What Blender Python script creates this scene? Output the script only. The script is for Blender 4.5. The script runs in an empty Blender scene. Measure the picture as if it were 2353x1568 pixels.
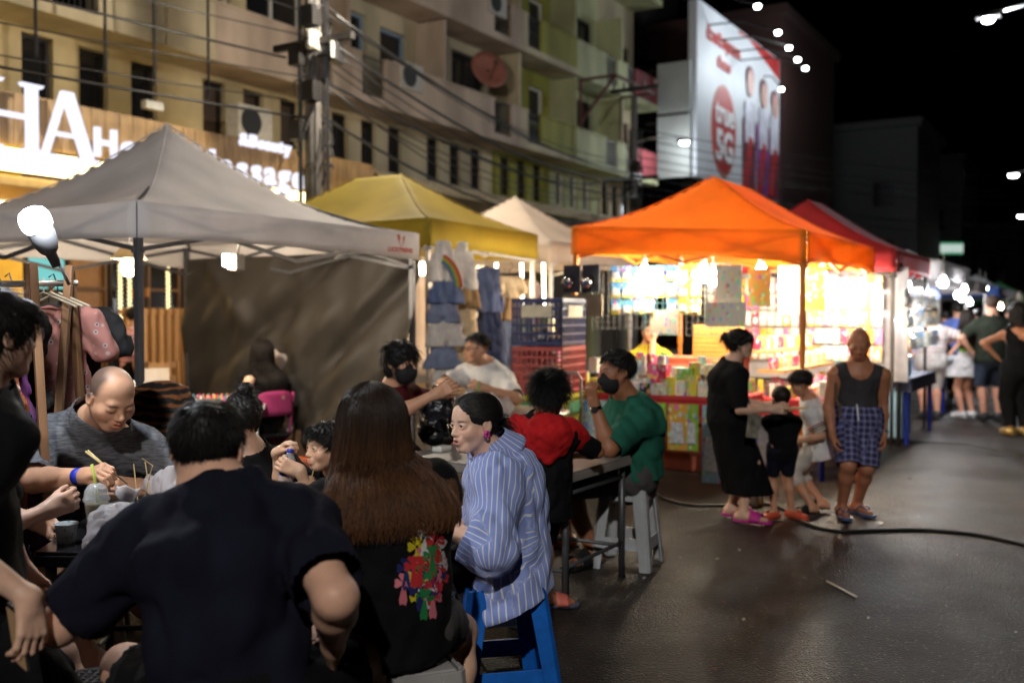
import bpy, bmesh, math, random
import numpy as np
from mathutils import Vector, Matrix, noise as mnoise
random.seed(7); rng = np.random.RandomState(7)
sc = bpy.context.scene
COL = sc.collection
R = math.radians
# ------------------------------------------------------------------ camera, world, exposure
CAMZ, TH, FPX, CX, CY = 1.5, R(1.478), 2287.0, 1176.0, 784.0
cam = bpy.data.cameras.new('camera'); camo = bpy.data.objects.new('camera', cam); COL.objects.link(camo)
camo.location = (0, 0, CAMZ); camo.rotation_euler = (math.pi / 2 - TH, 0, 0)
cam.sensor_width = 36; cam.lens = 35; cam.clip_end = 2000; cam.clip_start = .05
cam.dof.use_dof = True; cam.dof.focus_distance = 3.8; cam.dof.aperture_fstop = 1.8
sc.camera = camo
wd = bpy.data.worlds.new('World'); sc.world = wd; wd.use_nodes = True
bg = wd.node_tree.nodes['Background']
sky = wd.node_tree.nodes.new('ShaderNodeTexSky'); sky.sky_type = 'NISHITA'; sky.sun_disc = False
sky.sun_elevation = R(-6); sky.sun_rotation = R(200)
wd.node_tree.links.new(sky.outputs[0], bg.inputs[0]); bg.inputs[1].default_value = .05
sc.view_settings.view_transform = 'Standard'; sc.view_settings.look = 'None'
sc.view_settings.exposure = 0; sc.view_settings.gamma = 1
cy = sc.cycles
cy.use_denoising = True
try: cy.denoiser = 'OPENIMAGEDENOISE'
except Exception: pass
cy.max_bounces = 6; cy.diffuse_bounces = 3; cy.glossy_bounces = 3; cy.transmission_bounces = 6; cy.transparent_max_bounces = 12
cy.sample_clamp_indirect = 4; cy.caustics_reflective = False; cy.caustics_refractive = False

# ------------------------------------------------------------------ layout helpers
# (px, py) are positions on a 2352 x 1568 sheet, z the distance along the view; used to survey the place
def W(px, py, z):
    rx, ry = (px - CX) / FPX, (CY - py) / FPX
    return Vector((z * rx, z * (math.cos(TH) + ry * math.sin(TH)), CAMZ + z * (-math.sin(TH) + ry * math.cos(TH))))
def G(px, py, h=0.0):
    ry = (CY - py) / FPX
    return W(px, py, (h - CAMZ) / (-math.sin(TH) + ry * math.cos(TH)))
YAW = R(31.2)
U = Vector((math.sin(YAW), math.cos(YAW), 0)); N = Vector((-math.cos(YAW), math.sin(YAW), 0)); Z = Vector((0, 0, 1))
def S(a, b, h=0.0):            # street coordinates: a along the street, b towards the shophouses
    return U * a + N * b + Z * h

# ------------------------------------------------------------------ materials
MATS = {}
def _in(n, *names):
    for k in names:
        if k in n.inputs: return n.inputs[k]
def mk(name, col=(.5, .5, .5), rough=.6, metal=0, var=.12, scale=12, bump=0, bscale=60, spec=.5, attr=None, alpha=1, trans=0, transl=0,
       emit=None, estr=0, sss=0, coat=0, stretch=None, ior=1.45):
    if name in MATS: return MATS[name]
    m = bpy.data.materials.new(name); m.use_nodes = True
    nt = m.node_tree; L = nt.links; b = nt.nodes['Principled BSDF']; out = nt.nodes['Material Output']
    tc = nt.nodes.new('ShaderNodeTexCoord'); src = tc.outputs['Object']
    if stretch:
        mp = nt.nodes.new('ShaderNodeMapping'); mp.inputs['Scale'].default_value = stretch; L.new(src, mp.inputs[0]); src = mp.outputs[0]
    nz = nt.nodes.new('ShaderNodeTexNoise'); nz.inputs['Scale'].default_value = scale; nz.inputs['Detail'].default_value = 5
    L.new(src, nz.inputs['Vector'])
    mx = nt.nodes.new('ShaderNodeMix'); mx.data_type = 'RGBA'; mx.blend_type = 'MULTIPLY'; mx.inputs[0].default_value = 1
    rp = nt.nodes.new('ShaderNodeMapRange'); rp.inputs[1].default_value = .3; rp.inputs[2].default_value = .7
    rp.inputs[3].default_value = 1 - var; rp.inputs[4].default_value = 1 + var
    L.new(nz.outputs[0], rp.inputs[0])
    if attr:
        at = nt.nodes.new('ShaderNodeAttribute'); at.attribute_name = attr; L.new(at.outputs['Color'], mx.inputs[6])
    else:
        mx.inputs[6].default_value = (*col, 1)
    L.new(rp.outputs[0], mx.inputs[7])
    L.new(mx.outputs[2], b.inputs['Base Color'])
    b.inputs['Roughness'].default_value = rough; b.inputs['Metallic'].default_value = metal
    b.inputs['Specular IOR Level'].default_value = spec; b.inputs['Alpha'].default_value = alpha
    b.inputs['Transmission Weight'].default_value = trans; b.inputs['IOR'].default_value = ior
    if sss:
        b.inputs['Subsurface Weight'].default_value = sss; b.inputs['Subsurface Radius'].default_value = (1, .35, .2); b.inputs['Subsurface Scale'].default_value = .012
    if coat: b.inputs['Coat Weight'].default_value = coat
    if emit:
        b.inputs['Emission Color'].default_value = (*emit, 1); b.inputs['Emission Strength'].default_value = estr
    if bump:
        n2 = nt.nodes.new('ShaderNodeTexNoise'); n2.inputs['Scale'].default_value = bscale; n2.inputs['Detail'].default_value = 6
        L.new(src, n2.inputs['Vector'])
        bp = nt.nodes.new('ShaderNodeBump'); bp.inputs['Strength'].default_value = bump; bp.inputs['Distance'].default_value = .01
        L.new(n2.outputs[0], bp.inputs['Height']); L.new(bp.outputs[0], b.inputs['Normal'])
    if transl:
        tr = nt.nodes.new('ShaderNodeBsdfTranslucent'); L.new(mx.outputs[2], tr.inputs[0])
        ms = nt.nodes.new('ShaderNodeMixShader'); ms.inputs[0].default_value = transl
        L.new(b.outputs[0], ms.inputs[1]); L.new(tr.outputs[0], ms.inputs[2]); L.new(ms.outputs[0], out.inputs[0])
    m['mix'] = mx.name
    MATS[name] = m
    return m
def emitter(name, col, strength):
    if name in MATS: return MATS[name]
    m = bpy.data.materials.new(name); m.use_nodes = True; nt = m.node_tree
    nt.nodes.remove(nt.nodes['Principled BSDF'])
    e = nt.nodes.new('ShaderNodeEmission'); e.inputs[0].default_value = (*col, 1); e.inputs[1].default_value = strength
    nt.links.new(e.outputs[0], nt.nodes['Material Output'].inputs[0])
    try: m.cycles.emission_sampling = 'NONE'
    except Exception: pass
    MATS[name] = m
    return m
def rgb(r, g, b):              # sRGB 0-255 to linear
    f = lambda c: (c / 255 / 12.92) if c / 255 <= .04045 else ((c / 255 + .055) / 1.055) ** 2.4
    return (f(r), f(g), f(b))

# ------------------------------------------------------------------ objects
def tag(o, label=None, cat=None, group=None, kind=None):
    if label: o['label'] = label
    if cat: o['category'] = cat
    if group: o['group'] = group
    if kind: o['kind'] = kind
    return o
def par(o, p):
    if p is not None:
        o.parent = p
        if p.type == 'EMPTY': o.matrix_parent_inverse = Matrix.Translation(-p.location)
    return o
def thing(name, label, cat, loc=(0, 0, 0), group=None):
    o = bpy.data.objects.new(name, None); o.empty_display_size = .1; COL.objects.link(o); o.location = loc
    return tag(o, label, cat, group)
def link(name, me, parent=None, mat=None):
    o = bpy.data.objects.new(name, me); COL.objects.link(o)
    if mat is not None and len(me.materials) == 0: me.materials.append(mat)
    return par(o, parent)
def raw_mesh(name, V, F, smooth=True):
    V = np.asarray(V, np.float32); F = np.asarray(F, np.int32)
    me = bpy.data.meshes.new(name); n = F.shape[1]
    me.vertices.add(len(V)); me.vertices.foreach_set('co', V.ravel())
    me.loops.add(F.size); me.loops.foreach_set('vertex_index', F.ravel())
    me.polygons.add(len(F)); me.polygons.foreach_set('loop_start', np.arange(0, F.size, n, dtype=np.int32))
    me.polygons.foreach_set('loop_total', np.full(len(F), n, np.int32))
    me.polygons.foreach_set('use_smooth', np.full(len(F), smooth))
    me.update(calc_edges=True)
    return me
def frame_of(d, up=Z):
    d = d.normalized(); s = d.cross(up)
    if s.length < 1e-4: s = d.cross(Vector((1, 0, 0)))
    s.normalize(); return s, d, s.cross(d).normalized()
class MB:
    def __init__(s): s.v = []; s.f = []
    def add(s, V, F):
        o = len(s.v); s.v += [tuple(x) for x in V]; s.f += [tuple(i + o for i in f) for f in F]; return s
    def box(s, c, d, x=Vector((1, 0, 0)), y=None, taper=1.0):
        c = Vector(c); x = Vector(x).normalized(); y = Vector(y).normalized() if y is not None else Z.cross(x).normalized()
        z = x.cross(y); V = []
        for k in (-1, 1):
            t = taper if k > 0 else 1
            for i, j in ((-1, -1), (1, -1), (1, 1), (-1, 1)):
                V.append(c + x * (d[0] / 2 * i * t) + y * (d[1] / 2 * j * t) + z * (d[2] / 2 * k))
        return s.add(V, [(3, 2, 1, 0), (4, 5, 6, 7), (0, 1, 5, 4), (1, 2, 6, 5), (2, 3, 7, 6), (3, 0, 4, 7)])
    def bar(s, a, b, w, h=None, up=Z):
        a, b = Vector(a), Vector(b); h = h or w; sd, d, u = frame_of(b - a, up); V = []
        for p in (a, b):
            for i, j in ((-1, -1), (1, -1), (1, 1), (-1, 1)): V.append(p + sd * (w / 2 * i) + u * (h / 2 * j))
        return s.add(V, [(3, 2, 1, 0), (4, 5, 6, 7), (0, 1, 5, 4), (1, 2, 6, 5), (2, 3, 7, 6), (3, 0, 4, 7)])
    def tube(s, pts, r, n=8, cap=True):
        pts = [Vector(p) for p in pts]; m = len(pts); rs = r if isinstance(r, (list, tuple)) else [r] * m
        V = []; F = []; ref = None
        for i, p in enumerate(pts):
            d = (pts[min(i + 1, m - 1)] - pts[max(i - 1, 0)])
            if d.length < 1e-9: d = Vector((0, 0, 1))
            d.normalize()
            if ref is None: sd, _, u = frame_of(d)
            else:
                sd = ref - d * ref.dot(d)
                if sd.length < 1e-6: sd, _, _ = frame_of(d)
                sd.normalize(); u = sd.cross(d)
            ref = sd
            for k in range(n):
                a = 2 * math.pi * k / n; V.append(p + (sd * math.cos(a) + u * math.sin(a)) * rs[i])
        for i in range(m - 1):
            for k in range(n): F.append((i * n + k, i * n + (k + 1) % n, (i + 1) * n + (k + 1) % n, (i + 1) * n + k))
        if cap: F.append(tuple(range(n))[::-1]); F.append(tuple((m - 1) * n + k for k in range(n)))
        return s.add(V, F)
    def lathe(s, prof, c, n=16, axis=Z, ref=None, cap=True):
        c = Vector(c); sd, d, u = frame_of(Vector(axis), ref or Vector((.3, 1, .2))); V = []; F = []
        for r, z in prof:
            for k in range(n):
                a = 2 * math.pi * k / n; V.append(c + d * z + (sd * math.cos(a) + u * math.sin(a)) * max(r, 1e-4))
        for i in range(len(prof) - 1):
            for k in range(n): F.append((i * n + k, (i + 1) * n + k, (i + 1) * n + (k + 1) % n, i * n + (k + 1) % n))
        if cap: F.append(tuple(range(n))); F.append(tuple((len(prof) - 1) * n + k for k in range(n))[::-1])
        return s.add(V, F)
    def poly(s, pts, nrm, th):                       # a flat outline given its thickness
        nrm = Vector(nrm).normalized(); n = len(pts); P = [Vector(p) for p in pts]
        V = [p - nrm * (th / 2) for p in P] + [p + nrm * (th / 2) for p in P]
        F = [tuple(range(n))[::-1], tuple(range(n, 2 * n))] + [(i, (i + 1) % n, n + (i + 1) % n, n + i) for i in range(n)]
        return s.add(V, F)
    def grid(s, fn, nu, nv):
        V = [fn(i / nu, j / nv) for j in range(nv + 1) for i in range(nu + 1)]
        F = [(j * (nu + 1) + i, j * (nu + 1) + i + 1, (j + 1) * (nu + 1) + i + 1, (j + 1) * (nu + 1) + i) for j in range(nv) for i in range(nu)]
        return s.add(V, F)
    def mesh(s, name, mat=None, smooth=False):
        me = bpy.data.meshes.new(name); me.from_pydata(s.v, [], s.f); me.update()
        bm = bmesh.new(); bm.from_mesh(me); bmesh.ops.recalc_face_normals(bm, faces=bm.faces); bm.to_mesh(me); bm.free()
        if smooth: me.polygons.foreach_set('use_smooth', [True] * len(me.polygons))
        if mat: me.materials.append(mat)
        return me
    def build(s, name, mat, parent=None, smooth=False, bevel=0, seg=2, solid=0, sub=0):
        o = link(name, s.mesh(name, mat, smooth), parent)
        if solid:
            m = o.modifiers.new('solid', 'SOLIDIFY'); m.thickness = solid; m.offset = 0
        if bevel:
            m = o.modifiers.new('bevel', 'BEVEL'); m.width = bevel; m.segments = seg; m.limit_method = 'ANGLE'; m.angle_limit = R(40)
        if sub:
            m = o.modifiers.new('sub', 'SUBSURF'); m.levels = sub; m.render_levels = sub
        return o
def text_mesh(txt, size, extrude=.01, align='CENTER', bold=0):
    c = bpy.data.curves.new('lettering', 'FONT'); c.body = txt; c.size = size; c.extrude = extrude; c.align_x = align; c.align_y = 'CENTER'
    c.offset = bold; c.resolution_u = 4
    o = bpy.data.objects.new('lettering', c); COL.objects.link(o)
    me = bpy.data.meshes.new_from_object(o.evaluated_get(bpy.context.evaluated_depsgraph_get()))
    bpy.data.objects.remove(o); bpy.data.curves.remove(c)
    return me
def put_text(name, txt, size, pos, right, up, mat, parent, extrude=.01, bold=0, align='CENTER'):
    me = text_mesh(txt, size, extrude, align, bold); me.name = name
    right = Vector(right).normalized(); up = Vector(up).normalized(); nn = right.cross(up)
    M = Matrix((right, up, nn)).transposed().to_4x4(); M.translation = Vector(pos)
    me.transform(M); me.materials.clear(); me.materials.append(mat)
    return link(name, me, parent)
def point(name, loc, power, col, r=.05, parent=None):
    l = bpy.data.lights.new(name, 'POINT'); l.energy = power; l.color = col; l.shadow_soft_size = r
    o = bpy.data.objects.new(name, l); COL.objects.link(o); o.location = loc
    return par(o, parent)
# ------------------------------------------------------------------ figures: distance fields turned into one continuous surface
f4 = np.float32
def A(v): return np.array(v, f4)
class Prim:
    __slots__ = ('lo', 'hi', 'k', 'fn', 'sub')
    def __init__(s, lo, hi, k, fn, sub=False): s.lo = lo; s.hi = hi; s.k = k; s.fn = fn; s.sub = sub
def rc(a, b, ra, rb, k=.02, side=None, sx=1.0, sub=False):      # tapered limb with an oval section
    a, b = A(a), A(b); ba = b - a; L2 = float(ba @ ba) + 1e-9; m = max(ra, rb) * max(sx, 1)
    sd = None
    if side is not None and sx != 1: sd = A(side); sd = sd / (np.linalg.norm(sd) + 1e-9)
    def fn(x, y, z):
        px, py, pz = x - a[0], y - a[1], z - a[2]
        t = np.clip((px * ba[0] + py * ba[1] + pz * ba[2]) / L2, 0, 1)
        qx, qy, qz = px - t * ba[0], py - t * ba[1], pz - t * ba[2]
        r = ra + (rb - ra) * t
        if sd is not None:
            s = qx * sd[0] + qy * sd[1] + qz * sd[2]; c = s * (1 / sx - 1)
            qx, qy, qz = qx + c * sd[0], qy + c * sd[1], qz + c * sd[2]
        return np.sqrt(qx * qx + qy * qy + qz * qz) - r
    return Prim(np.minimum(a, b) - m, np.maximum(a, b) + m, k, fn, sub)
def el(c, r, M=None, k=.02, sub=False):                         # ellipsoid in frame M (columns)
    c = A(c); r = A(r); M = np.eye(3, dtype=f4) if M is None else A(M); m = float(r.max())
    ext = np.abs(M) @ r
    def fn(x, y, z):
        px, py, pz = x - c[0], y - c[1], z - c[2]
        u = px * M[0, 0] + py * M[1, 0] + pz * M[2, 0]; v = px * M[0, 1] + py * M[1, 1] + pz * M[2, 1]; w = px * M[0, 2] + py * M[1, 2] + pz * M[2, 2]
        k0 = np.sqrt((u / r[0]) ** 2 + (v / r[1]) ** 2 + (w / r[2]) ** 2); k1 = np.sqrt((u / r[0] ** 2) ** 2 + (v / r[1] ** 2) ** 2 + (w / r[2] ** 2) ** 2) + 1e-6
        return k0 * (k0 - 1) / k1
    return Prim(c - ext, c + ext, k, fn, sub)
def field(prims, lo, h, shape):
    F = np.full(shape, .5, f4); ax = [lo[i] + h * np.arange(shape[i], dtype=f4) for i in range(3)]
    for p in prims:
        pad = p.k + 3 * h
        i0 = [max(0, int((p.lo[i] - pad - lo[i]) / h)) for i in range(3)]; i1 = [min(shape[i], int((p.hi[i] + pad - lo[i]) / h) + 2) for i in range(3)]
        if any(i1[i] <= i0[i] for i in range(3)): continue
        sl = tuple(slice(i0[i], i1[i]) for i in range(3))
        d = p.fn(ax[0][sl[0]][:, None, None], ax[1][sl[1]][None, :, None], ax[2][sl[2]][None, None, :]); f = F[sl]; k = max(p.k, 1e-5)
        if p.sub:
            d = -d; hh = np.clip(.5 - .5 * (f - d) / k, 0, 1); F[sl] = f * (1 - hh) + d * hh + k * hh * (1 - hh)
        else:
            hh = np.clip(.5 + .5 * (f - d) / k, 0, 1); F[sl] = f * (1 - hh) + d * hh - k * hh * (1 - hh)
    return F, ax
def nets(F, lo, h):
    Sg = F < 0; c = Sg.astype(np.int8)
    sm = c[:-1, :-1, :-1] + c[1:, :-1, :-1] + c[:-1, 1:, :-1] + c[1:, 1:, :-1] + c[:-1, :-1, 1:] + c[1:, :-1, 1:] + c[:-1, 1:, 1:] + c[1:, 1:, 1:]
    I = np.argwhere((sm > 0) & (sm < 8))
    if len(I) == 0: return np.zeros((0, 3), f4), np.zeros((0, 4), np.int32)
    cid = np.full(sm.shape, -1, np.int32); cid[I[:, 0], I[:, 1], I[:, 2]] = np.arange(len(I))
    corner = [(i, j, k) for i in (0, 1) for j in (0, 1) for k in (0, 1)]
    val = {q: F[I[:, 0] + q[0], I[:, 1] + q[1], I[:, 2] + q[2]] for q in corner}
    acc = np.zeros((len(I), 3), f4); cnt = np.zeros(len(I), f4)
    for q in corner:
        for a in range(3):
            if q[a] == 1: continue
            q2 = list(q); q2[a] = 1; q2 = tuple(q2); f0, f1 = val[q], val[q2]; m = (f0 < 0) != (f1 < 0)
            t = np.where(m, f0 / np.where(m, f0 - f1, 1), 0)
            for b in range(3): acc[:, b] += np.where(m, (t if b == a else q[b]), 0)
            cnt += m
    V = A(lo) + h * (I + acc / cnt[:, None])
    Fs = []
    for a in range(3):
        b, c2 = (a + 1) % 3, (a + 2) % 3
        s0 = [slice(None)] * 3; s1 = [slice(None)] * 3; s0[a] = slice(0, -1); s1[a] = slice(1, None)
        e = np.argwhere(Sg[tuple(s0)] != Sg[tuple(s1)])
        e = e[(e[:, b] > 0) & (e[:, c2] > 0) & (e[:, b] < F.shape[b] - 1) & (e[:, c2] < F.shape[c2] - 1)]
        def at(db, dc):
            q = e.copy(); q[:, b] += db; q[:, c2] += dc; return cid[q[:, 0], q[:, 1], q[:, 2]]
        Q = np.stack([at(-1, -1), at(0, -1), at(0, 0), at(-1, 0)], 1)
        fl = Sg[e[:, 0], e[:, 1], e[:, 2]]
        Q[~fl] = Q[~fl][:, ::-1]
        Fs.append(Q)
    return V.astype(f4), np.concatenate(Fs)
def polygonize(prims, h, box=None, disp=None, cuts=None, lo=None, hi=None):
    if lo is None:
        lo = np.min([p.lo for p in prims if not p.sub], 0) - .02; hi = np.max([p.hi for p in prims if not p.sub], 0) + .02
    if box is not None: lo = np.maximum(lo, box[0]); hi = np.minimum(hi, box[1])
    shape = tuple(np.maximum(2, np.ceil((hi - lo) / h).astype(int) + 1))
    F, ax = field(prims, lo, h, shape)
    if disp is not None:
        near = np.abs(F) < .06
        i, j, k = np.nonzero(near); F[i, j, k] += disp(ax[0][i], ax[1][j], ax[2][k])
    return F, ax, lo
def vec(a): return Vector([float(x) for x in a])
def wrinkle(amp, wl, seed, axis=None, squash=1.0):
    r = np.random.RandomState(seed); K = []
    for i in range(6):
        d = r.randn(3); d[2] *= squash
        d /= np.linalg.norm(d); w = wl * (1, .8, .62, .5, .38, .3)[i]; K.append((d * 2 * math.pi / w, r.rand() * 6.28, amp * (1, .9, .7, .5, .35, .25)[i] / 2.2, r.randn(3) * 2 * math.pi / (wl * 2.3)))
    def fn(x, y, z):
        t = 0
        for d, ph, a, d2 in K:
            w_ = d[0] * x + d[1] * y + d[2] * z + ph + 1.7 * np.sin(d2[0] * x + d2[1] * y + d2[2] * z); g_ = .5 + .5 * np.sin(d2[1] * x * 1.7 - d2[2] * y * 1.3 + d2[0] * z + ph * 2)
            t = t + a * g_ * (1.35 - 2.6 * np.abs(np.sin(w_ * .5)))
        return t.astype(f4)
    return fn
def ik(a, b, l1, l2, hint):
    d = b - a; L = d.length
    if L > (l1 + l2) * .999: b = a + d * ((l1 + l2) * .999 / L); d = b - a; L = d.length
    L = max(L, abs(l1 - l2) * 1.02 + 1e-4); x = (l1 * l1 - l2 * l2 + L * L) / (2 * L); y = math.sqrt(max(0, l1 * l1 - x * x))
    dn = d.normalized(); hp = hint - dn * hint.dot(dn)
    if hp.length < 1e-5: hp = Vector((0, 0, -1))
    return a + dn * x + hp.normalized() * y, b
def head_prims(c, M, hs, o):
    # head frame: x right, y forward, z up in units of the head height
    P = lambda x, y, z: c + M @ Vector((x, y, z)) * hs
    Mn = np.array([[M[i][j] for j in range(3)] for i in range(3)], f4)
    E = lambda p, r, k=.05, sub=False, rot=None: el(P(*p), [q * hs for q in r], Mn if rot is None else Mn @ rot, k * hs, sub)
    C = lambda p, q, ra, rb, k=.05, sub=False: rc(P(*p), P(*q), ra * hs, rb * hs, k * hs, sub=sub)
    fat = o.get('fat', 1.0); D = o.get('detail', True); fe = o.get('fem', 0); nq = 1 - .1 * fe
    L = [E((0, -.07, .14), (.335, .41, .36)), E((0, .10, -.13), ((.275 - .018 * fe) * fat, .275 - .01 * fe, .34), .1), C((-.06, .245, -.40), (.06, .245, -.40), .085, .085, .09)]
    for s in (-1, 1):
        L += [C((s * (.235 - .03 * fe) * fat, -.02 + .02 * fe, -.16), (s * .10, .2, -.39 + .01 * fe), .085, .085 - .01 * fe, .09), E((s * .18 * fat, .2, -.12), (.115, .12, .13), .08)]
    L += [C((-.14, .29 - .02 * fe, .06), (.14, .29 - .02 * fe, .06), .07, .07, .08)]
    if fe: L += [E((0, .15, .18), (.24, .2, .2), .1)]
    if not D:
        L += [C((0, .35, .02), (0, .42, -.12), .035, .06, .05)]
    else:
        for s in (-1, 1):
            L += [E((s * .145, .405, -.01), (.085, .075, .055), .07, True), E((s * .145, .302, -.008), (.085, .068, .062), .03)]
        L += [C((0, .33 - .012 * fe, .03), (0, .425 - .02 * fe, -.125), .03 * nq, .048 * nq, .06), E((0, .425 - .018 * fe, -.14), (.05 * nq, .05 * nq, .045 * nq), .03)]
        for s in (-1, 1): L += [E((s * .052 * nq, .385 - .01 * fe, -.155), (.036 * nq, .05 * nq, .034 * nq), .025)]
        L += [E((0, .33, -.27), (.12, .075, .09), .06)]
        op = o.get('mouth', 0)
        lf = .016 * fe
        for s in (-1, 1):
            L += [C((s * .004, .41 - lf, -.248), (s * .082, .355 - lf / 2, -.268), .021, .010, .015)]
        L += [C((-.055, .378 - lf, -.292 - op), (.055, .378 - lf, -.292 - op), .026, .026, .02), C((-.03, .392 - lf, -.29 - op), (.03, .392 - lf, -.29 - op), .022, .022, .02)]
        L += [E((0, .41, -.268 - op / 2), (.085, .06, .006 + op * .55), .012, True)]
        ey = o.get('eye', .017)
        if ey > 0:
            for s in (-1, 1): L += [E((s * .147, .375, -.008), (.062, .04, ey), .010, True)]
    for s in (-1, 1):
        a = R(12) * s; rot = np.array([[math.cos(a), -math.sin(a), 0], [math.sin(a), math.cos(a), 0], [0, 0, 1]], f4)
        L += [E((s * .345 * (1 + (fat - 1) * .4), -.06, -.03), (.035, .085, .125), .02, False, rot), E((s * .385, -.045, -.02), (.022, .05, .08), .015, True, rot)]
    return L
def hand_prims(w, d, n, side, Lh, curl=25, thumb=30, spread=4, rel=None):
    # w wrist, d pointing along the hand, n out of the palm, side +1 when the thumb is on d x n's side
    d = d.normalized(); n = (n - d * n.dot(d)).normalized(); s = d.cross(n) * side; out = []
    pl = .50 * Lh; wid = .40 * Lh; r = .052 * Lh
    out += [rc(w, w + d * .16 * Lh, .14 * Lh, .13 * Lh, .02, s, 1.25)]
    b0 = w + d * .08 * Lh; mc = []
    for i, off in enumerate((.5, .17, -.16, -.46)):
        m = w + d * (pl * (1, 1.03, .99, .93)[i]) + s * (off * wid * .86); mc.append(m)
        out += [rc(b0 + s * (off * wid * .55), m, r * 1.55, r * 1.22, .012)]
    out += [rc(w + d * .2 * Lh + s * .1 * Lh + n * .03 * Lh, w + d * .34 * Lh + s * .14 * Lh + n * .035 * Lh, r * 1.6, r * 1.3, .015)]
    for i in range(4):
        lens = [q * Lh * (.94, 1.04, .98, .78)[i] for q in (.235, .145, .115)]
        p = mc[i]; ang = 0; cr = curl if not isinstance(curl, (list, tuple)) else curl[i]
        sd = (d + s * math.tan(R(spread * (1.5, .5, -.5, -1.6)[i]))).normalized()
        for j in range(3):
            ang += R(cr * (.8, 1.1, .8)[j]); q = p + (sd * math.cos(ang) + n * math.sin(ang)) * lens[j]
            out += [rc(p, q, r * (1.06, .97, .9)[j], r * (.98, .9, .74)[j], .004)]; p = q
    t0 = w + d * .14 * Lh + s * .14 * Lh + n * .04 * Lh; td = (d * math.cos(R(thumb)) + s * math.sin(R(thumb)) * .8 + n * .35).normalized()
    t1 = t0 + td * .22 * Lh; td2 = (td + n * .15 - s * .15 + d * .25).normalized(); t2 = t1 + td2 * .17 * Lh; t3 = t2 + (td2 - s * .1 + d * .1).normalized() * .13 * Lh
    out += [rc(t0, t1, r * 1.5, r * 1.15, .012), rc(t1, t2, r * 1.12, r * 1.02, .004), rc(t2, t3, r * 1.02, r * .82, .004)]
    return out
def smoothstep(a, b, x): t = np.clip((x - a) / (b - a), 0, 1); return t * t * (3 - 2 * t)
def add_col(me, C, name='Col'):
    at = me.color_attributes.new(name, 'FLOAT_COLOR', 'POINT'); a = np.ones((len(C), 4), f4); a[:, :3] = C; at.data.foreach_set('color', a.ravel())
def tubes3(paths, r0, r1):                                  # many thin three-sided strands, all paths of equal length
    Pt = np.asarray(paths, f4); n, m, _ = Pt.shape
    T = np.gradient(Pt, axis=1); T /= np.linalg.norm(T, axis=2, keepdims=True) + 1e-9
    ref = np.array([.31, .52, .79], f4); a = np.cross(T, ref); a /= np.linalg.norm(a, axis=2, keepdims=True) + 1e-9; b = np.cross(T, a)
    rr = np.linspace(r0, r1, m, dtype=f4)[None, :, None]; ring = []
    for k in range(3):
        q = 2 * math.pi * k / 3; ring.append(Pt + rr * (a * math.cos(q) + b * math.sin(q)))
    V = np.stack(ring, 2).reshape(-1, 3)
    base = np.arange(n)[:, None, None] * m * 3 + np.arange(m - 1)[None, :, None] * 3 + np.arange(3)[None, None, :]
    nxt = np.arange(n)[:, None, None] * m * 3 + np.arange(m - 1)[None, :, None] * 3 + ((np.arange(3) + 1) % 3)[None, None, :]
    F = np.stack([base, nxt, nxt + 3, base + 3], -1).reshape(-1, 4)
    return V, F
SKIN = mk('skin', rough=.48, var=.10, scale=22, attr='Col', sss=.12, spec=.4, bump=.07, bscale=260)
HAIR = mk('hair', rough=.55, var=.25, scale=25, attr='Col', spec=.28, stretch=(1, 1, .15))
EYE = mk('eye', rough=.12, var=.02, attr='Col', spec=.6)
SK_L, SK_M, SK_D = rgb(214, 172, 148), rgb(196, 146, 116), rgb(150, 100, 72)
BLACKHAIR = (.012, .010, .009)
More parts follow.
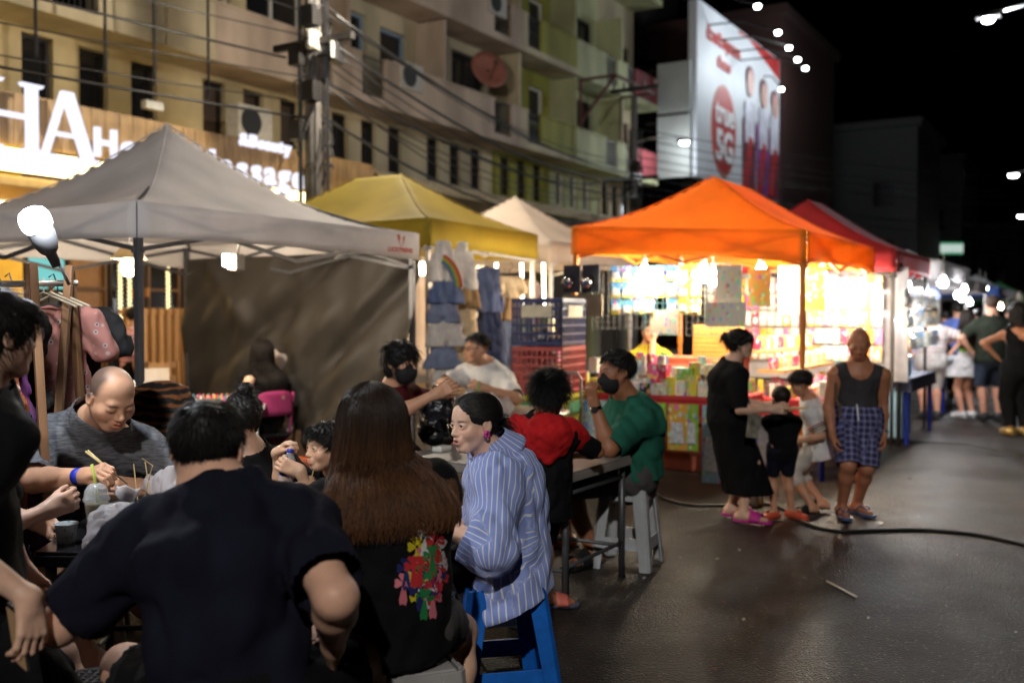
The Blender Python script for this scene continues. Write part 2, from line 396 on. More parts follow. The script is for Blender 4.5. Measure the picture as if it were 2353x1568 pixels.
def person(label, H, pelvis, neck, head, face, hface=None, hup=None, hand_l=None, hand_r=None, el_l=None, el_r=None, foot_l=None, foot_r=None, kn_l=None, kn_r=None,
           wear=(), hair=None, skin=SK_L, h=.012, hh=.006, hs=None, build=1.0, fat=1.0, ho=None, hands=None, group='people at the night market', sh_w=1.0, fac=None, foot_d=None, twist=0, legs=True,
           sh_drop=(0, 0), lips=None, neckr=1.0, armr=1.0):
    """targets are world points; face / hface are directions; everything is one surface, clothes and hair are children"""
    face = Vector(face).normalized(); pelvis, neck, head = Vector(pelvis), Vector(neck), Vector(head)
    hface = Vector(hface if hface is not None else face).normalized(); hup = Vector(hup if hup is not None else Z)
    hs = hs or .132 * H; b = build; ho = dict(ho or {}); ho.setdefault('fat', 1.0)
    spine = (neck - pelvis); Ls = spine.length; sd = spine.normalized(); right = face.cross(Z).normalized()
    rsh = (right - sd * right.dot(sd)).normalized(); rsh = Matrix.Rotation(R(twist), 3, sd) @ rsh; back = sd.cross(rsh) * 1.0
    fwd = rsh.cross(sd) * -1
    if fwd.dot(face) < 0: fwd = -fwd
    bulge = -fwd * (.02 * H)
    waist = pelvis + spine * .36 + bulge * .9; chest = pelvis + spine * .70 + bulge * .9
    shw = .104 * H * sh_w
    shl = neck - sd * .058 * H - rsh * shw + fwd * .012 * H - Z * sh_drop[0]; shr = neck - sd * .058 * H + rsh * shw + fwd * .012 * H - Z * sh_drop[1]
    hipw = .052 * H * (1 + (b - 1) * .6); hr = (right * .8 + rsh * .2).normalized()
    hl, hrr = pelvis - hr * hipw, pelvis + hr * hipw
    ua, fa, th, sh = .170 * H, .148 * H, .245 * H, .245 * H
    def arm(s, tgt, hint, sg):
        if tgt is None: tgt = s + Z * -(.31 * H) + rsh * (sg * .06 * H) + fwd * .02 * H
        hint = Vector(hint) if hint is not None else (-fwd * .8 + rsh * sg * .5 - Z * .2)
        return ik(s, Vector(tgt), ua, fa, hint)
    ell, wrl = arm(shl, hand_l, el_l, -1); elr, wrr = arm(shr, hand_r, el_r, 1)
    def leg(hp, tgt, hint):
        return ik(hp, Vector(tgt), th, sh, Vector(hint) if hint is not None else face)
    if foot_l is None: foot_l = Vector((hl.x, hl.y, .045 * H))
    if foot_r is None: foot_r = Vector((hrr.x, hrr.y, .045 * H))
    knl, anl = leg(hl, foot_l, kn_l); knr, anr = leg(hrr, foot_r, kn_r)
    hf = (hface - hup.normalized() * hface.dot(hup.normalized())).normalized(); hx = hf.cross(hup.normalized()); hz = hx.cross(hf)
    M = Matrix((hx, hf, hz)).transposed()
    J = dict(pelvis=pelvis, waist=waist, chest=chest, neck=neck, shl=shl, shr=shr, ell=ell, elr=elr, wrl=wrl, wrr=wrr, hl=hl, hr=hrr, knl=knl, knr=knr, anl=anl, anr=anr, head=head)
    # ---- torso and limbs, optionally let out by e (for clothes)
    def torso(e=0, low=0):
        q = [rc(pelvis - sd * low, waist, .072 * H * b + e, .062 * H * b + e, .04, rsh, 1.28), rc(waist, chest, .063 * H * b + e, .070 * H * b + e, .04, rsh, 1.3),
             rc(chest, neck - sd * .05 * H, .070 * H * b + e, .044 * H + e, .04, rsh, 1.36), rc(shl, shr, .031 * H * (.5 + b / 2) + e, .031 * H * (.5 + b / 2) + e, .05)]
        q += [rc(neck - sd * .012 * H, neck * .35 + s_ * .65, .030 * H + e * .7, .026 * H + e, .04) for s_ in (shl, shr)]
        if fat > 1: q += [el(pelvis + spine * .25 + fwd * .035 * H * fat, [.085 * H * fat, .07 * H * fat, .10 * H], np.array([[rsh[i], fwd[i], sd[i]] for i in range(3)], f4), .04)]
        if e == 0: q += [rc(neck - sd * .05 * H, neck + (head - neck) * .2, .055 * H, .036 * H, .05, rsh, 1.3)]
        return q
    ab = (.55 + .45 * b) * armr
    def uarm(s, e_, e=0): return [rc(s, e_, .030 * H * ab + e, .0245 * H * ab + e, .035)]
    def farm(e_, w, e=0):
        m = e_ + (w - e_) * .3; return [rc(e_, m, .0245 * H * ab + e, .0245 * H * ab + e, .02), rc(m, w, .0245 * H * ab + e, .0155 * H * (.7 + .3 * ab) + e, .02)]
    lb = .5 + .5 * b
    def thigh(hp, kn, e=0): return [rc(hp, kn, .056 * H * lb + e, .035 * H * lb + e, .04)]
    def shin(kn, an, e=0):
        m = kn + (an - kn) * .3 - (Vector(face) * .006 * H); return [rc(kn, m, .033 * H * lb + e, .034 * H * lb + e, .03), rc(m, an, .034 * H * lb + e, .021 * H * lb + e, .03)]
    def foot(an, sg):
        d = (Vector(foot_d[0 if sg < 0 else 1]) if foot_d else face); d = Vector((d.x, d.y, 0)).normalized(); z0 = an.z - .040 * H
        he = Vector((an.x, an.y, 0)) - d * .018 * H; to = he + d * .135 * H; s_ = d.cross(Z)
        q = [rc(an, he + Z * (z0 + .024 * H), .021 * H, .022 * H, .02), rc(he + Z * (z0 + .022 * H), to + Z * (z0 + .014 * H), .023 * H, .013 * H, .02, s_, 1.5), rc(an, he + d * .08 * H + Z * (z0 + .02 * H), .02 * H, .017 * H, .02, s_, 1.2)]
        return q, he + Z * z0, to + Z * z0, d, s_
    B = torso() + [rc(neck - sd * .03 * H, head - hf * .05 * hs - hz * .22 * hs, .0355 * H * neckr, .033 * H * neckr, .03)]
    B += uarm(shl, ell) + uarm(shr, elr) + farm(ell, wrl) + farm(elr, wrr)
    ff = []
    if legs:
        B += thigh(hl, knl) + thigh(hrr, knr) + shin(knl, anl) + shin(knr, anr)
        for an, sg in ((anl, -1), (anr, 1)):
            q, *info = foot(an, sg); B += q; ff.append(info)
    hands = hands or {}; boxes = []; HP = []
    for key, w, e_, sg in (('l', wrl, ell, -1), ('r', wrr, elr, 1)):
        hd = dict(hands.get(key, {})); d = Vector(hd.get('d', (w - e_).normalized())); nn = Vector(hd.get('n', -rsh * sg))
        side = hd.get('side')
        if side is None: side = 1 if d.cross(nn).dot(fwd + Z * .4) > 0 else -1
        q = hand_prims(w, d, nn, side, .108 * H * hd.get('scale', 1.0), hd.get('curl', 28), hd.get('thumb', 32), hd.get('spread', 4)); HP += q
        if hd.get('fine'):
            lo = np.min([p.lo for p in q], 0) - .006; hi = np.max([p.hi for p in q], 0) + .006; boxes.append((lo, hi, hd['fine']))
    B += HP
    hp = head_prims(head, M, hs, ho); full = B + hp
    c = A(head); boxes.append((c - hs * .72, c + hs * .72, hh))
    Vs, Fs, off = [], [], 0
    F, ax, lo = polygonize(full, h); v, f = nets(F, lo, h)
    ctr = v[f].mean(1); keep = np.ones(len(f), bool)
    for lo_, hi_, _ in boxes: keep &= ~np.all((v[f] > lo_ + h * 1.2).all(1) & (v[f] < hi_ - h * 1.2).all(1), axis=1)
    f = f[keep]; Vs.append(v); Fs.append(f); off = len(v)
    for lo_, hi_, hres in boxes:
        F, ax, lo = polygonize(full, hres, lo=lo_, hi=hi_); v, f = nets(F, lo, hres); Vs.append(v); Fs.append(f + off); off += len(v)
    V = np.concatenate(Vs); F = np.concatenate(Fs)
    used = np.zeros(len(V), bool); used[F.ravel()] = True; mp = np.cumsum(used) - 1; V = V[used]; F = mp[F]
    base = Vector((pelvis.x, pelvis.y, 0)) if not ff else Vector(((ff[0][0].x + ff[1][0].x) / 2, (ff[0][0].y + ff[1][0].y) / 2, min(ff[0][0].z, ff[1][0].z)))
    root = thing('person', label, 'person', base, group)
    me = raw_mesh('body', V, F)
    # true colours of the skin: lips, brows, cropped scalp
    Mi = np.array([[M[i][j] for j in range(3)] for i in range(3)], f4); q = (V - A(head)) @ Mi / hs
    Cc = np.tile(np.array(skin, f4), (len(V), 1)); inh = (np.abs(q) < .75).all(1)
    def blend(mask, col):
        mk_ = (mask * inh)[:, None]; Cc[:] = Cc * (1 - mk_) + np.array(col, f4) * mk_
    op = ho.get('mouth', 0)
    lip = np.exp(-((q[:, 0] / .088) ** 4 + ((q[:, 2] + .268 + op / 2) / (.042 + op * .6)) ** 4)) * (q[:, 1] > .30)
    blend(np.exp(-(((np.abs(q[:, 0]) - .2) / .11) ** 2 + ((q[:, 2] + .13) / .1) ** 2)) * .22 * (q[:, 1] > .1), [x * y for x, y in zip(skin, (1, .72, .68))])
    blend(lip * .85, lips or [skin[0] * .8, skin[1] * .42, skin[2] * .42])
    if op: blend(np.exp(-((q[:, 0] / .065) ** 4 + ((q[:, 2] + .268 + op / 2) / (op * .45)) ** 4)) * (q[:, 1] < .375) * (q[:, 1] > .2), (.05, .015, .012))
    bw = ho.get('brow', 1.0); ax_ = np.abs(q[:, 0])
    br = np.exp(-(((ax_ - .15) / .085) ** 4 + ((q[:, 2] - .075 - (.15 - np.abs(ax_ - .16)) * .12 + .018) / .020) ** 2)) * (q[:, 1] > .2)
    blend(np.clip(br * .9 * bw, 0, 1), ho.get('browcol', (.03, .022, .018)))
    if ho.get('eye', .017) > 0 or not ho.get('detail', True):
        lw = .013 if ho.get('detail', True) else .03
        ll = np.exp(-(((ax_ - .147) / .072) ** 4 + ((q[:, 2] + .008 - ho.get('eye', .017) - .003 + ((ax_ - .147) / .072) ** 2 * .012) / lw) ** 2)) * (q[:, 1] > .2)
        blend(np.clip(ll * .9, 0, 1), (.02, .015, .012))
    else:
        ll = np.exp(-(((ax_ - .147) / .07) ** 4 + ((q[:, 2] + .030) / .010) ** 2)) * (q[:, 1] > .2); blend(np.clip(ll * .9, 0, 1), (.03, .02, .016))
    if ho.get('stubble'):
        st = ho['stubble']; s_ = smoothstep(-.02, .05, q[:, 2] - (.22 + .55 * (q[:, 1] - .3)) ) * st
        if ho.get('bald'):
            s_ = s_ * (1 - smoothstep(.36, .60, q[:, 2] + .3 * q[:, 1])) * (1 - smoothstep(.0, .15, q[:, 1] - .25 * (q[:, 2] < .1)))
        blend(s_, (.035, .03, .03))
    add_col(me, Cc); body = link('body', me, root, SKIN)
    if ho.get('eye', .017) > 0 and ho.get('detail', True):
        for s in (-1, 1):
            ec = head + M @ Vector((s * .147, .296, -.008)) * hs; er = .064 * hs
            mb = MB(); mb.lathe([(er * math.sin(t), -er * math.cos(t)) for t in np.linspace(0.02, math.pi - .02, 17)], (0, 0, 0), 20)
            em = mb.mesh('eye', EYE, True); gz = (M @ Vector(ho.get('gaze', (0, 1, 0)))).normalized()
            vv = np.array([x.co for x in em.vertices], f4); cs = vv @ A(gz) / er; cc = np.tile(np.array((.62, .56, .53), f4), (len(vv), 1))
            cc[cs > .80] = (.02, .012, .008)
            em.transform(Matrix.Translation(ec)); add_col(em, cc); link('eye', em, root)
    ctx = dict(J=J, H=H, M=M, hs=hs, head=head, hx=hx, hf=hf, hz=hz, torso=torso, uarm=uarm, farm=farm, thigh=thigh, shin=shin, foot=foot, sd=sd, rsh=rsh, fwd=fwd, right=right, root=root, ff=ff, face=face, B=B, b=b, h=h, skin=skin, neckr=neckr)
    for g in wear: g(ctx)
    if hair: hair(ctx)
    return ctx
def cloth(ctx, name, branches, mat, k=.035, h=None, wr=(.006, .12), seed=1, squash=.5, parent=None, solid=0):
    """branches: list of (prims, [(point, normal), ...]) - cut planes keep the side the normal points away from"""
    h = h or ctx['h']; allp = [p for b_, _ in branches for p in b_]
    lo = np.min([p.lo for p in allp], 0) - .05; hi = np.max([p.hi for p in allp], 0) + .05
    shape = tuple(np.ceil((hi - lo) / h).astype(int) + 1); tot = None
    X, Y, Zz = [lo[i] + h * np.arange(shape[i], dtype=f4) for i in range(3)]
    wf = wrinkle(wr[0], wr[1], seed, squash=squash) if wr else None
    for prims, cuts in branches:
        F, ax = field(prims, lo, h, shape)
        if wf is not None:
            i, j, kk = np.nonzero(np.abs(F) < .05); F[i, j, kk] += wf(X[i], Y[j], Zz[kk])
        for p, n in cuts:
            n = Vector(n).normalized(); F = np.maximum(F, ((X - p[0]) * n[0])[:, None, None] + ((Y - p[1]) * n[1])[None, :, None] + ((Zz - p[2]) * n[2])[None, None, :])
        if tot is None: tot = F
        else:
            hh_ = np.clip(.5 + .5 * (tot - F) / k, 0, 1); tot = tot * (1 - hh_) + F * hh_ - k * hh_ * (1 - hh_)
    V, Fc = nets(tot, lo, h)
    e1 = V[Fc[:, 2]] - V[Fc[:, 0]]; e2 = V[Fc[:, 3]] - V[Fc[:, 1]]; nr = np.cross(e1, e2); nr /= np.linalg.norm(nr, axis=1, keepdims=True) + 1e-9; ct = V[Fc].mean(1)
    kill = np.zeros(len(Fc), bool)
    for prims, cuts in branches:
        blo = np.min([p.lo for p in prims], 0) - .03; bhi = np.max([p.hi for p in prims], 0) + .03; inb = ((ct > blo) & (ct < bhi)).all(1)
        dbr = np.min([p_.fn(ct[:, 0], ct[:, 1], ct[:, 2]) for p_ in prims if not p_.sub], 0) if cuts else None
        for p, n in cuts:
            n = A(Vector(n).normalized()); dist = (ct - A(p)) @ n; kk_ = inb & (dbr < .004) & (np.abs(dist) < .7 * h) & ((nr @ n) > .6); kill |= kk_
            vi = np.unique(Fc[kk_].ravel()); dv = (V[vi] - A(p)) @ n; ok = np.abs(dv) < 1.2 * h; V[vi[ok]] -= dv[ok][:, None] * n
    Fc = Fc[~kill]; used = np.zeros(len(V), bool); used[Fc.ravel()] = True; mp = np.cumsum(used) - 1; V = V[used]; Fc = mp[Fc]  # some strands coloured lighter at random to suggest sheen
    me = raw_mesh(name, V, Fc)
    # pattern coordinates: round the girth (sv) and along the piece (sl)
    J = ctx['J']; sv = np.zeros(len(V), f4); sl = np.zeros(len(V), f4); best = np.full(len(V), 9., f4)
    for a, b_, rad, sref in (('pelvis', 'neck', .12, 'rsh'), ('shl', 'ell', .06, 'fwd'), ('shr', 'elr', .06, 'fwd'), ('ell', 'wrl', .06, 'fwd'), ('elr', 'wrr', .06, 'fwd'), ('hl', 'knl', .07, 'right'), ('hr', 'knr', .07, 'right'), ('knl', 'anl', .05, 'right'), ('knr', 'anr', .05, 'right')):
        p0, p1 = A(J[a]), A(J[b_]); d = p1 - p0; L = np.linalg.norm(d); d = d / L; r_ = A(ctx[sref]); s_ = r_ - d * (r_ @ d); s_ /= np.linalg.norm(s_) + 1e-9; t_ = np.cross(d, s_)
        w = V - p0; al = np.clip(w @ d, -.3 if a == 'pelvis' else 0, L + .1); q = w - al[:, None] * d; ds = np.linalg.norm(q, axis=1) - (rad if a != 'pelvis' else rad)
        m = ds < best; best[m] = ds[m]; sv[m] = (np.arctan2(q @ t_, q @ s_) * rad * 1.15)[m]; sl[m] = (w @ d)[m]
    for nm, arr in (('sv', sv), ('sl', sl)): me.attributes.new(nm, 'FLOAT', 'POINT').data.foreach_set('value', arr)
    o = link(name, me, parent or ctx['root'], mat)
    if solid:
        md = o.modifiers.new('solid', 'SOLIDIFY'); md.thickness = solid; md.offset = 0
    return o
# ---- garments
def top(mat, name='shirt', ease=.014, sleeve=.75, hem=.07, flare=.0, seed=1, wr=(.006, .13), hemn=None, collar=None, h=None, sleeve_e=None, drop=.02, deep=None, arms=True, neckline=.22):
    def g(c):
        J, H, sd = c['J'], c['H'], c['sd']; e = ease * H / 1.65; se = (sleeve_e if sleeve_e is not None else ease * 1.3) * H / 1.65
        low = hem * H; p = J['pelvis'] - sd * low; br = []
        tor = c['torso'](e, low * .6)
        if flare: tor.append(rc(J['pelvis'] - sd * low, J['waist'], (.074 * c['b'] + flare) * H + e, .066 * H * c['b'] + e, .05, c['rsh'], 1.3))
        cuts = [(p, hemn if hemn is not None else -sd)]
        if deep:
            nf = J['neck'] + c['fwd'] * deep[0] * H; tor.append(el(nf, [.062 * H, .085 * H, deep[1] * H], np.array([[c['rsh'][i], c['fwd'][i], sd[i]] for i in range(3)], f4), .012, True)); tor.append(rc(J['neck'] - sd * .02 * H, J['neck'] + sd * .06 * H, .048 * H, .06 * H, .012, c['rsh'], 1.25, True))
            for s_, e_ in (('shl', 'ell'), ('shr', 'elr')): tor.append(rc(J[s_] + (J[s_] - J['neck']).normalized() * .012 * H, J[s_] + (J[s_] - J['neck']).normalized() * .05 * H - sd * .10 * H, .042 * H, .055 * H, .015, sub=True))
        br.append((tor, cuts))
        if not deep:
            na = (J['head'] - J['neck']).normalized(); nb = J['neck'] + (J['head'] - J['neck']) * neckline
            br.append(([rc(J['neck'] - sd * .045 * H, nb + na * .02 * H, .058 * H + e * .5, .0385 * H * c['neckr'] + e * .35, .03, c['rsh'], 1.2)], [(nb, (na + c['fwd'] * -.35).normalized())]))
        if arms:
            for s_, e_, w_ in (('shl', 'ell', 'wrl'), ('shr', 'elr', 'wrr')):
                if sleeve <= 1:
                    q = c['uarm'](J[s_], J[e_], se); d = (J[e_] - J[s_]).normalized(); br.append((q, [(J[s_] + (J[e_] - J[s_]) * sleeve, d)]))
                else:
                    t = sleeve - 1; d = (J[w_] - J[e_]).normalized(); br.append((c['uarm'](J[s_], J[e_], se), [])); br.append((c['farm'](J[e_], J[w_], se), [(J[e_] + (J[w_] - J[e_]) * t, d)]))
        o = cloth(c, name, br, mat, .05 * H / 1.65, h, wr, seed)
        if collar and 0:
            col, rr, th_ = collar; mb = MB(); n0 = J['neck'] + (J['head'] - J['neck']) * .12; ax = ((J['head'] - J['neck']).normalized() + c['fwd'] * .25).normalized(); s_, d_, u_ = frame_of(ax)
            mb.tube([n0 + c['fwd'] * .008 * H + (s_ * math.cos(a) + u_ * math.sin(a)) * rr * H for a in np.linspace(0, 2 * math.pi, 25)], th_ * H, 8, False); mb.build('collar', col, c['root'], True)
        c[name] = o; return o
    return g
def bottoms(mat, name='shorts', ease=.016, to=.85, low=None, seed=3, wr=(.006, .12), waist_up=.06, h=None, cuff=None):
    def g(c):
        J, H, sd = c['J'], c['H'], c['sd']; e = ease * H / 1.65; br = []
        pel = [rc(J['pelvis'] - sd * .02 * H, J['waist'], .071 * H * c['b'] + e, .062 * H * c['b'] + e, .04, c['rsh'], 1.28)]
        br.append((pel, [(J['pelvis'] + sd * waist_up * H, sd)]))
        for s_, k_, a_ in (('hl', 'knl', 'anl'), ('hr', 'knr', 'anr')):
            if to <= 1:
                d = (J[k_] - J[s_]).normalized(); q = c['thigh'](J[s_], J[k_] + d * .05 * H, e); br.append((q, [(J[s_] + (J[k_] - J[s_]) * to, d)]))
            else:
                br.append((c['thigh'](J[s_], J[k_], e), [])); d = (J[a_] - J[k_]).normalized(); br.append((c['shin'](J[k_], J[a_], e * .9), [(J[k_] + (J[a_] - J[k_]) * (to - 1), d)]))
        c[name] = cloth(c, name, br, mat, .04 * H / 1.65, h, wr, seed)
    return g
def skirt(mat, name='skirt', hem_z=.3, ease=.02, r=.11, seed=4, wr=(.008, .14), waist=None, h=None, pleat=0):
    def g(c):
        J, H = c['J'], c['H']; p = J['pelvis']; b = Vector(((J['knl'].x + J['knr'].x) / 2, (J['knl'].y + J['knr'].y) / 2, hem_z - .05))
        br = [([rc(J['waist'], p, .066 * H + ease, .078 * H + ease, .05, c['rsh'], 1.3), rc(p, b, .078 * H + ease, r * H, .05, c['rsh'], 1.15)], [((0, 0, hem_z), (0, 0, -1))] + ([(J['pelvis'] + c['sd'] * waist * H, c['sd'])] if waist is not None else []))]
        c[name] = cloth(c, name, br, mat, .04, h, wr, seed, .2)
    return g
def shoes(mat, kind='sandal', strap=None, name='shoe'):
    def g(c):
        H = c['H']
        for he, to, d, s_ in c['ff']:
            mb = MB(); pts = []
            prof = [(-.22, .0), (-.2, .55), (0, .8), (.35, .75), (.75, 1.02), (1.0, .95), (1.16, .6), (1.22, 0)]
            L = (to - he).length
            ring = [he + d * (t * L) + s_ * (w * .033 * H) for t, w in prof] + [he + d * (t * L) - s_ * (w * .033 * H) for t, w in prof[-2:0:-1]]
            th_ = .014 * H; mb.poly([p + Z * (th_ / 2 - .004) for p in ring], Z, th_)
            so = mb.build(name, mat, c['root'], bevel=.004)
            if kind == 'slide':
                mb = MB(); mb.grid(lambda u, v: he + d * (L * (.45 + .4 * v)) + s_ * (math.cos(math.pi * u) * .042 * H) + Z * (.008 * H + math.sin(math.pi * u) * (.050 - .016 * v) * H), 12, 4)
                mb.build('strap', strap or mat, so, True, solid=.004)
            elif kind == 'flip':
                for sg in (-1, 1):
                    mb = MB(); a = he + d * L * .95 + Z * .02 * H; m = he + d * L * .6 + s_ * sg * .022 * H + Z * .046 * H; e = he + d * L * .3 + s_ * sg * .036 * H + Z * .012 * H
                    mb.tube([a, a * .4 + m * .6 + Z * .006, m, e], .005, 6); mb.build('strap', strap or mat, so, True)
            elif kind in ('clog', 'sneaker'):
                q = [rc(he + Z * .024 * H, to + Z * .018 * H, .029 * H, .022 * H, .02, s_, 1.45), rc(he + Z * .03 * H, he + d * .07 * H + Z * .035 * H, .028 * H, .024 * H, .02, s_, 1.2)]
                cut = [(he + Z * (.052 if kind == 'clog' else .06) * H, Z)]
                cloth(c, 'upper', [(q, cut)], strap or mat, .01, .008, None, parent=so)
    return g
# ---- hair
def hair_cap(c, t=.05, front=.27, nape=-.38, extra=(), seed=5, h=None, amp=.012, ecol=BLACKHAIR, strands=0, slen=.14, cutk=.0, up=0, srad=.0016, side=None, name='hair', back_r=.0, tip=None, fringe=0, fade=None, sdir=None):
    head, M, hs = c['head'], c['M'], c['hs']; h = h or max(.004, hs * .022)
    P = lambda x, y, z: head + M @ Vector((x, y, z)) * hs
    Mn = np.array([[M[i][j] for j in range(3)] for i in range(3)], f4)
    pr = [el(P(0, -.07, .14 + up * .3), [(.335 + t) * hs, (.41 + t + back_r) * hs, (.36 + t + up) * hs], Mn, .03 * hs)]
    a = P(0, .42, front); b = P(0, -.44, nape); d = (a - b).normalized(); n = c['hx'].cross(d)
    if n.dot(c['hz']) > 0: n = -n
    cuts = [(a, n)]
    br = [(pr, cuts)]
    for e in extra: br.append(([el(P(*e[0]), [q * hs for q in e[1]], Mn, .04 * hs) if len(e) == 2 else rc(P(*e[0]), P(*e[1]), e[2] * hs, e[3] * hs, .05 * hs)], []))
    r = np.random.RandomState(seed)
    o = cloth(c, name, br, HAIR, .05 * hs, h, (amp * hs * 2, hs * .16), seed, 1.0)
    me = o.data; nv = len(me.vertices); v = np.zeros(nv * 3, f4); me.vertices.foreach_get('co', v); v = v.reshape(-1, 3)
    col = np.tile(np.array(ecol, f4), (nv, 1)); add_col(me, col)
    if strands:
        nr = np.zeros(nv * 3, f4); me.vertices.foreach_get('normal', nr); nr = nr.reshape(-1, 3); i = r.randint(0, nv, strands)
        nr[i] = (v[i] - A(P(0, -.07, .1))); nr[i] /= np.linalg.norm(nr[i], axis=1, keepdims=True)
        q = (v[i] - A(head)) @ Mn / hs; p0 = v[i] - nr[i] * .004
        whirl = A(P(0, -.2, .55)); fl = p0 - whirl; fl -= nr[i] * (fl * nr[i]).sum(1)[:, None]; fl /= np.linalg.norm(fl, axis=1)[:, None] + 1e-6
        if sdir is not None: fl = fl * .3 + A(M @ Vector(sdir)); 
        fl += r.randn(strands, 3) * .16
        tt = np.linspace(0, 1, 5, dtype=f4)[None, :, None]; ln = (slen * hs * (.5 + r.rand(strands)))[:, None, None]
        lift = .07 if up == 0 else .9
        path = p0[:, None] + fl[:, None] * tt * ln + nr[i][:, None] * (lift * tt * (1 - .6 * tt)) * ln
        V, F = tubes3(path, srad, srad * .3); me2 = raw_mesh('strand', V, F); add_col(me2, np.tile(np.array(tip or ecol, f4), (len(V), 1)))
        link('strand', me2, o, HAIR)
    return o
def short_hair(**kw):
    return lambda c: hair_cap(c, **kw)
def long_hair(n=700, length=.42, col0=BLACKHAIR, col1=BLACKHAIR, front=.25, spread=1.0, seed=3, ymax=.12, thick=.0022, cap=True, sideonly=False, wave=.012, part=0.0, nape=-.45, bulk=.05):
    def g(c):
        head, M, hs = c['head'], c['M'], c['hs']; r = np.random.RandomState(seed)
        o = hair_cap(c, t=bulk, front=front, nape=nape, seed=seed, ecol=col0, amp=.008)
        # strands start along the parting, run down over the skull, then hang
        az = r.uniform(math.pi * (-.5 - ymax), math.pi * (.5 + ymax), n)          # 0 = straight back
        m = 16; t = np.linspace(0, 1, m); Mn = np.array([[M[i][j] for j in range(3)] for i in range(3)])
        x0 = np.sin(az); y0 = -np.cos(az); paths = np.zeros((n, m, 3)); rad = bulk + .03 + .05 * r.rand(n)
        ln = length * (.62 + .55 * r.rand(n)); ph = r.rand(n, 2) * 6.28; fr = 1 + r.rand(n)
        e = np.stack([.335 + rad, .41 + rad, .36 + rad], 1)
        tot = ln / hs + 1.0
        for j in range(m):
            s = t[j] * tot                                                     # arc length in head units
            th_ = np.minimum(s / .62, 1.0) * (math.pi / 2)                      # crown to equator
            hang = np.maximum(0, s - .62)
            rr = np.sin(th_); z = np.cos(th_)
            sw = 1 + .10 * np.minimum(hang, 1.2) * spread - .03 * np.maximum(0, hang - 1.2)
            lx = x0 * rr * e[:, 0] * sw + part * (1 - rr); ly = -.07 + y0 * rr * e[:, 1] * (1 + .05 * np.minimum(hang, 1)); lz = .14 + z * e[:, 2]
            w = wave * np.minimum(hang, 1.5) / hs * .22
            lx = lx + w * np.sin(ph[:, 0] + hang * fr * 3); ly = ly + w * np.sin(ph[:, 1] + hang * fr * 2.6)
            q = np.stack([lx, ly, lz], 1) * hs @ Mn.T + np.array(head)
            q[:, 2] -= hang * hs; paths[:, j] = q
        tp = c['torso'](.030 * c['H'] / 1.65, .03); sp0, sp1 = A(c['J']['pelvis']), A(c['J']['neck']); X_ = paths.reshape(-1, 3).astype(f4); lift = np.repeat(.004 + .02 * r.rand(n), m).astype(f4)
        for it in range(4):
            d = np.min([q.fn(X_[:, 0], X_[:, 1], X_[:, 2]) for q in tp], 0); ax_ = sp1 - sp0; tt_ = np.clip(((X_ - sp0) @ ax_) / (ax_ @ ax_), 0, 1); dr = X_ - (sp0 + tt_[:, None] * ax_); dr /= np.linalg.norm(dr, axis=1, keepdims=True) + 1e-6; dr = dr * .38 - A(c['fwd']) * .62; dr /= np.linalg.norm(dr, axis=1, keepdims=True) + 1e-6
            X_ = X_ + dr * np.maximum(0, lift - d)[:, None]
        paths = X_.reshape(n, m, 3)
        V, F = tubes3(paths, thick, thick * .55); me = raw_mesh('strand', V, F)
        tt = np.tile(np.repeat(t, 3)[None], (n, 1)).reshape(-1, 1); vr = np.repeat(.7 + .6 * r.rand(n), m * 3)[:, None]
        k = smoothstep(.25, .85, tt); add_col(me, ((np.array(col0) * (1 - k) + np.array(col1) * k) * vr).astype(f4)); link('strand', me, o, HAIR)
        c['hairpath'] = paths
        return o
    return g
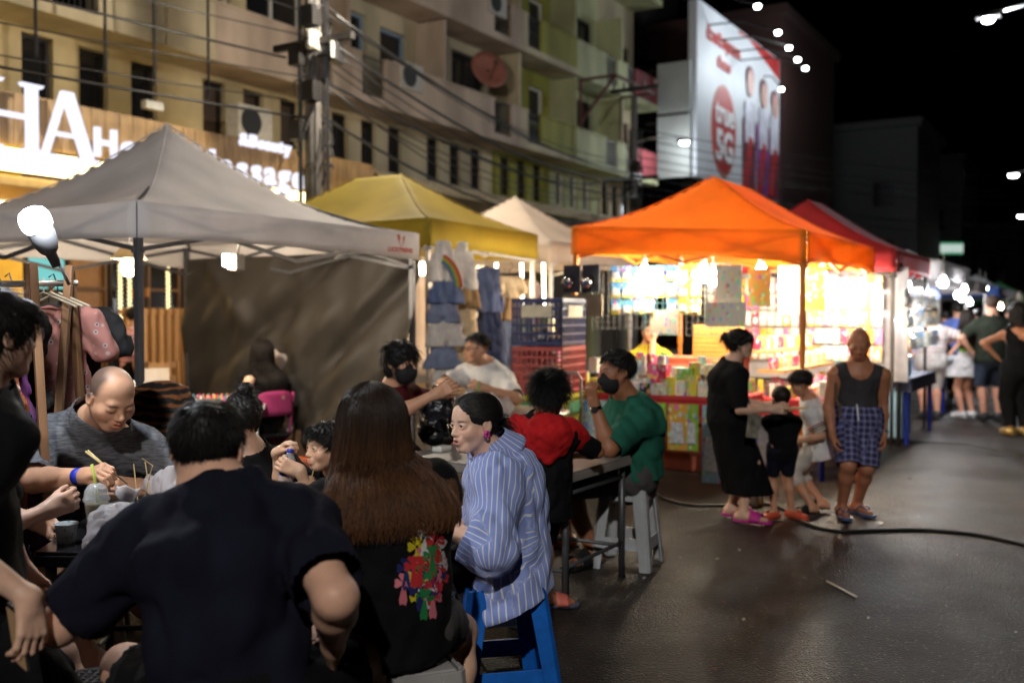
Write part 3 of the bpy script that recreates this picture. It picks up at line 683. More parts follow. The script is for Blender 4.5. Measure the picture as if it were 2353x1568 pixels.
# ------------------------------------------------------------------ the street
def asphalt():
    m = mk('asphalt', (.075, .062, .05), rough=.55, var=.0, spec=.42); nt = m.node_tree; L = nt.links; b = nt.nodes['Principled BSDF']
    tc = nt.nodes.new('ShaderNodeTexCoord'); big = nt.nodes.new('ShaderNodeTexNoise'); big.inputs['Scale'].default_value = .9; big.inputs['Detail'].default_value = 8
    fine = nt.nodes.new('ShaderNodeTexVoronoi'); fine.inputs['Scale'].default_value = 85; L.new(tc.outputs['Object'], big.inputs[0]); L.new(tc.outputs['Object'], fine.inputs[0])
    grit = nt.nodes.new('ShaderNodeTexNoise'); grit.inputs['Scale'].default_value = 120; grit.inputs['Detail'].default_value = 7; grit.inputs['Roughness'].default_value = .7; L.new(tc.outputs['Object'], grit.inputs[0])
    cr = nt.nodes.new('ShaderNodeValToRGB'); cr.color_ramp.elements[0].position = .33; cr.color_ramp.elements[0].color = (.0072, .0053, .0036, 1); cr.color_ramp.elements[1].position = .68; cr.color_ramp.elements[1].color = (.024, .0172, .0112, 1)
    L.new(big.outputs[0], cr.inputs[0])
    mx = nt.nodes.new('ShaderNodeMix'); mx.data_type = 'RGBA'; mx.blend_type = 'MULTIPLY'; mx.inputs[0].default_value = .95; L.new(cr.outputs[0], mx.inputs[6])
    gr = nt.nodes.new('ShaderNodeMapRange'); gr.inputs[1].default_value = .35; gr.inputs[2].default_value = .65; gr.inputs[3].default_value = .15; gr.inputs[4].default_value = 2.0; L.new(grit.outputs[0], gr.inputs[0]); L.new(gr.outputs[0], mx.inputs[7])
    ck = nt.nodes.new('ShaderNodeTexVoronoi'); ck.feature = 'DISTANCE_TO_EDGE'; ck.inputs['Scale'].default_value = .7; wp = nt.nodes.new('ShaderNodeMix'); wp.data_type = 'RGBA'; wp.inputs[0].default_value = .25; L.new(tc.outputs['Object'], wp.inputs[6]); L.new(big.outputs['Color'], wp.inputs[7]); L.new(wp.outputs[2], ck.inputs[0])
    ckr = nt.nodes.new('ShaderNodeMapRange'); ckr.inputs[1].default_value = .0; ckr.inputs[2].default_value = .012; ckr.inputs[3].default_value = .35; ckr.inputs[4].default_value = 1; L.new(ck.outputs[0], ckr.inputs[0]); m3 = nt.nodes.new('ShaderNodeMix'); m3.data_type = 'RGBA'; m3.blend_type = 'MULTIPLY'; m3.inputs[0].default_value = 1; L.new(mx.outputs[2], m3.inputs[6]); L.new(ckr.outputs[0], m3.inputs[7])
    sp = nt.nodes.new('ShaderNodeTexVoronoi'); sp.inputs['Scale'].default_value = 55; L.new(tc.outputs['Object'], sp.inputs[0]); sx = nt.nodes.new('ShaderNodeSeparateColor'); L.new(sp.outputs['Color'], sx.inputs[0]); g1 = nt.nodes.new('ShaderNodeMath'); g1.operation = 'GREATER_THAN'; g1.inputs[1].default_value = .86; L.new(sx.outputs[0], g1.inputs[0]); g2 = nt.nodes.new('ShaderNodeMath'); g2.operation = 'LESS_THAN'; g2.inputs[1].default_value = .34; L.new(sp.outputs['Distance'], g2.inputs[0]); g3 = nt.nodes.new('ShaderNodeMath'); g3.operation = 'MULTIPLY'; L.new(g1.outputs[0], g3.inputs[0]); L.new(g2.outputs[0], g3.inputs[1])
    m4 = nt.nodes.new('ShaderNodeMix'); m4.data_type = 'RGBA'; L.new(g3.outputs[0], m4.inputs[0]); L.new(m3.outputs[2], m4.inputs[6]); m4.inputs[7].default_value = (.16, .115, .075, 1); L.new(m4.outputs[2], b.inputs['Base Color'])  # pale stone specks put into the colour to mimic the asphalt's sparkle
    rr = nt.nodes.new('ShaderNodeMapRange'); rr.inputs[1].default_value = .4; rr.inputs[2].default_value = .62; rr.inputs[3].default_value = .30; rr.inputs[4].default_value = .52; L.new(big.outputs[0], rr.inputs[0]); L.new(rr.outputs[0], b.inputs['Roughness'])
    ad = nt.nodes.new('ShaderNodeMath'); ad.operation = 'ADD'; L.new(fine.outputs[0], ad.inputs[0]); L.new(grit.outputs[0], ad.inputs[1])
    bp = nt.nodes.new('ShaderNodeBump'); bp.inputs['Strength'].default_value = .9; bp.inputs['Distance'].default_value = .02; L.new(ad.outputs[0], bp.inputs['Height']); L.new(bp.outputs[0], b.inputs['Normal'])
    return m
mb = MB(); mb.add([(-400, -60, 0), (400, -60, 0), (400, 700, 0), (-400, 700, 0)], [(0, 1, 2, 3)]); tag(mb.build('street', asphalt()), 'dark worn asphalt street of the market', kind='structure')
CONC = mk('concrete', (.30, .28, .25), .85, var=.2, scale=3, bump=.3)
mb = MB(); mb.box(S(22, 13.6, .055), (90, 7.0, .11), U); tag(mb.build('pavement', CONC, bevel=.02), 'raised concrete pavement along the shophouses', kind='structure')
# ------------------------------------------------------------------ shophouses
def paint(n, c, **k): return mk(n, c, .8, var=.34, scale=1.1, bump=.15, stretch=(1, 1, .35), **k)
CREAM = paint('cream paint', (.42, .345, .20)); CREAM2 = paint('pale cream paint', (.43, .37, .25)); LIME = paint('lime paint', (.24, .235, .045)); PALE = paint('pale green paint', (.38, .39, .22)); PINK = paint('pinkish paint', (.42, .33, .26))
MAROON = paint('maroon paint', (.22, .04, .045)); GLASSD = mk('dark window glass', (.012, .012, .014), .12, var=.1, spec=.7); DKMETAL = mk('dark metal', (.025, .023, .022), .5, .5); BLUEF = mk('blue window frame', (.19, .27, .36), .5); WHITEF = mk('white window frame', (.6, .58, .52), .6); BROWNF = mk('brown shutter', (.05, .032, .022), .7, stretch=(1, 1, 12)); STEEL = mk('galvanised steel', (.45, .45, .46), .35, .9); AWN = mk('cream awning sheet', (.50, .40, .25), .6, var=.2)
def wall_open(w, hgt, ops, o, depth=.22):           # a wall with real openings, seen from the street
    xs = sorted({0, w, *[q for p in ops for q in p[:2]]}); zs = sorted({0, hgt, *[q for p in ops for q in p[2:4]]}); mb = MB()
    pt = lambda x, z, d=0: o + U * x + Z * z + N * d
    for i in range(len(xs) - 1):
        for j in range(len(zs) - 1):
            cx, cz = (xs[i] + xs[i + 1]) / 2, (zs[j] + zs[j + 1]) / 2
            if any(p[0] < cx < p[1] and p[2] < cz < p[3] for p in ops): continue
            mb.add([pt(xs[i], zs[j]), pt(xs[i + 1], zs[j]), pt(xs[i + 1], zs[j + 1]), pt(xs[i], zs[j + 1])], [(0, 1, 2, 3)])
    for x0, x1, z0, z1 in [p[:4] for p in ops]:
        c = [pt(x0, z0), pt(x1, z0), pt(x1, z1), pt(x0, z1)]; d = [pt(x0, z0, depth), pt(x1, z0, depth), pt(x1, z1, depth), pt(x0, z1, depth)]
        mb.add(c + d, [(0, 1, 5, 4), (1, 2, 6, 5), (2, 3, 7, 6), (3, 0, 4, 7)])
    # party walls, back and roof
    b = [pt(0, 0, 8), pt(w, 0, 8), pt(w, hgt, 8), pt(0, hgt, 8)]; f = [pt(0, 0), pt(w, 0), pt(w, hgt), pt(0, hgt)]
    mb.add(f + b, [(0, 4, 7, 3), (1, 2, 6, 5), (4, 5, 6, 7), (3, 7, 6, 2)])
    return mb
BB = 14.0
def window(root, a, w, z0, z1, frame, pane, bars=1, depth=.14, shutters=False):
    o = S(a, BB, 0); mb = MB(); t = .06; q = lambda x, z: o + U * x + Z * z + N * depth
    for x0, x1, za, zb in ((0, t, z0, z1), (w - t, w, z0, z1), (t, w - t, z0, z0 + t), (t, w - t, z1 - t, z1)): mb.box(q((x0 + x1) / 2, (za + zb) / 2), (x1 - x0, .07, zb - za), U)
    for i in range(bars): x = w * (i + 1) / (bars + 1); mb.box(q(x, (z0 + z1) / 2) + N * .005, (.05, .05, z1 - z0 - 2 * t), U)
    f = mb.build('window', frame, root); mb = MB(); mb.box(q(w / 2, (z0 + z1) / 2) + N * .04, (w - .02, .02, z1 - z0 - .02), U); mb.build('pane', pane, f)
    return f
bays = [(1.7, 5.1, CREAM, CREAM2), (5.1, 8.5, CREAM, CREAM2), (8.5, 11.95, CREAM, CREAM2), (11.95, 15.4, CREAM, PINK), (15.4, 18.75, CREAM2, PINK), (18.75, 22.1, CREAM2, PINK), (22.1, 25.2, LIME, CREAM2), (25.2, 28.3, PALE, PALE), (28.3, 31.0, CREAM2, PALE)]
HB = 11.9
desc = ['cream shophouse at the far end of the row past the lit salon', 'cream shophouse two doors before the lit salon sign', 'cream shophouse behind the big white serif letters', 'cream shophouse above the massage lettering', 'cream shophouse with blue framed balcony windows', 'pale cream shophouse with a red satellite dish', 'lime green shophouse in the row', 'pale green shophouse with a metal balcony frame', 'end shophouse with maroon panels on its balconies']
for i, (a0, a1, wc, pc) in enumerate(bays):
    w = a1 - a0; rt = thing('shophouse', desc[i], 'building', S((a0 + a1) / 2, BB), 'row of shophouses'); ops = []
    wx = [(w * f - .26, w * f + .26) for f in (.22, .5, .78)]
    for x0, x1 in wx: ops.append((x0, x1, 4.72, 5.74))
    salon = i in (1, 2, 3)
    ops.append((.25, w - .25, .12, 3.9))
    up = [(.35, .35 + w * .38, 6.05, 8.0), (w * .62, w - .3, 6.9, 7.9)] if i % 2 == 0 else [(.3, .3 + w * .25, 6.9, 7.9), (w * .45, w - .35, 6.05, 8.05)]
    up2 = [(x0, x1, z0 + 2.5, z1 + 2.45) for x0, x1, z0, z1 in up]
    ops += up + up2
    wall_open(w, HB, ops, S(a0, BB)).build('wall', wc, rt)
    for x0, x1 in wx: window(rt, a0 + x0, x1 - x0, 4.72, 5.74, WHITEF if i == 7 else DKMETAL, BROWNF if i % 3 == 0 else GLASSD, 0)
    for k, (x0, x1, z0, z1) in enumerate(up + up2): window(rt, a0 + x0, x1 - x0, z0, z1, BLUEF if i == 4 else (WHITEF if i in (3, 6) else DKMETAL), GLASSD if i != 8 else MAROON, 1 if x1 - x0 > 1 else 0)
    # balcony slabs, parapets with a barred gap
    for zb in (5.82, 8.30):
        mb = MB(); mb.box(S((a0 + a1) / 2, BB - .46, zb + .09), (w + .002 * i, .90, .18), U); mb.build('balcony_slab', pc, rt, bevel=.01)
        g0, g1 = (.62, .86) if i % 2 else (.12, .34)
        for x0, x1, mm in ((0.0, g0, pc), (g1, 1.0, LIME if i == 6 else pc)):
            mb = MB(); mb.box(S(a0 + w * (x0 + x1) / 2, BB - .85, zb + .58), (w * (x1 - x0) - .004, .09, .80), U)
            mb.box(S(a0 + w * (x0 + x1) / 2, BB - .85, zb + 1.0), (w * (x1 - x0), .14, .06), U); mb.build('parapet', MAROON if (i == 8 and x0 > 0) else mm, rt, bevel=.01)
        mb = MB()
        for t in np.linspace(g0, g1, 9)[1:-1]: mb.box(S(a0 + w * t, BB - .85, zb + .58), (.018, .018, .8), U)
        for zz in (.2, .96): mb.box(S(a0 + w * (g0 + g1) / 2, BB - .853, zb + zz), (w * (g1 - g0), .022, .03), U)
        mb.build('railing', DKMETAL, rt)
        mb = MB(); mb.box(S(a0 + .06, BB - .43, zb + 1.3), (.1, .8, 2.24), U); mb.build('party_wall', pc, rt)
    mb = MB(); mb.box(S((a0 + a1) / 2, BB - .5, HB - .1), (w, 1.1, .2), U); mb.build('eave', pc, rt)
    # awning over the shopfront
    if not salon:
        aw = MB(); nn = 34
        aw.grid(lambda u, v: S(a0 + w * u, BB - .05 - 1.55 * v, 4.62 - .32 * v + .018 * math.sin(u * nn * 2 * math.pi / 2.2)), 48, 1); ao = aw.build('awning', AWN, rt, True, solid=.01)
        mb = MB(); mb.box(S((a0 + a1) / 2, BB - 1.62, 4.2), (w - .01, .03, .20), U); mb.build('fascia', AWN, ao)
    # shop shutter or dark shop interior
    mb = MB()
    for zz in np.arange(.2, 3.8, .1): mb.box(S((a0 + a1) / 2, BB + .3 + .01 * (int(zz * 10) % 2), zz), (w - .5, .02, .097), U)
    if not salon: mb.build('shutter', mk('roller shutter', (.16, .13, .10), .6, .3, var=.2), rt)
    if i % 2 == 0:
        mb = MB(); mb.tube([S(a0 + .1, BB - .06, 4.7), S(a0 + .1, BB - .06, 5.8)], .045, 8); mb.build('drainpipe', wc, rt)
for a, b_, z, lb in ((12.6, 13.0, 4.55, 'boxy air conditioner unit above the massage lettering'), (17.4, 13.2, 6.35, 'boxy air conditioner unit on the blue framed balcony'), (24.0, 13.3, 6.3, 'boxy air conditioner unit on the lime green balcony'), (20.9, 13.2, 8.85, 'boxy air conditioner unit on the upper balcony by the dish')):
    o = thing('air_conditioner', lb, 'air conditioner', S(a, b_, z)); mb = MB(); mb.box(S(a, b_, z + .3), (.8, .32, .58), U); mb.build('casing', mk('air conditioner white', (.42, .40, .36), .5), o, bevel=.015)
    mb = MB(); mb.lathe([(.02, 0), (.22, 0), (.24, .01), (.02, .012)], S(a - .12, b_ - .165, z + .3), 20, -N); mb.build('fan_grille', DKMETAL, o)
# satellite dishes
mb = MB(); c = S(20.15, BB - 1.15, 7.35); ax = (S(0, 0, 0) - U * .5 - N * .9 + Z * .35).normalized()
mb.lathe([(.02, -.10), (.2, -.085), (.36, -.035), (.48, .03), (.48, .045), (.34, -.015), (.02, -.08)], c, 24, ax)
o = thing('satellite_dish', 'rusty red satellite dish on a shophouse balcony', 'satellite dish', c); mb.build('dish', mk('dish red', (.27, .10, .07), .6), o, True)
mb = MB(); mb.tube([c, c - ax * .3, S(20.15, BB - .9, 6.9)], .025, 8); mb.tube([c + Z * -.3, c + ax * .35], .012, 6); mb.box(c + ax * .36, (.08, .08, .08)); mb.build('mount', DKMETAL, o)
# metal balcony frame with hanging laundry
o = thing('balcony_frame', 'rusted steel frame standing on the pale green balcony', 'frame', S(26.7, BB - 1, 6.8))
for p, q in ((S(25.4, BB - .9, 6.8), S(25.4, BB - .9, 8.2)), (S(28.1, BB - .9, 6.8), S(28.1, BB - .9, 8.2)), (S(25.4, BB - 2.0, 8.2), S(25.4, BB - .9, 8.2)), (S(28.1, BB - 2.0, 8.2), S(28.1, BB - .9, 8.2)), (S(25.4, BB - 2.0, 8.2), S(28.1, BB - 2.0, 8.2)), (S(25.4, BB - .9, 7.0), S(25.4, BB - 2.0, 8.2))):
    mb = MB(); mb.bar(p, q, .07); mb.build('beam', mk('rust red steel', (.10, .035, .025), .7), o)
# ------------------------------------------------------------------ lit massage salon
GOLD = mk('golden ceiling panel', (.62, .42, .16), .45, var=.1); GLOW = emitter('sign light band', (1, .78, .36), 7.0); SIGNW = emitter('white sign letter', (.86, .86, 1), 1.25); LETTERB = mk('letter casing', (.02, .02, .02), .5)
WOODF = mk('dark stained frame', (.08, .045, .025), .5)
sal = thing('massage_salon', 'golden lit canopy and front of the massage salon', 'shop front', S(11.5, 13))
mb = MB(); mb.box(S(10.2, 12.6, 3.10), (10.4, 2.8, .12), U); mb.build('canopy', GOLD, sal, bevel=.01)
mb = MB()
mb.box(S(9.5, 11.16, 3.34), (9.0, .06, .26), U); mb.build('light_band', GLOW, sal)
for i in range(42):
    mb = MB(); mb.box(S(5.0 + i * .21 + .105, 11.24, 3.84), (.2, .05, .62), U); mb.build('cladding_board', mk('timber cladding', (.34, .21, .09), .6, var=.3, stretch=(1, 1, .2)), sal)
for a in np.arange(5.6, 15.2, 1.2):
    for b in (11.8, 12.9):
        mb = MB(); mb.lathe([(.075, 0), (.075, -.012), (.06, -.02)], S(a, b, 3.035), 12); mb.build('downlight', emitter('downlight', (1, .82, .55), 14), sal)
for a in (6.2, 9, 11.8, 14.4): point('salon light', S(a, 12.2, 2.75), 60, (1, .72, .38), .15, sal)
mb = MB(); mb.box(S(10.2, 11.9, .16), (10.4, 4.0, .1), U); mb.build('floor', mk('salon floor', (.35, .22, .12), .35), sal)
mb = MB(); mb.box(S(10.2, 13.75, 2.0), (10.4, .06, 3.9), U); mb.build('back_wall', mk('salon wall', (.12, .075, .045), .7), sal)
for a, b_, c in ((7.6, 1.4, (.62, .42, .05)), (5.6, 1.6, (.58, .40, .04))):
    mb = MB(); mb.box(S(a, 13.0, 2.0), (b_, .1, 3.8), U); mb.build('yellow_panel', mk('yellow wall panel', c, .6), sal)
for k, a in enumerate(np.arange(7.3, 14.6, .72)):
    mb = MB()
    for x0, x1, z0, z1 in ((0, .05, .3, 2.9), (.62, .67, .3, 2.9), (.05, .62, .3, .36), (.05, .62, 2.84, 2.9), (.05, .62, 1.9, 1.95)): mb.box(S(a + (x0 + x1) / 2, 13.62, (z0 + z1) / 2), (x1 - x0, .06, z1 - z0), U)
    f_ = mb.build('window_frame', WOODF if k % 2 else DKMETAL, sal); mb = MB(); mb.box(S(a + .335, 13.66, 1.6), (.57, .02, 2.5), U); mb.build('pane', GLASSD if k % 3 else mk('amber glass', (.20, .11, .04), .3), f_)
    if k % 2 == 0:
        mb = MB(); r3 = random.Random(k)
        for j in range(6): mb.box(S(a + .1 + .09 * j, 13.4, .95 + r3.random() * .05 + .45 * (j % 3)), (.05, .06, .12 + .1 * r3.random()), U)
        mb.build('shelf_bottle_row', mk('amber bottles', (.32, .16, .05), .3), sal)
for k, a in enumerate((8.85, 9.0, 9.65, 10.55, 10.68, 11.3)):                   # spiral light strings
    mb = MB(); n = 130; top_ = 2.75
    mb.tube([S(a, 11.6, top_ - 1.5 * t / n) + U * (.022 * math.cos(t * 1.3)) + N * (.022 * math.sin(t * 1.3)) for t in range(n)], .010, 5); o = mb.build('light_string', emitter('warm light string', (1, .82, .38), 2.6), None, True)
    tag(o, 'spiral warm light string hanging in the salon window', 'light string', 'light strings of the salon')
for a, z0, z1, cl in ((8.15, 1.15, 2.3, (.25, .75, .72)), (9.1, 1.9, 2.35, (.30, .7, .66))):
    mb = MB(); mb.box(S(a, 13.6, (z0 + z1) / 2), (.55, .04, z1 - z0), U); o = mb.build('lit_screen', emitter('teal screen', cl, .85)); tag(o, 'tall glowing teal screen inside the salon' if z0 < 1.5 else 'small square glowing teal screen inside the salon', 'screen')
# counter of the salon
WOODL = mk('light wood', (.36, .19, .07), .55, var=.25, stretch=(1, 1, .15), scale=8); WOODD = mk('wood', (.20, .10, .045), .6, var=.3, stretch=(1, 1, .12), scale=10)
o = thing('salon_counter', 'light wooden counter in front of the salon window', 'counter', S(10.6, 10.6))
for k in range(9):
    mb = MB(); mb.box(S(9.5 + .27 * k, 10.3, .55), (.262, .05, 1.0), U); mb.build('plank', WOODL, o)
mb = MB(); mb.box(S(10.6, 10.55, 1.09), (2.6, .62, .06), U); mb.build('worktop', WOODL, o, bevel=.01)
mb = MB(); mb.box(S(10.6, 10.6, .5), (2.4, .5, .8), U); mb.build('carcass', WOODD, o)
o = thing('slat_screen', 'upright wooden slat screen on the salon floor', 'screen', S(9.1, 11.2))
for k in range(12):
    mb = MB(); mb.box(S(8.5 + .13 * k, 11.0, .95), (.07, .05, 1.3), U); mb.build('slat', WOODL, o)
for zz in (.35, 1.55):
    mb = MB(); mb.box(S(9.2, 11.04, zz), (1.6, .03, .07), U); mb.build('rail', WOODL, o)
mb = MB(); mb.lathe([(.02, 0), (.16, .0), (.17, .02), (.17, .05), (.02, .05)], S(10.75, 9.7, 2.05), 24, -U); o = mb.build('wall_clock', mk('pale clock face', (.7, .68, .6), .5)); tag(o, 'round pale fan hanging beside the tarpaulin post', 'fan')
mb = MB(); mb.box(S(10.9, 10.0, 1.6), (.5, .03, 1.1), U); tag(mb.build('blue_banner', mk('deep blue banner', (.03, .03, .16), .6)), 'deep blue banner hanging beside the tarpaulin', 'banner')
# serif letters
def serif(root, letter, a, z, hgt, b):
    P = lambda x, y: S(a + x * hgt, b, z + y * hgt); mb = MB(); D = -N
    def bar(x0, y0, x1, y1, w): mb.poly([P(x0 - w / 2, y0), P(x0 + w / 2, y0), P(x1 + w / 2, y1), P(x1 - w / 2, y1)], D, .08)
    def ser(x, y, w): mb.poly([P(x - w / 2, y), P(x + w / 2, y), P(x + w / 2 * .8, y + (.05 if y < .5 else -.05)), P(x - w / 2 * .8, y + (.05 if y < .5 else -.05))], D, .086)
    if letter == 'H':
        for x in (0, .62): bar(x, 0, x, 1, .16); ser(x, 0, .36); ser(x, 1, .36)
        mb.poly([P(.081, .47), P(.539, .47), P(.539, .54), P(.081, .54)], D, .078)
    else:
        bar(-.02, .05, .30, 1.0, .09); bar(.68, .05, .34, 1.0, .18); ser(-.02, 0, .32); ser(.68, 0, .38)
        mb.poly([P(.12, .33), P(.50, .33), P(.50, .39), P(.12, .39)], D, .074)
    return mb.build('letter', SIGNW, root)
sg = thing('salon_sign', 'large white illuminated salon sign lettering', 'sign', S(11, 11, 4.4))
serif(sg, 'H', 6.66, 3.42, .80, 10.95); serif(sg, 'A', 7.34, 3.40, .82, 10.95)
def letters(txt, a, z, size, adv, root, b=10.95, bold=.012):
    x = a
    for ch in txt:
        if ch != ' ': 
            put_text('letter', ch, size, S(x, b, z), U, Z, SIGNW, root, .03, bold)
        x += adv.get(ch, adv['*']) * size
letters('Health', 8.16, 3.66, .50, {'*': .56, 'l': .34, 't': .4, 'H': .68}, sg)
letters('Massage', 9.76, 3.64, .52, {'*': .575, 'M': .78, 's': .54}, sg)
letters('& Beauty', 10.5, 4.07, .25, {'*': .56, ' ': .25, '&': .5, 'B': .62}, sg, bold=.008)
# ------------------------------------------------------------------ billboard
bb = thing('billboard', 'huge white billboard with a red ellipse on tall steel posts', 'billboard', S(36.5, 12))
mb = MB(); mb.box(S(36.45, 12.16, 9.1), (9.5, .3, 5.9), U); mb.build('panel', mk('billboard sheet', (.62, .64, .68), .5, var=.08, scale=.6), bb)
for a in (32.6, 36.4, 40.4):
    mb = MB(); mb.box(S(a, 12.6, 4.5), (.4, .4, 9.0), U); mb.build('post', DKMETAL, bb)
def disc(a, z, ra, rz, th, mat, name, b=12.0, n=40):
    mb = MB(); mb.poly([S(a + ra * math.cos(t), b, z + rz * math.sin(t)) for t in np.linspace(0, 2 * math.pi, n, False)], N, th); return mb.build(name, mat, bb)
REDP = mk('billboard red', (.42, .03, .03), .5, var=.2, scale=.8); PURP = mk('billboard violet', (.18, .05, .20), .5, var=.5, scale=1.5); ORP = mk('billboard orange print', (.45, .16, .12), .5)
disc(34.35, 8.05, 1.30, 1.62, .03, ORP, 'ellipse'); disc(34.35, 8.05, 1.18, 1.5, .05, REDP, 'ellipse')
WPRINT = mk('white print', (.75, .75, .76), .5); RPRINT = mk('red print', (.55, .06, .05), .5)
put_text('lettering', 'true', 1.15, S(34.35, 11.95, 8.62), U, Z, WPRINT, bb, .01, .03); put_text('lettering', '5G', 1.45, S(34.35, 11.95, 7.45), U, Z, WPRINT, bb, .01, .05)
put_text('lettering', 'ด้วยตัวคุณเอง', .62, S(34.3, 11.97, 11.1), U, Z, RPRINT, bb, .01, .01); put_text('lettering', 'เริ่มเลย', .5, S(34.3, 11.97, 10.35), U, Z, RPRINT, bb, .01, .01)
def blob(pts, mat, dep, name='printed_figure'):
    mb = MB(); mb.poly([S(a, 12.0 - dep, z) for a, z in pts], N, .02); return mb.build(name, mat, bb)
SKINP = mk('printed skin', (.50, .30, .26), .5); DARKP = mk('printed dark red', (.14, .03, .05), .5, var=.5, scale=1.2); WHP = mk('printed white cloth', (.55, .54, .62), .5, var=.25, scale=2)
blob([(35.9, 11.9), (37.2, 11.95), (41.1, 11.2), (41.1, 12.0), (36.0, 12.0)], REDP, .0)
for k, a in enumerate((37.2, 38.9, 40.4)):
    hh = 10.3 - .15 * k
    blob([(a - .75, 6.25), (a + .75, 6.25), (a + .78, 8.9), (a + .35, 9.3), (a - .35, 9.3), (a - .8, 8.8)], (DARKP, PURP, DARKP)[k], .02)
    blob([(a - .55, 8.0), (a + .5, 8.1), (a + .6, 9.6), (a - .6, 9.6)], WHP, .045)
    disc(a, hh, .38, .5, .02, SKINP, 'printed_face', 11.94); disc(a, hh + .22, .46, .42, .016, DARKP, 'printed_hair', 11.955)
    blob([(a - .9, 6.3), (a - .2, 6.3), (a + .3, 8.2), (a - .1, 8.3)], REDP, .06)
for px, py in ((1740, 15), (1787, 75), (1812, 110), (1832, 137), (1850, 157), (1795, 205)):
    r_ = (px - CX) / FPX; z_ = (9.5 if px != 1795 else 11.2) / (.518 - .855 * r_); p = W(px, py, z_)
    o = thing('billboard_lamp', 'bright white floodlight on an arm above the billboard', 'floodlight', p, 'floodlights of the billboard')
    mb = MB(); mb.lathe([(.01, -.08), (.08, -.06), (.10, .0), (.09, .04), (.01, .05)], p, 14); mb.build('lamp_head', emitter('flood white', (.92, 1, .97), 16), o, True)
    top_ = S((p.dot(U)), 12.1, min(12.1, p.z + .6)); mb = MB(); mb.tube([p + Z * .05, (p + top_) / 2 + Z * .25, top_], .03, 6); mb.build('arm', DKMETAL, o)
for a in (33.5, 37, 40.5):
    point('billboard light', S(a, 9.6, 11.0), 260, (.86, .95, 1), .2, bb)
# hanging shop signs at the end of the row
for z0, z1, lb, nm in ((8.25, 9.9, 'upper blank white sign panel at the end of the row', 'sign'), (6.1, 8.15, 'lower blank white sign panel below another at the row end', 'sign')):
    o = thing('sign_panel', lb, 'sign', S(31.3, 12.6, z0)); mb = MB(); mb.box(S(31.3, 12.65, (z0 + z1) / 2), (.12, 1.15, z1 - z0), U); mb.build('panel', mk('dirty white panel', (.36, .38, .36), .6, var=.15, scale=1), o)
    mb = MB(); mb.box(S(31.3, 13.4, z1 - .2), (.05, .5, .05), U); mb.build('bracket', DKMETAL, o)
# far buildings against the night
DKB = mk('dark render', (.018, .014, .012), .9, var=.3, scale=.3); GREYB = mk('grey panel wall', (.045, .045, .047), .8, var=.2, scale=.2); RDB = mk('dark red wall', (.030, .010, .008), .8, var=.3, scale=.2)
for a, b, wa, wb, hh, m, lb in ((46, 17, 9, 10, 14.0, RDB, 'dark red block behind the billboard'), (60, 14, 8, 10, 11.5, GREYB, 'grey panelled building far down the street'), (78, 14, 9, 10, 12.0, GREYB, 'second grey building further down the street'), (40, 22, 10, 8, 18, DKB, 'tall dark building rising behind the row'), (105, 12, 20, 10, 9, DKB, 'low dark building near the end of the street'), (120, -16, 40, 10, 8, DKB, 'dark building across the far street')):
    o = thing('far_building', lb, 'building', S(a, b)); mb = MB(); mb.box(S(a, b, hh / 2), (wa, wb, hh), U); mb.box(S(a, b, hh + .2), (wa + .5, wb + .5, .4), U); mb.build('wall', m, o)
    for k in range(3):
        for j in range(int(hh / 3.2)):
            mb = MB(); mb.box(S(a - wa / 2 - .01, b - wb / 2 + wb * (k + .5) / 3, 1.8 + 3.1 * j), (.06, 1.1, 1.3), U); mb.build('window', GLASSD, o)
# ------------------------------------------------------------------ poles, cables, street lamps
def pole(base, hgt, r, label):
    o = thing('utility_pole', label, 'pole', base); mb = MB(); mb.tube([base, base + Z * hgt], [r, r * .75], 10); mb.build('shaft', mk('pole concrete', (.13, .12, .11), .85, var=.25, scale=4, bump=.3), o, True)
    for zz in (5.2, 7.6):
        mb = MB(); mb.bar(base + Z * zz - N * .7, base + Z * zz + N * .7, .09); mb.build('crossarm', DKMETAL, o)
    for k in range(5):
        mb = MB(); mb.tube([base + N * (.3 * k - .6) + Z * 7.62, base + N * (.3 * k - .6) + Z * 7.8], .035, 8); mb.build('insulator', mk('insulator', (.15, .12, .1), .4), o)
    for k in range(4):
        mb = MB(); zz = 4.0 + .5 * k; q = base - U * .16 + N * (.12 * (-1) ** k); mb.box(q + Z * zz, (.18, .2, .26), U); mb.build('junction_box', DKMETAL, o)
    mb = MB(); r_ = random.Random(5)
    for k in range(16):
        a = r_.uniform(0, 6.28); z0 = r_.uniform(2.8, 5.6)
        mb.tube([base + Vector((math.cos(a + t * 2.2), math.sin(a + t * 2.2), 0)) * (.17 + .10 * math.sin(t * 5 + k)) + Z * (z0 + .9 * t + .1 * math.sin(9 * t + k)) for t in np.linspace(0, 1, 12)], .012, 5)
    for k in range(7): mb.tube([base + Vector((math.cos(k), math.sin(k), 0)) * .2 + Z * t for t in np.linspace(1.5, 6.5, 6)], .016, 5)
    mb.build('cable_tangle', mk('black cable', (.010, .010, .011), .5), o)
    return o
CAB = mk('black cable', (.012, .012, .013), .45)
P1 = S(11.2, 9.3); P1 = W(722, 725, 13.6); P1.z = 0; P2 = W(1455, 725, 27.0); P2.z = 0; P0 = P1 - U * 26; P3 = P2 + U * 24
po1 = pole(P1, 9.5, .13, 'concrete utility pole wrapped in cables behind the white tent'); pole(P2, 7.4, .12, 'thin utility pole at the end of the shophouse row'); 
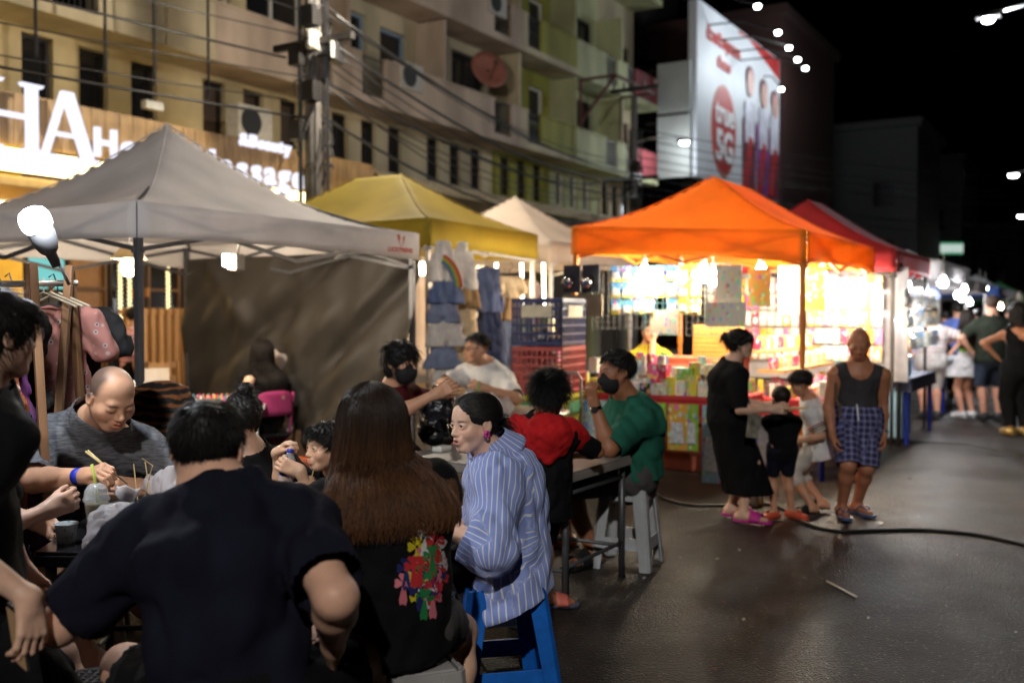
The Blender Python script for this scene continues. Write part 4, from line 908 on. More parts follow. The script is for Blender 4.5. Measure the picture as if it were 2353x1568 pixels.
# flood lamp boxes on the first pole
for q, lb in ((W(722, 95, 13.4), 'boxy grey floodlight bolted to the utility pole'), (W(772, 122, 13.3), 'small black floodlight bolted to the utility pole')):
    o = thing('pole_floodlight', lb, 'floodlight', q); mb = MB(); mb.box(q, (.30, .14, .26), (U + N * .4), taper=.9); mb.build('housing', mk('floodlight grey', (.35, .33, .28), .5) if 'grey' in lb else DKMETAL, o, bevel=.01)
    mb = MB(); mb.box(q - Vector((0, .09, 0)), (.25, .02, .21), (U + N * .4)); mb.build('lens', mk('lamp glass', (.5, .5, .45), .2), o); mb = MB(); mb.bar(q, Vector((P1.x, P1.y, q.z)), .04); mb.build('bracket', DKMETAL, o)
def cable(p, q, sag, r, label='black overhead cable strung between the utility poles', group='overhead cables'):
    mb = MB(); n = 14; mb.tube([p.lerp(q, t) - Z * (sag * 4 * t * (1 - t)) for t in np.linspace(0, 1, n)], r * .65, 5); return tag(mb.build('overhead_cable', CAB, None, True), label, 'cable', group)
rr = random.Random(3)
for k in range(12):
    z1 = 4.3 + .13 * k + rr.uniform(-.05, .05); off = N * rr.uniform(-.5, .4)
    cable(P1 + off + Z * z1, P2 + off * .6 + Z * (z1 + rr.uniform(-.3, .2)), rr.uniform(.3, .9), .016 if k % 3 else .034)
for k in range(14):
    z1 = 4.2 + .32 * k * .9; off = N * rr.uniform(-.6, .9)
    cable(P0 + off + Z * (z1 + rr.uniform(0, .5)), P1 + off * .6 + Z * z1, rr.uniform(.2, .7), .014 if k % 3 else .026, 'black overhead cable running past the salon front', 'overhead cables before the salon')
for k in range(8):
    z1 = 5.0 + .25 * k; cable(P2 + Z * (z1 - .2), P2 + U * 30 - N * 14 + Z * (z1 + 1.2 * rr.random()), rr.uniform(.4, .9), .02, 'overhead cable crossing the street against the night sky', 'overhead cables across the street')
for px, a in ((90, 9.2), (248, 10.4), (360, 11.3), (483, 12.6)):
    r_ = (px - CX) / FPX; z_ = 12.2 / (.518 - .855 * r_); q = W(px, 725, z_); mb = MB(); mb.tube([Vector((q.x, q.y, 4.9)), Vector((q.x, q.y, 8.5))], .022, 6)
    tag(mb.build('drop_cable', CAB, None), 'thin vertical drop cable hanging before the shophouse windows', 'cable', 'vertical drop cables')
q = W(350, 243, 14.2); mb = MB(); mb.box(q, (.30, .12, .12), U); tag(mb.build('cable_splice_box', mk('pale box', (.55, .55, .5), .5), None, bevel=.01), 'pale splice box hanging on the overhead cables', 'junction box')
SLW = emitter('street lamp white', (.93, .97, 1), 40)
def street_lamp(p, side, power, label, hz=8.0, group='street lamps', r=.13, post=True, col=(.86, .93, 1)):
    o = thing('street_lamp', label, 'street lamp', Vector((p.x, p.y, 0)) + side * 2.2, group); b = Vector((p.x, p.y, 0)) + side * 2.2
    if post:
        mb = MB(); mb.tube([b, b + Z * (p.z + .1)], [.09, .06], 8); mb.build('pole', STEEL, o, True)
    mb = MB(); mb.tube([b + Z * (p.z + .05), b.lerp(Vector((p.x, p.y, 0)), .5) + Z * (p.z + .25), p + Z * .12], .035, 6); mb.build('arm', STEEL, o, True)
    mb = MB(); mb.box(p + Z * .08, (.5, .24, .09), side, taper=.8); mb.build('lamp_head', DKMETAL, o, bevel=.01)
    mb = MB(); mb.lathe([(.005, -.08), (r * .7, -.06), (r, 0), (r, .025), (.005, .03)], p, 14); mb.build('lens', SLW, o, True)
    if power: point('street light', p - Z * .16, power, col, .12, o)
    return o
street_lamp(W(2270, 45, 21.9), -N, 700, 'street lamp glaring high over the wide street', r=.13)
for px, py, z in ((2328, 403, 46), (2347, 497, 64), (2340, 567, 95)): street_lamp(W(px, py, z), -N, 0, 'distant street lamp far down the open side of the street', r=.12 + z * .002)
for px, py, z in ((1572, 328, 31.7), (1875, 512, 59), (2120, 575, 84), (2248, 603, 103), (2278, 597, 112), (2300, 622, 120), (2318, 628, 135), (2330, 632, 150)):
    street_lamp(W(px, py, z), N, 140 if z < 40 else 0, 'street lamp on the shophouse side beyond the tents', group='street lamps on the shophouse side', r=.09 + z * .0016)
LQ = W(915, -60, 12.4); street_lamp(LQ, (Vector((P1.x, P1.y, 0)) - Vector((LQ.x, LQ.y, 0))) / 2.2, 850, 'street lamp arm reaching from the utility pole', group=None, post=False, col=(1, .89, .72))
street_lamp(Vector((-.6, -8.0, 8.8)), -N * .8 - U * .5, 3500, 'street lamp standing over the food tables', group=None, col=(1, .95, .89))  # assumed lamp out of view, added to light diners and tents from the front
# ------------------------------------------------------------------ tents
def tent(label, a0, a1, b0, b1, eave, peak, vh, mat, legmat, ridge=0.0, ridge_axis='b', vmat=None, legs=(1, 1, 1, 1), curve=1.55, sagv=.03, lean=None, seed=1, truss=True, legr=.022, dip=.10):
    """corner order: (a0,b0) near street, (a1,b0), (a1,b1), (a0,b1); eave: four heights"""
    o = thing('market_tent', label, 'tent', S((a0 + a1) / 2, (b0 + b1) / 2), 'market tents'); r = random.Random(seed)
    cor = [(a0, b0), (a1, b0), (a1, b1), (a0, b1)]
    def ez(u, v): return (eave[0] * (1 - u) + eave[1] * u) * (1 - v) + (eave[3] * (1 - u) + eave[2] * u) * v
    wa, wb = a1 - a0, b1 - b0
    def top_(u, v):
        x, y = 2 * u - 1, 2 * v - 1
        if ridge_axis == 'b': y = max(0, abs(y) - ridge) / (1 - ridge)
        else: x = max(0, abs(x) - ridge) / (1 - ridge)
        t = 1 - max(abs(x), abs(y)); g = (t ** curve) * .82 + t * .18
        x2, y2 = abs(2 * u - 1), abs(2 * v - 1)
        soft = dip * 4 * t * (1 - t) * (1 - abs(abs(x) - abs(y))) * 0
        sag = -dip * (1 - t) ** 2 * (1 - min(x2, y2) ** 2) * t * 2.0
        wob = .010 * math.sin(7 * u + seed) * math.sin(6 * v + 2 * seed) * t
        return S(a0 + wa * u, b0 + wb * v, ez(u, v) + (peak - ez(u, v)) * g + sag + wob)
    mb = MB(); n = 36; mb.grid(top_, n, n); cv = mb.build('canopy', mat, o, True, solid=.003)
    for k in range(4):
        p, q = cor[k], cor[(k + 1) % 4]; e0, e1 = eave[k], eave[(k + 1) % 4]; out = S((p[0] + q[0]) / 2 - (a0 + a1) / 2, (p[1] + q[1]) / 2 - (b0 + b1) / 2).normalized()
        def val(u, v, p=p, q=q, e0=e0, e1=e1, out=out, k=k):
            return S(p[0] + (q[0] - p[0]) * u, p[1] + (q[1] - p[1]) * u, e0 + (e1 - e0) * u + .002 - v * vh + sagv * math.sin(math.pi * u) * v * .8) + out * (.006 + .014 * math.sin(u * 9 + k + seed) * v * math.sin(math.pi * u) - .02 * v * math.sin(math.pi * u))
        mb = MB(); mb.grid(val, 30, 4); mb.build('valance', vmat or mat, o, True, solid=.003)
    for k in range(4):
        sm = MB(); uu, vv = ((0, 0), (1, 0), (1, 1), (0, 1))[k]; rr_ = ridge / 2; eu, ev = .5, .5
        if ridge_axis == 'b': ev = .5 + (rr_ if vv else -rr_)
        else: eu = .5 + (rr_ if uu else -rr_)
        sm.tube([top_(uu + (eu - uu) * t, vv + (ev - vv) * t) + Z * .003 for t in np.linspace(.01, 1, 26)], .006, 5); sm.build('seam', vmat or mat, o, True)
    for k in range(4):
        if not legs[k]: continue
        x, y = cor[k]; x += (.04 if x == a0 else -.04); y += (.04 if y == b0 else -.04); foot = S(x, y, 0); tp = S(x, y, eave[k] - .02)
        if lean and k in lean: foot = foot + lean[k]
        mb = MB(); mb.bar(foot, tp.lerp(foot, .45), legr * 1.6, up=U); mb.bar(tp.lerp(foot, .5), tp, legr * 2, up=U); mb.build('leg', legmat, o, bevel=.003)
        mb = MB(); mb.box(foot + Z * .006, (.09, .09, .012), U); mb.build('foot_plate', legmat, o)
    if truss:
        tm = legmat
        for k in range(4):
            p, q = cor[k], cor[(k + 1) % 4]; P_ = lambda u, dz: S(p[0] + (q[0] - p[0]) * u, p[1] + (q[1] - p[1]) * u, eave[k] + (eave[(k + 1) % 4] - eave[k]) * u + dz) * 1.0
            inn = (S((a0 + a1) / 2, (b0 + b1) / 2) - S((p[0] + q[0]) / 2, (p[1] + q[1]) / 2)).normalized() * .05
            for u0, u1, d0, d1 in ((0, .5, -.03, -.30), (0, .5, -.30, -.03), (.5, 1, -.03, -.30), (.5, 1, -.30, -.03)):
                mb = MB(); mb.bar(P_(u0, d0) + inn, P_(u1, d1) + inn, .016, .028); mb.build('truss_bar', tm, o)
            c = S((a0 + a1) / 2, (b0 + b1) / 2, peak - .35); mb = MB(); mb.bar(S(*cor[k], eave[k] - .05) + inn, c, .016, .028); mb.build('truss_bar', tm, o)
        mb = MB(); mb.tube([S((a0 + a1) / 2, (b0 + b1) / 2, peak - .6), S((a0 + a1) / 2, (b0 + b1) / 2, peak - .03)], .02, 8); mb.build('centre_pole', tm, o)
    return o
def fabric(n, c, tl=.35, **k): return mk(n, c, .75, var=.16, scale=1.6, bump=.55, bscale=3.2, transl=tl, **k)
TW = fabric('white tent fabric', (.84, .80, .80), .32); TY = fabric('yellow tent fabric', (.42, .31, .022), .35); TB = fabric('beige tent fabric', (.58, .48, .40), .3); TO = fabric('orange tent fabric', (.95, .40, .045), .55); TR = fabric('red tent fabric', (.42, .025, .03), .35); TWF = fabric('off-white tent fabric', (.55, .52, .52), .3)
GREYLEG = mk('grey enamel leg', (.10, .10, .11), .45, .4); ORLEG = mk('orange enamel leg', (.62, .20, .03), .45); WLEG = mk('pale steel leg', (.5, .48, .45), .4, .5)
wt = tent('white canopy tent with a pointed peak beside the dining tables', 4.03, 6.91, 5.12, 8.02, (2.2,) * 4, 3.05, .225, TW, GREYLEG, curve=1.8, seed=2)
# red mark on the white valance
RM = mk('red tent print', (.45, .04, .02), .6)
q = S(6.62, 5.10, 2.12); mb = MB()
for pts in ([(-.055, .05), (-.02, .055), (-.012, .02), (-.025, -.005), (.0, -.06)], [(.055, .05), (.025, .03), (.03, .0), (.012, -.045), (.04, .0)]): mb.poly([q + U * x + Z * y - N * .012 for x, y in pts], N, .004)
mb.build('printed_mark', RM, wt); put_text('printed_lettering', 'LUCKYFRIEND', .052, q - Z * .075 - U * .01 - N * .016, U, Z, RM, wt, .001, .002)
tent('yellow canopy tent over the clothes racks', 7.72, 9.80, 5.6, 8.5, (2.43, 2.41, 2.42, 2.42), 3.06, .28, TY, WLEG, ridge=.22, ridge_axis='b', curve=1.25, seed=4)
tent('beige canopy tent beyond the yellow one', 10.6, 13.0, 5.85, 8.35, (2.40,) * 4, 3.14, .26, TB, WLEG, curve=1.3, seed=6)
ot = tent('bright orange canopy tent over the toy and hardware stall', 8.55, 11.3, 2.25, 4.5, (2.22, 2.24, 2.36, 2.36), 2.86, .27, TO, ORLEG, ridge=.42, ridge_axis='a', curve=1.35, seed=8, lean={3: S(.0, .12)})
rt_ = tent('dark red canopy tent behind the orange one', 11.75, 14.1, 2.1, 4.5, (2.24,) * 4, 2.95, .25, TR, DKMETAL, ridge=.3, ridge_axis='a', curve=1.25, seed=9)
tent('off white canopy tent at the garment stall far down the street', 16.5, 20.0, 2.3, 5.6, (2.35,) * 4, 2.75, .3, TWF, WLEG, curve=1.1, seed=11, truss=False)
tent('pale canopy tent beyond the garment stall', 22.5, 26.0, 2.6, 5.6, (2.3,) * 4, 3.0, .3, TWF, WLEG, curve=1.2, seed=12, truss=False)
for k, (a, c) in enumerate(((31, 'blue'), (37, 'white'), (45, 'green'))):
    tent('small %s canopy tent in the far market row' % c, a, a + 3, 2.8, 5.6, (2.3,) * 4, 2.95, .28, fabric(c + ' far tent fabric', {'blue': (.06, .12, .4), 'white': (.5, .5, .5), 'green': (.06, .25, .1)}[c], .3), WLEG, seed=13 + k, truss=False)
# ------------------------------------------------------------------ grey tarpaulin wall of the white tent
TARP = mk('grey tarpaulin', (.036, .030, .024), .55, var=.12, scale=1.5, spec=.35)
def tarp(u, v):
    x = 8.0 - 2.86 * u; z = 2.06 - 1.72 * v; f = 0
    for ph, an, am, wl in ((.3, 1.0, .05, .70), (1.7, .45, .045, .42), (4.0, 1.3, .03, .33), (2.2, .15, .022, .22), (5.1, .8, .014, .14)):
        f += am * math.sin((u * math.cos(an) * 2.9 + v * math.sin(an) * 1.7) * 2 * math.pi / wl / 1.6 + ph + 1.3 * math.sin(3 * u + 2 * v + ph))
    f *= (.25 + .75 * min(1, v * 2.5)) * (.3 + .7 * math.sin(math.pi * min(1, .08 + u)))
    f += .12 * math.exp(-((u + v * .75 - 1.08) / .06) ** 2) - .10 * math.exp(-((u + v * .7 - 1.32) / .06) ** 2) + .07 * math.exp(-((u + v * .9 - .72) / .05) ** 2) - .06 * math.exp(-((u - v * .5 - .12) / .05) ** 2)
    return S(6.86 + f * .75, x, z)
mb = MB(); mb.grid(tarp, 90, 60); tag(mb.build('tarpaulin', TARP, None, True, solid=.003), 'grey creased tarpaulin hung as a wall under the white tent', 'tarpaulin')
# lamps under the white tent
WARM = (1, .70, .36); WARMB = emitter('warm bulb', (1, .86, .62), 26); COOLB = emitter('cool bulb', (.93, .97, 1), 40)
def bulb(p, mat, label, power, col, group=None, r=.045, cap=True, drop=.25, light_dz=-.1, n='hanging_bulb', shade=None, lr=.05):
    o = thing(n, label, 'lamp', p, group); mb = MB(); mb.lathe([(.004, -r * 1.25), (r * .65, -r * 1.1), (r, -r * .4), (r, r * .3), (r * .55, r * 1.2), (r * .4, r * 1.6)], p, 14); mb.build('bulb', mat, o, True)
    mb = MB(); mb.lathe([(r * .42, r * 1.55), (r * .45, r * 2.6), (r * .2, r * 2.9)], p, 10); mb.tube([p + Z * r * 2.8, p + Z * (r * 2.8 + drop)], .005, 5); mb.build('socket_and_cord', mk('white plastic', (.7, .69, .66), .5), o)
    if shade:
        mb = MB(); mb.lathe([(r * .6, r * 2.6), (r * 1.2, r * 2.0), (r * 2.2, r * .9)], p, 18, cap=False); mb.build('shade', shade, o, True, solid=.002)
    if power: point('lamp light', p + Z * light_dz, power, col, lr, o)
    return o
p = W(296, 612, 7.6); bulb(p, WARMB, 'glowing glass pendant lamp hanging under the white tent', 85, (1, .82, .58), None, .062, shade=mk('cream shade', (.6, .5, .35), .5, transl=.4), drop=.35, light_dz=-.12)
p = W(523, 598, 7.9); o = thing('spot_lamp', 'small square spot lamp clamped under the white tent', 'lamp', p); mb = MB(); mb.box(p, (.10, .05, .10), U + N * .3); mb.build('lens', COOLB, o, bevel=.015); mb = MB(); mb.box(p + Vector((.05, .06, -.01)), (.14, .08, .13), U + N * .3); mb.bar(p + Vector((.05, .05, 0)), p + Vector((.08, .1, .2)), .02); mb.build('housing', mk('lamp grey', (.3, .28, .26), .5), o, bevel=.01); point('lamp light', p + Vector((-.05, -.14, -.06)), 55, (1, .86, .66), .05, o)
# big clear bulb on a gooseneck over the clothes rack
p = W(80, 505, 3.7); o = thing('gooseneck_bulb_lamp', 'glaring white bulb on a bent gooseneck over the clothes rack', 'lamp', W(160, 655, 3.85)); ax = (W(80, 505, 3.7) - W(116, 580, 3.76)).normalized()
mb = MB(); mb.lathe([(.046, .0), (.054, .012), (.057, .03), (.056, .052), (.045, .075), (.024, .086), (.003, .088)], p - ax * .04, 22, ax); mb.build('bulb', emitter('glaring bulb', (.92, .96, 1), 40), o, True)
mb = MB(); mb.lathe([(.018, -.15), (.020, -.10), (.034, -.085), (.044, -.06), (.050, -.002)], p - ax * .04, 18, ax); mb.build('heat_sink', mk('bulb housing', (.07, .07, .075), .5), o, True)
mb = MB(); mb.tube([W(116, 580, 3.76), W(135, 605, 3.78), W(148, 630, 3.8), W(158, 652, 3.85)], .007, 8); mb.build('gooseneck', STEEL, o, True)
point('lamp light', p + ax * .12 + Vector((.14, -.12, .06)), 60, (.88, .94, 1), .05, o)
# ------------------------------------------------------------------ clothes rack with hung dresses
rk = thing('clothes_rack', 'wooden A-frame clothes rack with a metal rail', 'clothes rack', W(120, 1050, 4.2))
for a, b_ in (((75, 605, 3.95), (110, 1180, 3.85)), ((72, 605, 4.0), (30, 1180, 4.2)), ((160, 610, 4.25), (118, 1180, 4.1)), ((160, 610, 4.28), (205, 1180, 4.4))):
    mb = MB(); mb.bar(W(*a), W(*b_), .032, .026); mb.build('wood_leg', WOODD, rk, bevel=.003)
mb = MB(); mb.tube([W(-150, 655, 3.75), W(175, 650, 4.3)], .014, 10); mb.build('rail', STEEL, rk, True)
def garment(label, p, right, w, l, mat, kind='dress', sl=.3, group='clothes on the wooden rack', seed=1, hang=True, hmat=None, thick=.05, h=.012, waist=.62):
    """cloth on a hanger: p is the hanger hook, right the shoulder line"""
    right = Vector(right).normalized(); fw = right.cross(Z); o = thing('hung_' + {'dress': 'dress', 'shorts': 'shorts', 'skirt': 'skirt', 'shirt': 'shirt', 'pants': 'trousers', 'overalls': 'overalls'}[kind], label, 'garment', p, group)
    top_ = p - Z * .07; pr = []
    if kind in ('dress', 'shirt'):
        pr = [rc(top_ - right * w * .36 - Z * .03, top_ + right * w * .36 - Z * .03, thick * .7, thick * .7, .03, fw, .8), rc(top_ - Z * .06, top_ - Z * l * .45, thick, thick * .8, .05, right, w * .40 / thick), rc(top_ - Z * l * .45, top_ - Z * l, thick * .8, thick * 1.1, .05, right, w * (.40 if kind == 'shirt' else .46) / thick)]
        for s in (-1, 1): pr.append(rc(top_ + right * (s * w * .40) - Z * .05, top_ + right * (s * (w * .40 + sl * .35)) - Z * (.05 + sl * .7), thick * 1.0, thick * 1.15, .04))
        cuts = [(top_ - Z * l, -Z)]; br = [(pr, cuts)]
    elif kind == 'skirt': br = [([rc(top_, top_ - Z * l, thick * .7, thick * 1.2, .03, right, w * .40 / thick)], [(top_ - Z * l, -Z), (top_, Z)])]
    elif kind in ('shorts', 'pants', 'overalls'):
        ht = l * (waist if kind == 'shorts' else .35); br = [([rc(top_, top_ - Z * ht, thick * .8, thick, .03, right, w * .40 / thick)], [(top_, Z)])]
        for s in (-1, 1): br.append(([rc(top_ - Z * ht * .8 + right * s * w * .20, top_ - Z * (l + .1) + right * s * w * .27, thick * 1.0, thick * 1.1, .02, right, w * .23 / thick)], [(top_ - Z * l, -Z)]))
        if kind == 'overalls':
            br[0][0].append(rc(top_ + Z * .12, top_, thick * .7, thick * .8, .03, right, w * .26 / thick)); br[0] = (br[0][0], [(top_ + Z * .14, Z)])
    ctx = dict(J={k: top_ for k in ()}, h=h, root=o)
    allp = [q for b__, _ in br for q in b__]
    # pattern coordinates are not needed here: a plain cloth
    lo = np.min([q.lo for q in allp], 0) - .04; hi = np.max([q.hi for q in allp], 0) + .04; shape = tuple(np.ceil((hi - lo) / h).astype(int) + 1); tot = None
    X, Y, Zz = [lo[i] + h * np.arange(shape[i], dtype=f4) for i in range(3)]; wf = wrinkle(.012, .13, seed, squash=.12)
    for prims, cuts in br:
        F, ax = field(prims, lo, h, shape); i, j, kk = np.nonzero(np.abs(F) < .05); F[i, j, kk] += wf(X[i], Y[j], Zz[kk])
        for pp, n_ in cuts: F = np.maximum(F, ((X - pp[0]) * n_[0])[:, None, None] + ((Y - pp[1]) * n_[1])[None, :, None] + ((Zz - pp[2]) * n_[2])[None, None, :])
        tot = F if tot is None else np.minimum(tot, F)
    V, Fc = nets(tot, lo, h); g = link('cloth', raw_mesh('cloth', V, Fc), o, mat)
    if hang:
        mb = MB(); mb.tube([p + Z * .06, p + Z * .075 + right * .02, p + Z * .03 + right * .035, p, top_ + Z * .02], .0035, 5); mb.tube([top_ - right * w * .38 - Z * .04, top_ + Z * .012, top_ + right * w * .38 - Z * .04], .008, 6); mb.build('hanger', hmat or mk('black hanger', (.015, .015, .015), .5), o)
    return o
def dots(name, base, dot, ring, scale=22):
    m = mk(name, base, .75, var=.08, scale=6, transl=.15); nt = m.node_tree; L = nt.links; b = nt.nodes['Principled BSDF']; tc = nt.nodes.new('ShaderNodeTexCoord'); v = nt.nodes.new('ShaderNodeTexVoronoi'); v.inputs['Scale'].default_value = scale; v.inputs['Randomness'].default_value = .55
    L.new(tc.outputs['Object'], v.inputs[0]); cr = nt.nodes.new('ShaderNodeValToRGB'); cr.color_ramp.interpolation = 'CONSTANT'; e = cr.color_ramp.elements; e[0].color = (*dot, 1); e[1].position = .10; e[1].color = (*ring, 1); q = e.new(.24); q.color = (*base, 1)
    L.new(v.outputs[0], cr.inputs[0]); L.new(cr.outputs[0], b.inputs['Base Color']); return m
PINKD = dots('pink daisy cotton', (.52, .22, .18), (.02, .02, .03), (.62, .45, .42)); BLKC = mk('black cotton', (.010, .010, .011), .8, var=.15); PURC = mk('purple cotton', (.09, .02, .10), .7); NAVYC = mk('navy cotton', (.008, .010, .026), .8); ORC = mk('rust satin', (.25, .06, .02), .35)
RD = (W(175, 650, 4.3) - W(-150, 655, 3.75)).normalized(); RX = RD.cross(Z).normalized()
garment('pink daisy print dress on a black hanger', W(112, 668, 4.40), Vector((1, .25, 0)), .42, .95, PINKD, 'dress', .22, seed=3, thick=.036)
garment('black dress hung behind the pink one on the rack', W(150, 672, 4.62), Vector((1, .3, 0)), .46, 1.0, BLKC, 'dress', .2, seed=4, thick=.03)
for k, (px, z, m, lb) in enumerate(((12, 4.2, BLKC, 'black dress hung near the wooden upright of the rack'), (-15, 3.98, PURC, 'purple dress hung on the rack'), (-40, 3.92, ORC, 'rust satin dress hung on the rack'), (-65, 3.86, NAVYC, 'navy dress hung on the rack'))):
    garment(lb, W(px, 668, z), RX + RD * .25, .40, .85 + .1 * (k % 2), m, 'dress', .06, seed=5 + k, thick=.028)
for k in range(3):
    q = W(100 + 16 * k, 655, 4.16 + .05 * k); o = thing('empty_hanger', 'pale wooden hanger on the clothes rack rail', 'hanger', q, 'empty hangers on the rack'); mb = MB(); d = RX; mb.tube([q - d * .2 - Z * .09, q - Z * .03, q + d * .2 - Z * .09], .005, 6); mb.tube([q - Z * .03, q + Z * .03], .003, 5); mb.build('hanger_body', mk('pale hanger', (.42, .38, .20) if k % 2 else (.5, .42, .3), .5), o)
# ------------------------------------------------------------------ nail table under the white tent
PLW = mk('white plastic', (.7, .69, .66), .5); PINKP = mk('pink plastic', (.50, .06, .20), .4)
nt_ = thing('nail_table', 'white folding table with nail polish bottles under the tent', 'table', W(460, 1000, 8.5)); NC = Vector((W(455, 900, 8.6).x, W(455, 900, 8.6).y, .72))
mb = MB(); mb.box(NC, (1.15, .55, .03), U - N * 1.1); mb.build('tabletop', PLW, nt_, bevel=.008)
XX = (U - N * 1.1).normalized(); YY = Z.cross(XX)
for i, j in ((-1, -1), (1, -1), (1, 1), (-1, 1)):
    mb = MB(); mb.tube([NC + XX * (.5 * i) + YY * (.22 * j) - Z * .015, Vector((NC.x, NC.y, 0)) + XX * (.52 * i) + YY * (.24 * j)], .012, 8); mb.build('leg', STEEL, nt_, True)
cols = [(.5, .04, .05), (.55, .15, .2), (.6, .4, .05), (.05, .2, .3), (.4, .02, .2), (.6, .3, .25), (.1, .1, .1), (.55, .5, .4)]; r_ = random.Random(4)
me_c = {}
for k in range(44):
    c = k % 8; q = NC + XX * (-.25 + .6 * (k % 15) / 15 + r_.uniform(-.01, .01)) + YY * (-.12 + .11 * (k // 15)) + Z * .015
    if c not in me_c:
        mb = MB(); mb.lathe([(.013, 0), (.015, .01), (.015, .03), (.006, .038), (.006, .06), (.004, .065)], (0, 0, 0), 8); me_c[c] = mb.mesh('nail_polish_bottle', mk('polish %d' % c, cols[c], .25), True)
    o = link('nail_polish_bottle', me_c[c]); o.location = q; o.scale = (1.5, 1.5, 1.3); tag(o, 'small coloured nail polish bottle standing on the nail table', 'bottle', 'nail polish bottles')
q = NC - XX * .36 + Z * .015; o = thing('upright_board', 'pale upright board standing on the nail table', 'board', q); mb = MB(); mb.box(q + Z * .16 + YY * .05, (.24, .012, .32), XX, YY * .9 + Z * .25); mb.build('board', mk('pale board', (.55, .48, .42), .5), o); mb = MB(); mb.box(q + Z * .01 + YY * .08, (.2, .12, .018), XX); mb.build('stand', PLW, o)
q = NC - XX * .52 + YY * .05 + Z * .015; mb = MB(); mb.lathe([(.035, 0), (.037, .02), (.036, .12), (.015, .15), (.014, .18)], q, 14); mb.box(q + Z * .195 - XX * .02, (.08, .03, .03), XX); tag(mb.build('spray_bottle', PLW, None, True), 'white spray bottle on the nail table', 'bottle')
q = NC - XX * .48 - YY * .2 + Z * .05; mb = MB(); mb.box(q, (.16, .12, .07), XX); tag(mb.build('tissue_pack', mk('tissue pack', (.6, .58, .55), .6), None, bevel=.015), 'soft white tissue pack on the nail table', 'tissue pack')
# pink folding chair
def chair(c, d, label, m, mseat):
    o = thing('folding_chair', label, 'chair', c); d = Vector(d).normalized(); s = d.cross(Z)
    mb = MB(); mb.grid(lambda u, v: c - d * (.19 + .03 * math.sin(math.pi * u)) + s * (.2 - .4 * u) + Z * (.62 + .22 * v * (1 - .25 * (2 * u - 1) ** 4)), 10, 5); mb.build('backrest', m, o, True, solid=.015)
    mb = MB(); mb.box(c + Z * .44, (.38, .36, .035), s); mb.build('seat', mseat, o, bevel=.012)
    for sg in (-1, 1):
        mb = MB(); mb.tube([c - d * .2 + s * sg * .2 + Z * .82, c - d * .14 + s * sg * .2 + Z * .44, c + d * .2 + s * sg * .2], .011, 8); mb.build('leg', m, o, True)
        mb = MB(); mb.tube([c + d * .14 + s * sg * .18 + Z * .43, c - d * .24 + s * sg * .18], .011, 8); mb.build('leg', m, o, True)
    mb = MB(); mb.tube([c + d * .15 + s * .2 + Z * .12, c + d * .15 - s * .2 + Z * .12], .009, 8); mb.build('crossbar', m, o)
    return o
CH = Vector((W(600, 900, 8.9).x, W(600, 900, 8.9).y, 0)); chair(CH, Vector((-.75, .65, 0)), 'pink metal folding chair at the nail table', PINKP, BLKC)
# tall pale plush figure by the tarpaulin
q = W(655, 905, 9.4); c0 = Vector((q.x, q.y, .55)); pr = [rc(c0, c0 + Z * .28, .12, .10, .05), rc(c0 + Z * .36, c0 + Z * .50, .11, .10, .05), rc(c0 + Z * .55 + Vector((-.05, 0, 0)), c0 + Z * .60 + Vector((-.09, 0, .02)), .035, .02, .03), rc(c0 + Z * .55 + Vector((.05, 0, 0)), c0 + Z * .70 + Vector((.075, 0, .0)), .04, .03, .03), rc(c0 + Z * .22 + Vector((-.1, -.05, 0)), c0 + Z * .05 + Vector((-.15, -.1, 0)), .04, .045, .03), rc(c0 + Z * .22 + Vector((.1, -.05, 0)), c0 + Z * .05 + Vector((.13, -.1, 0)), .04, .045, .03), rc(c0 + Vector((.06, -.1, -.06)), c0 + Vector((.08, -.22, -.08)), .05, .055, .03)]
F, ax, lo = polygonize(pr, .014); V, Fc = nets(F, lo, .014); o = thing('plush_toy', 'tall pale plush toy with a dark bow by the tarpaulin', 'plush toy', c0); link('plush_body', raw_mesh('plush_body', V, Fc), o, mk('pale plush', (.52, .45, .42), .9, bump=.3)); mb = MB(); mb.box(c0 + Z * .32 + Vector((0, -.1, 0)), (.12, .03, .05)); mb.build('bow', mk('bow', (.10, .02, .03), .6), o, bevel=.01)
mb = MB(); mb.box(Vector((q.x, q.y, .22)), (.5, .4, .44)); tag(mb.build('low_cabinet', WOODD, None, bevel=.01), 'low dark cabinet under the plush toy', 'cabinet')
# storage boxes behind the diners
def tub(c, d, label, m, lid, name='storage_box', x=U):
    o = thing(name, label, 'storage box', c); mb = MB(); mb.box(c + Z * (d[2] / 2), d, x, taper=1.08); mb.build('box_body', m, o, bevel=.015); mb = MB(); mb.box(c + Z * (d[2] + .015), (d[0] * 1.14, d[1] * 1.14, .035), x); mb.build('lid', lid, o, bevel=.01); return o
q = G(720, 1010); tub(Vector((q.x - .1, 7.3, 0)), (.75, .45, .32), 'wide clear storage box with yellow contents behind the diners', mk('milky box', (.55, .42, .20), .4, var=.5, scale=9), PLW)
q = Vector((W(760, 1000, 6.7).x, 6.6, 0)); tub(q, (.55, .42, .40), 'dark grey plastic storage box behind the diners', mk('dark grey plastic', (.03, .03, .032), .45), mk('dark grey plastic', (.03, .03, .032), .45))
q = Vector((W(745, 1000, 7.35).x + .15, 7.6, 0.36)); mb = MB(); mb.box(q + Z * .06 + Vector((-.3, -.3, 0)), (.3, .2, .07)); tag(mb.build('orange_snack_packet', mk('orange packet', (.5, .10, .03), .4), None, bevel=.02), 'orange packet lying on the clear storage box', 'packet')
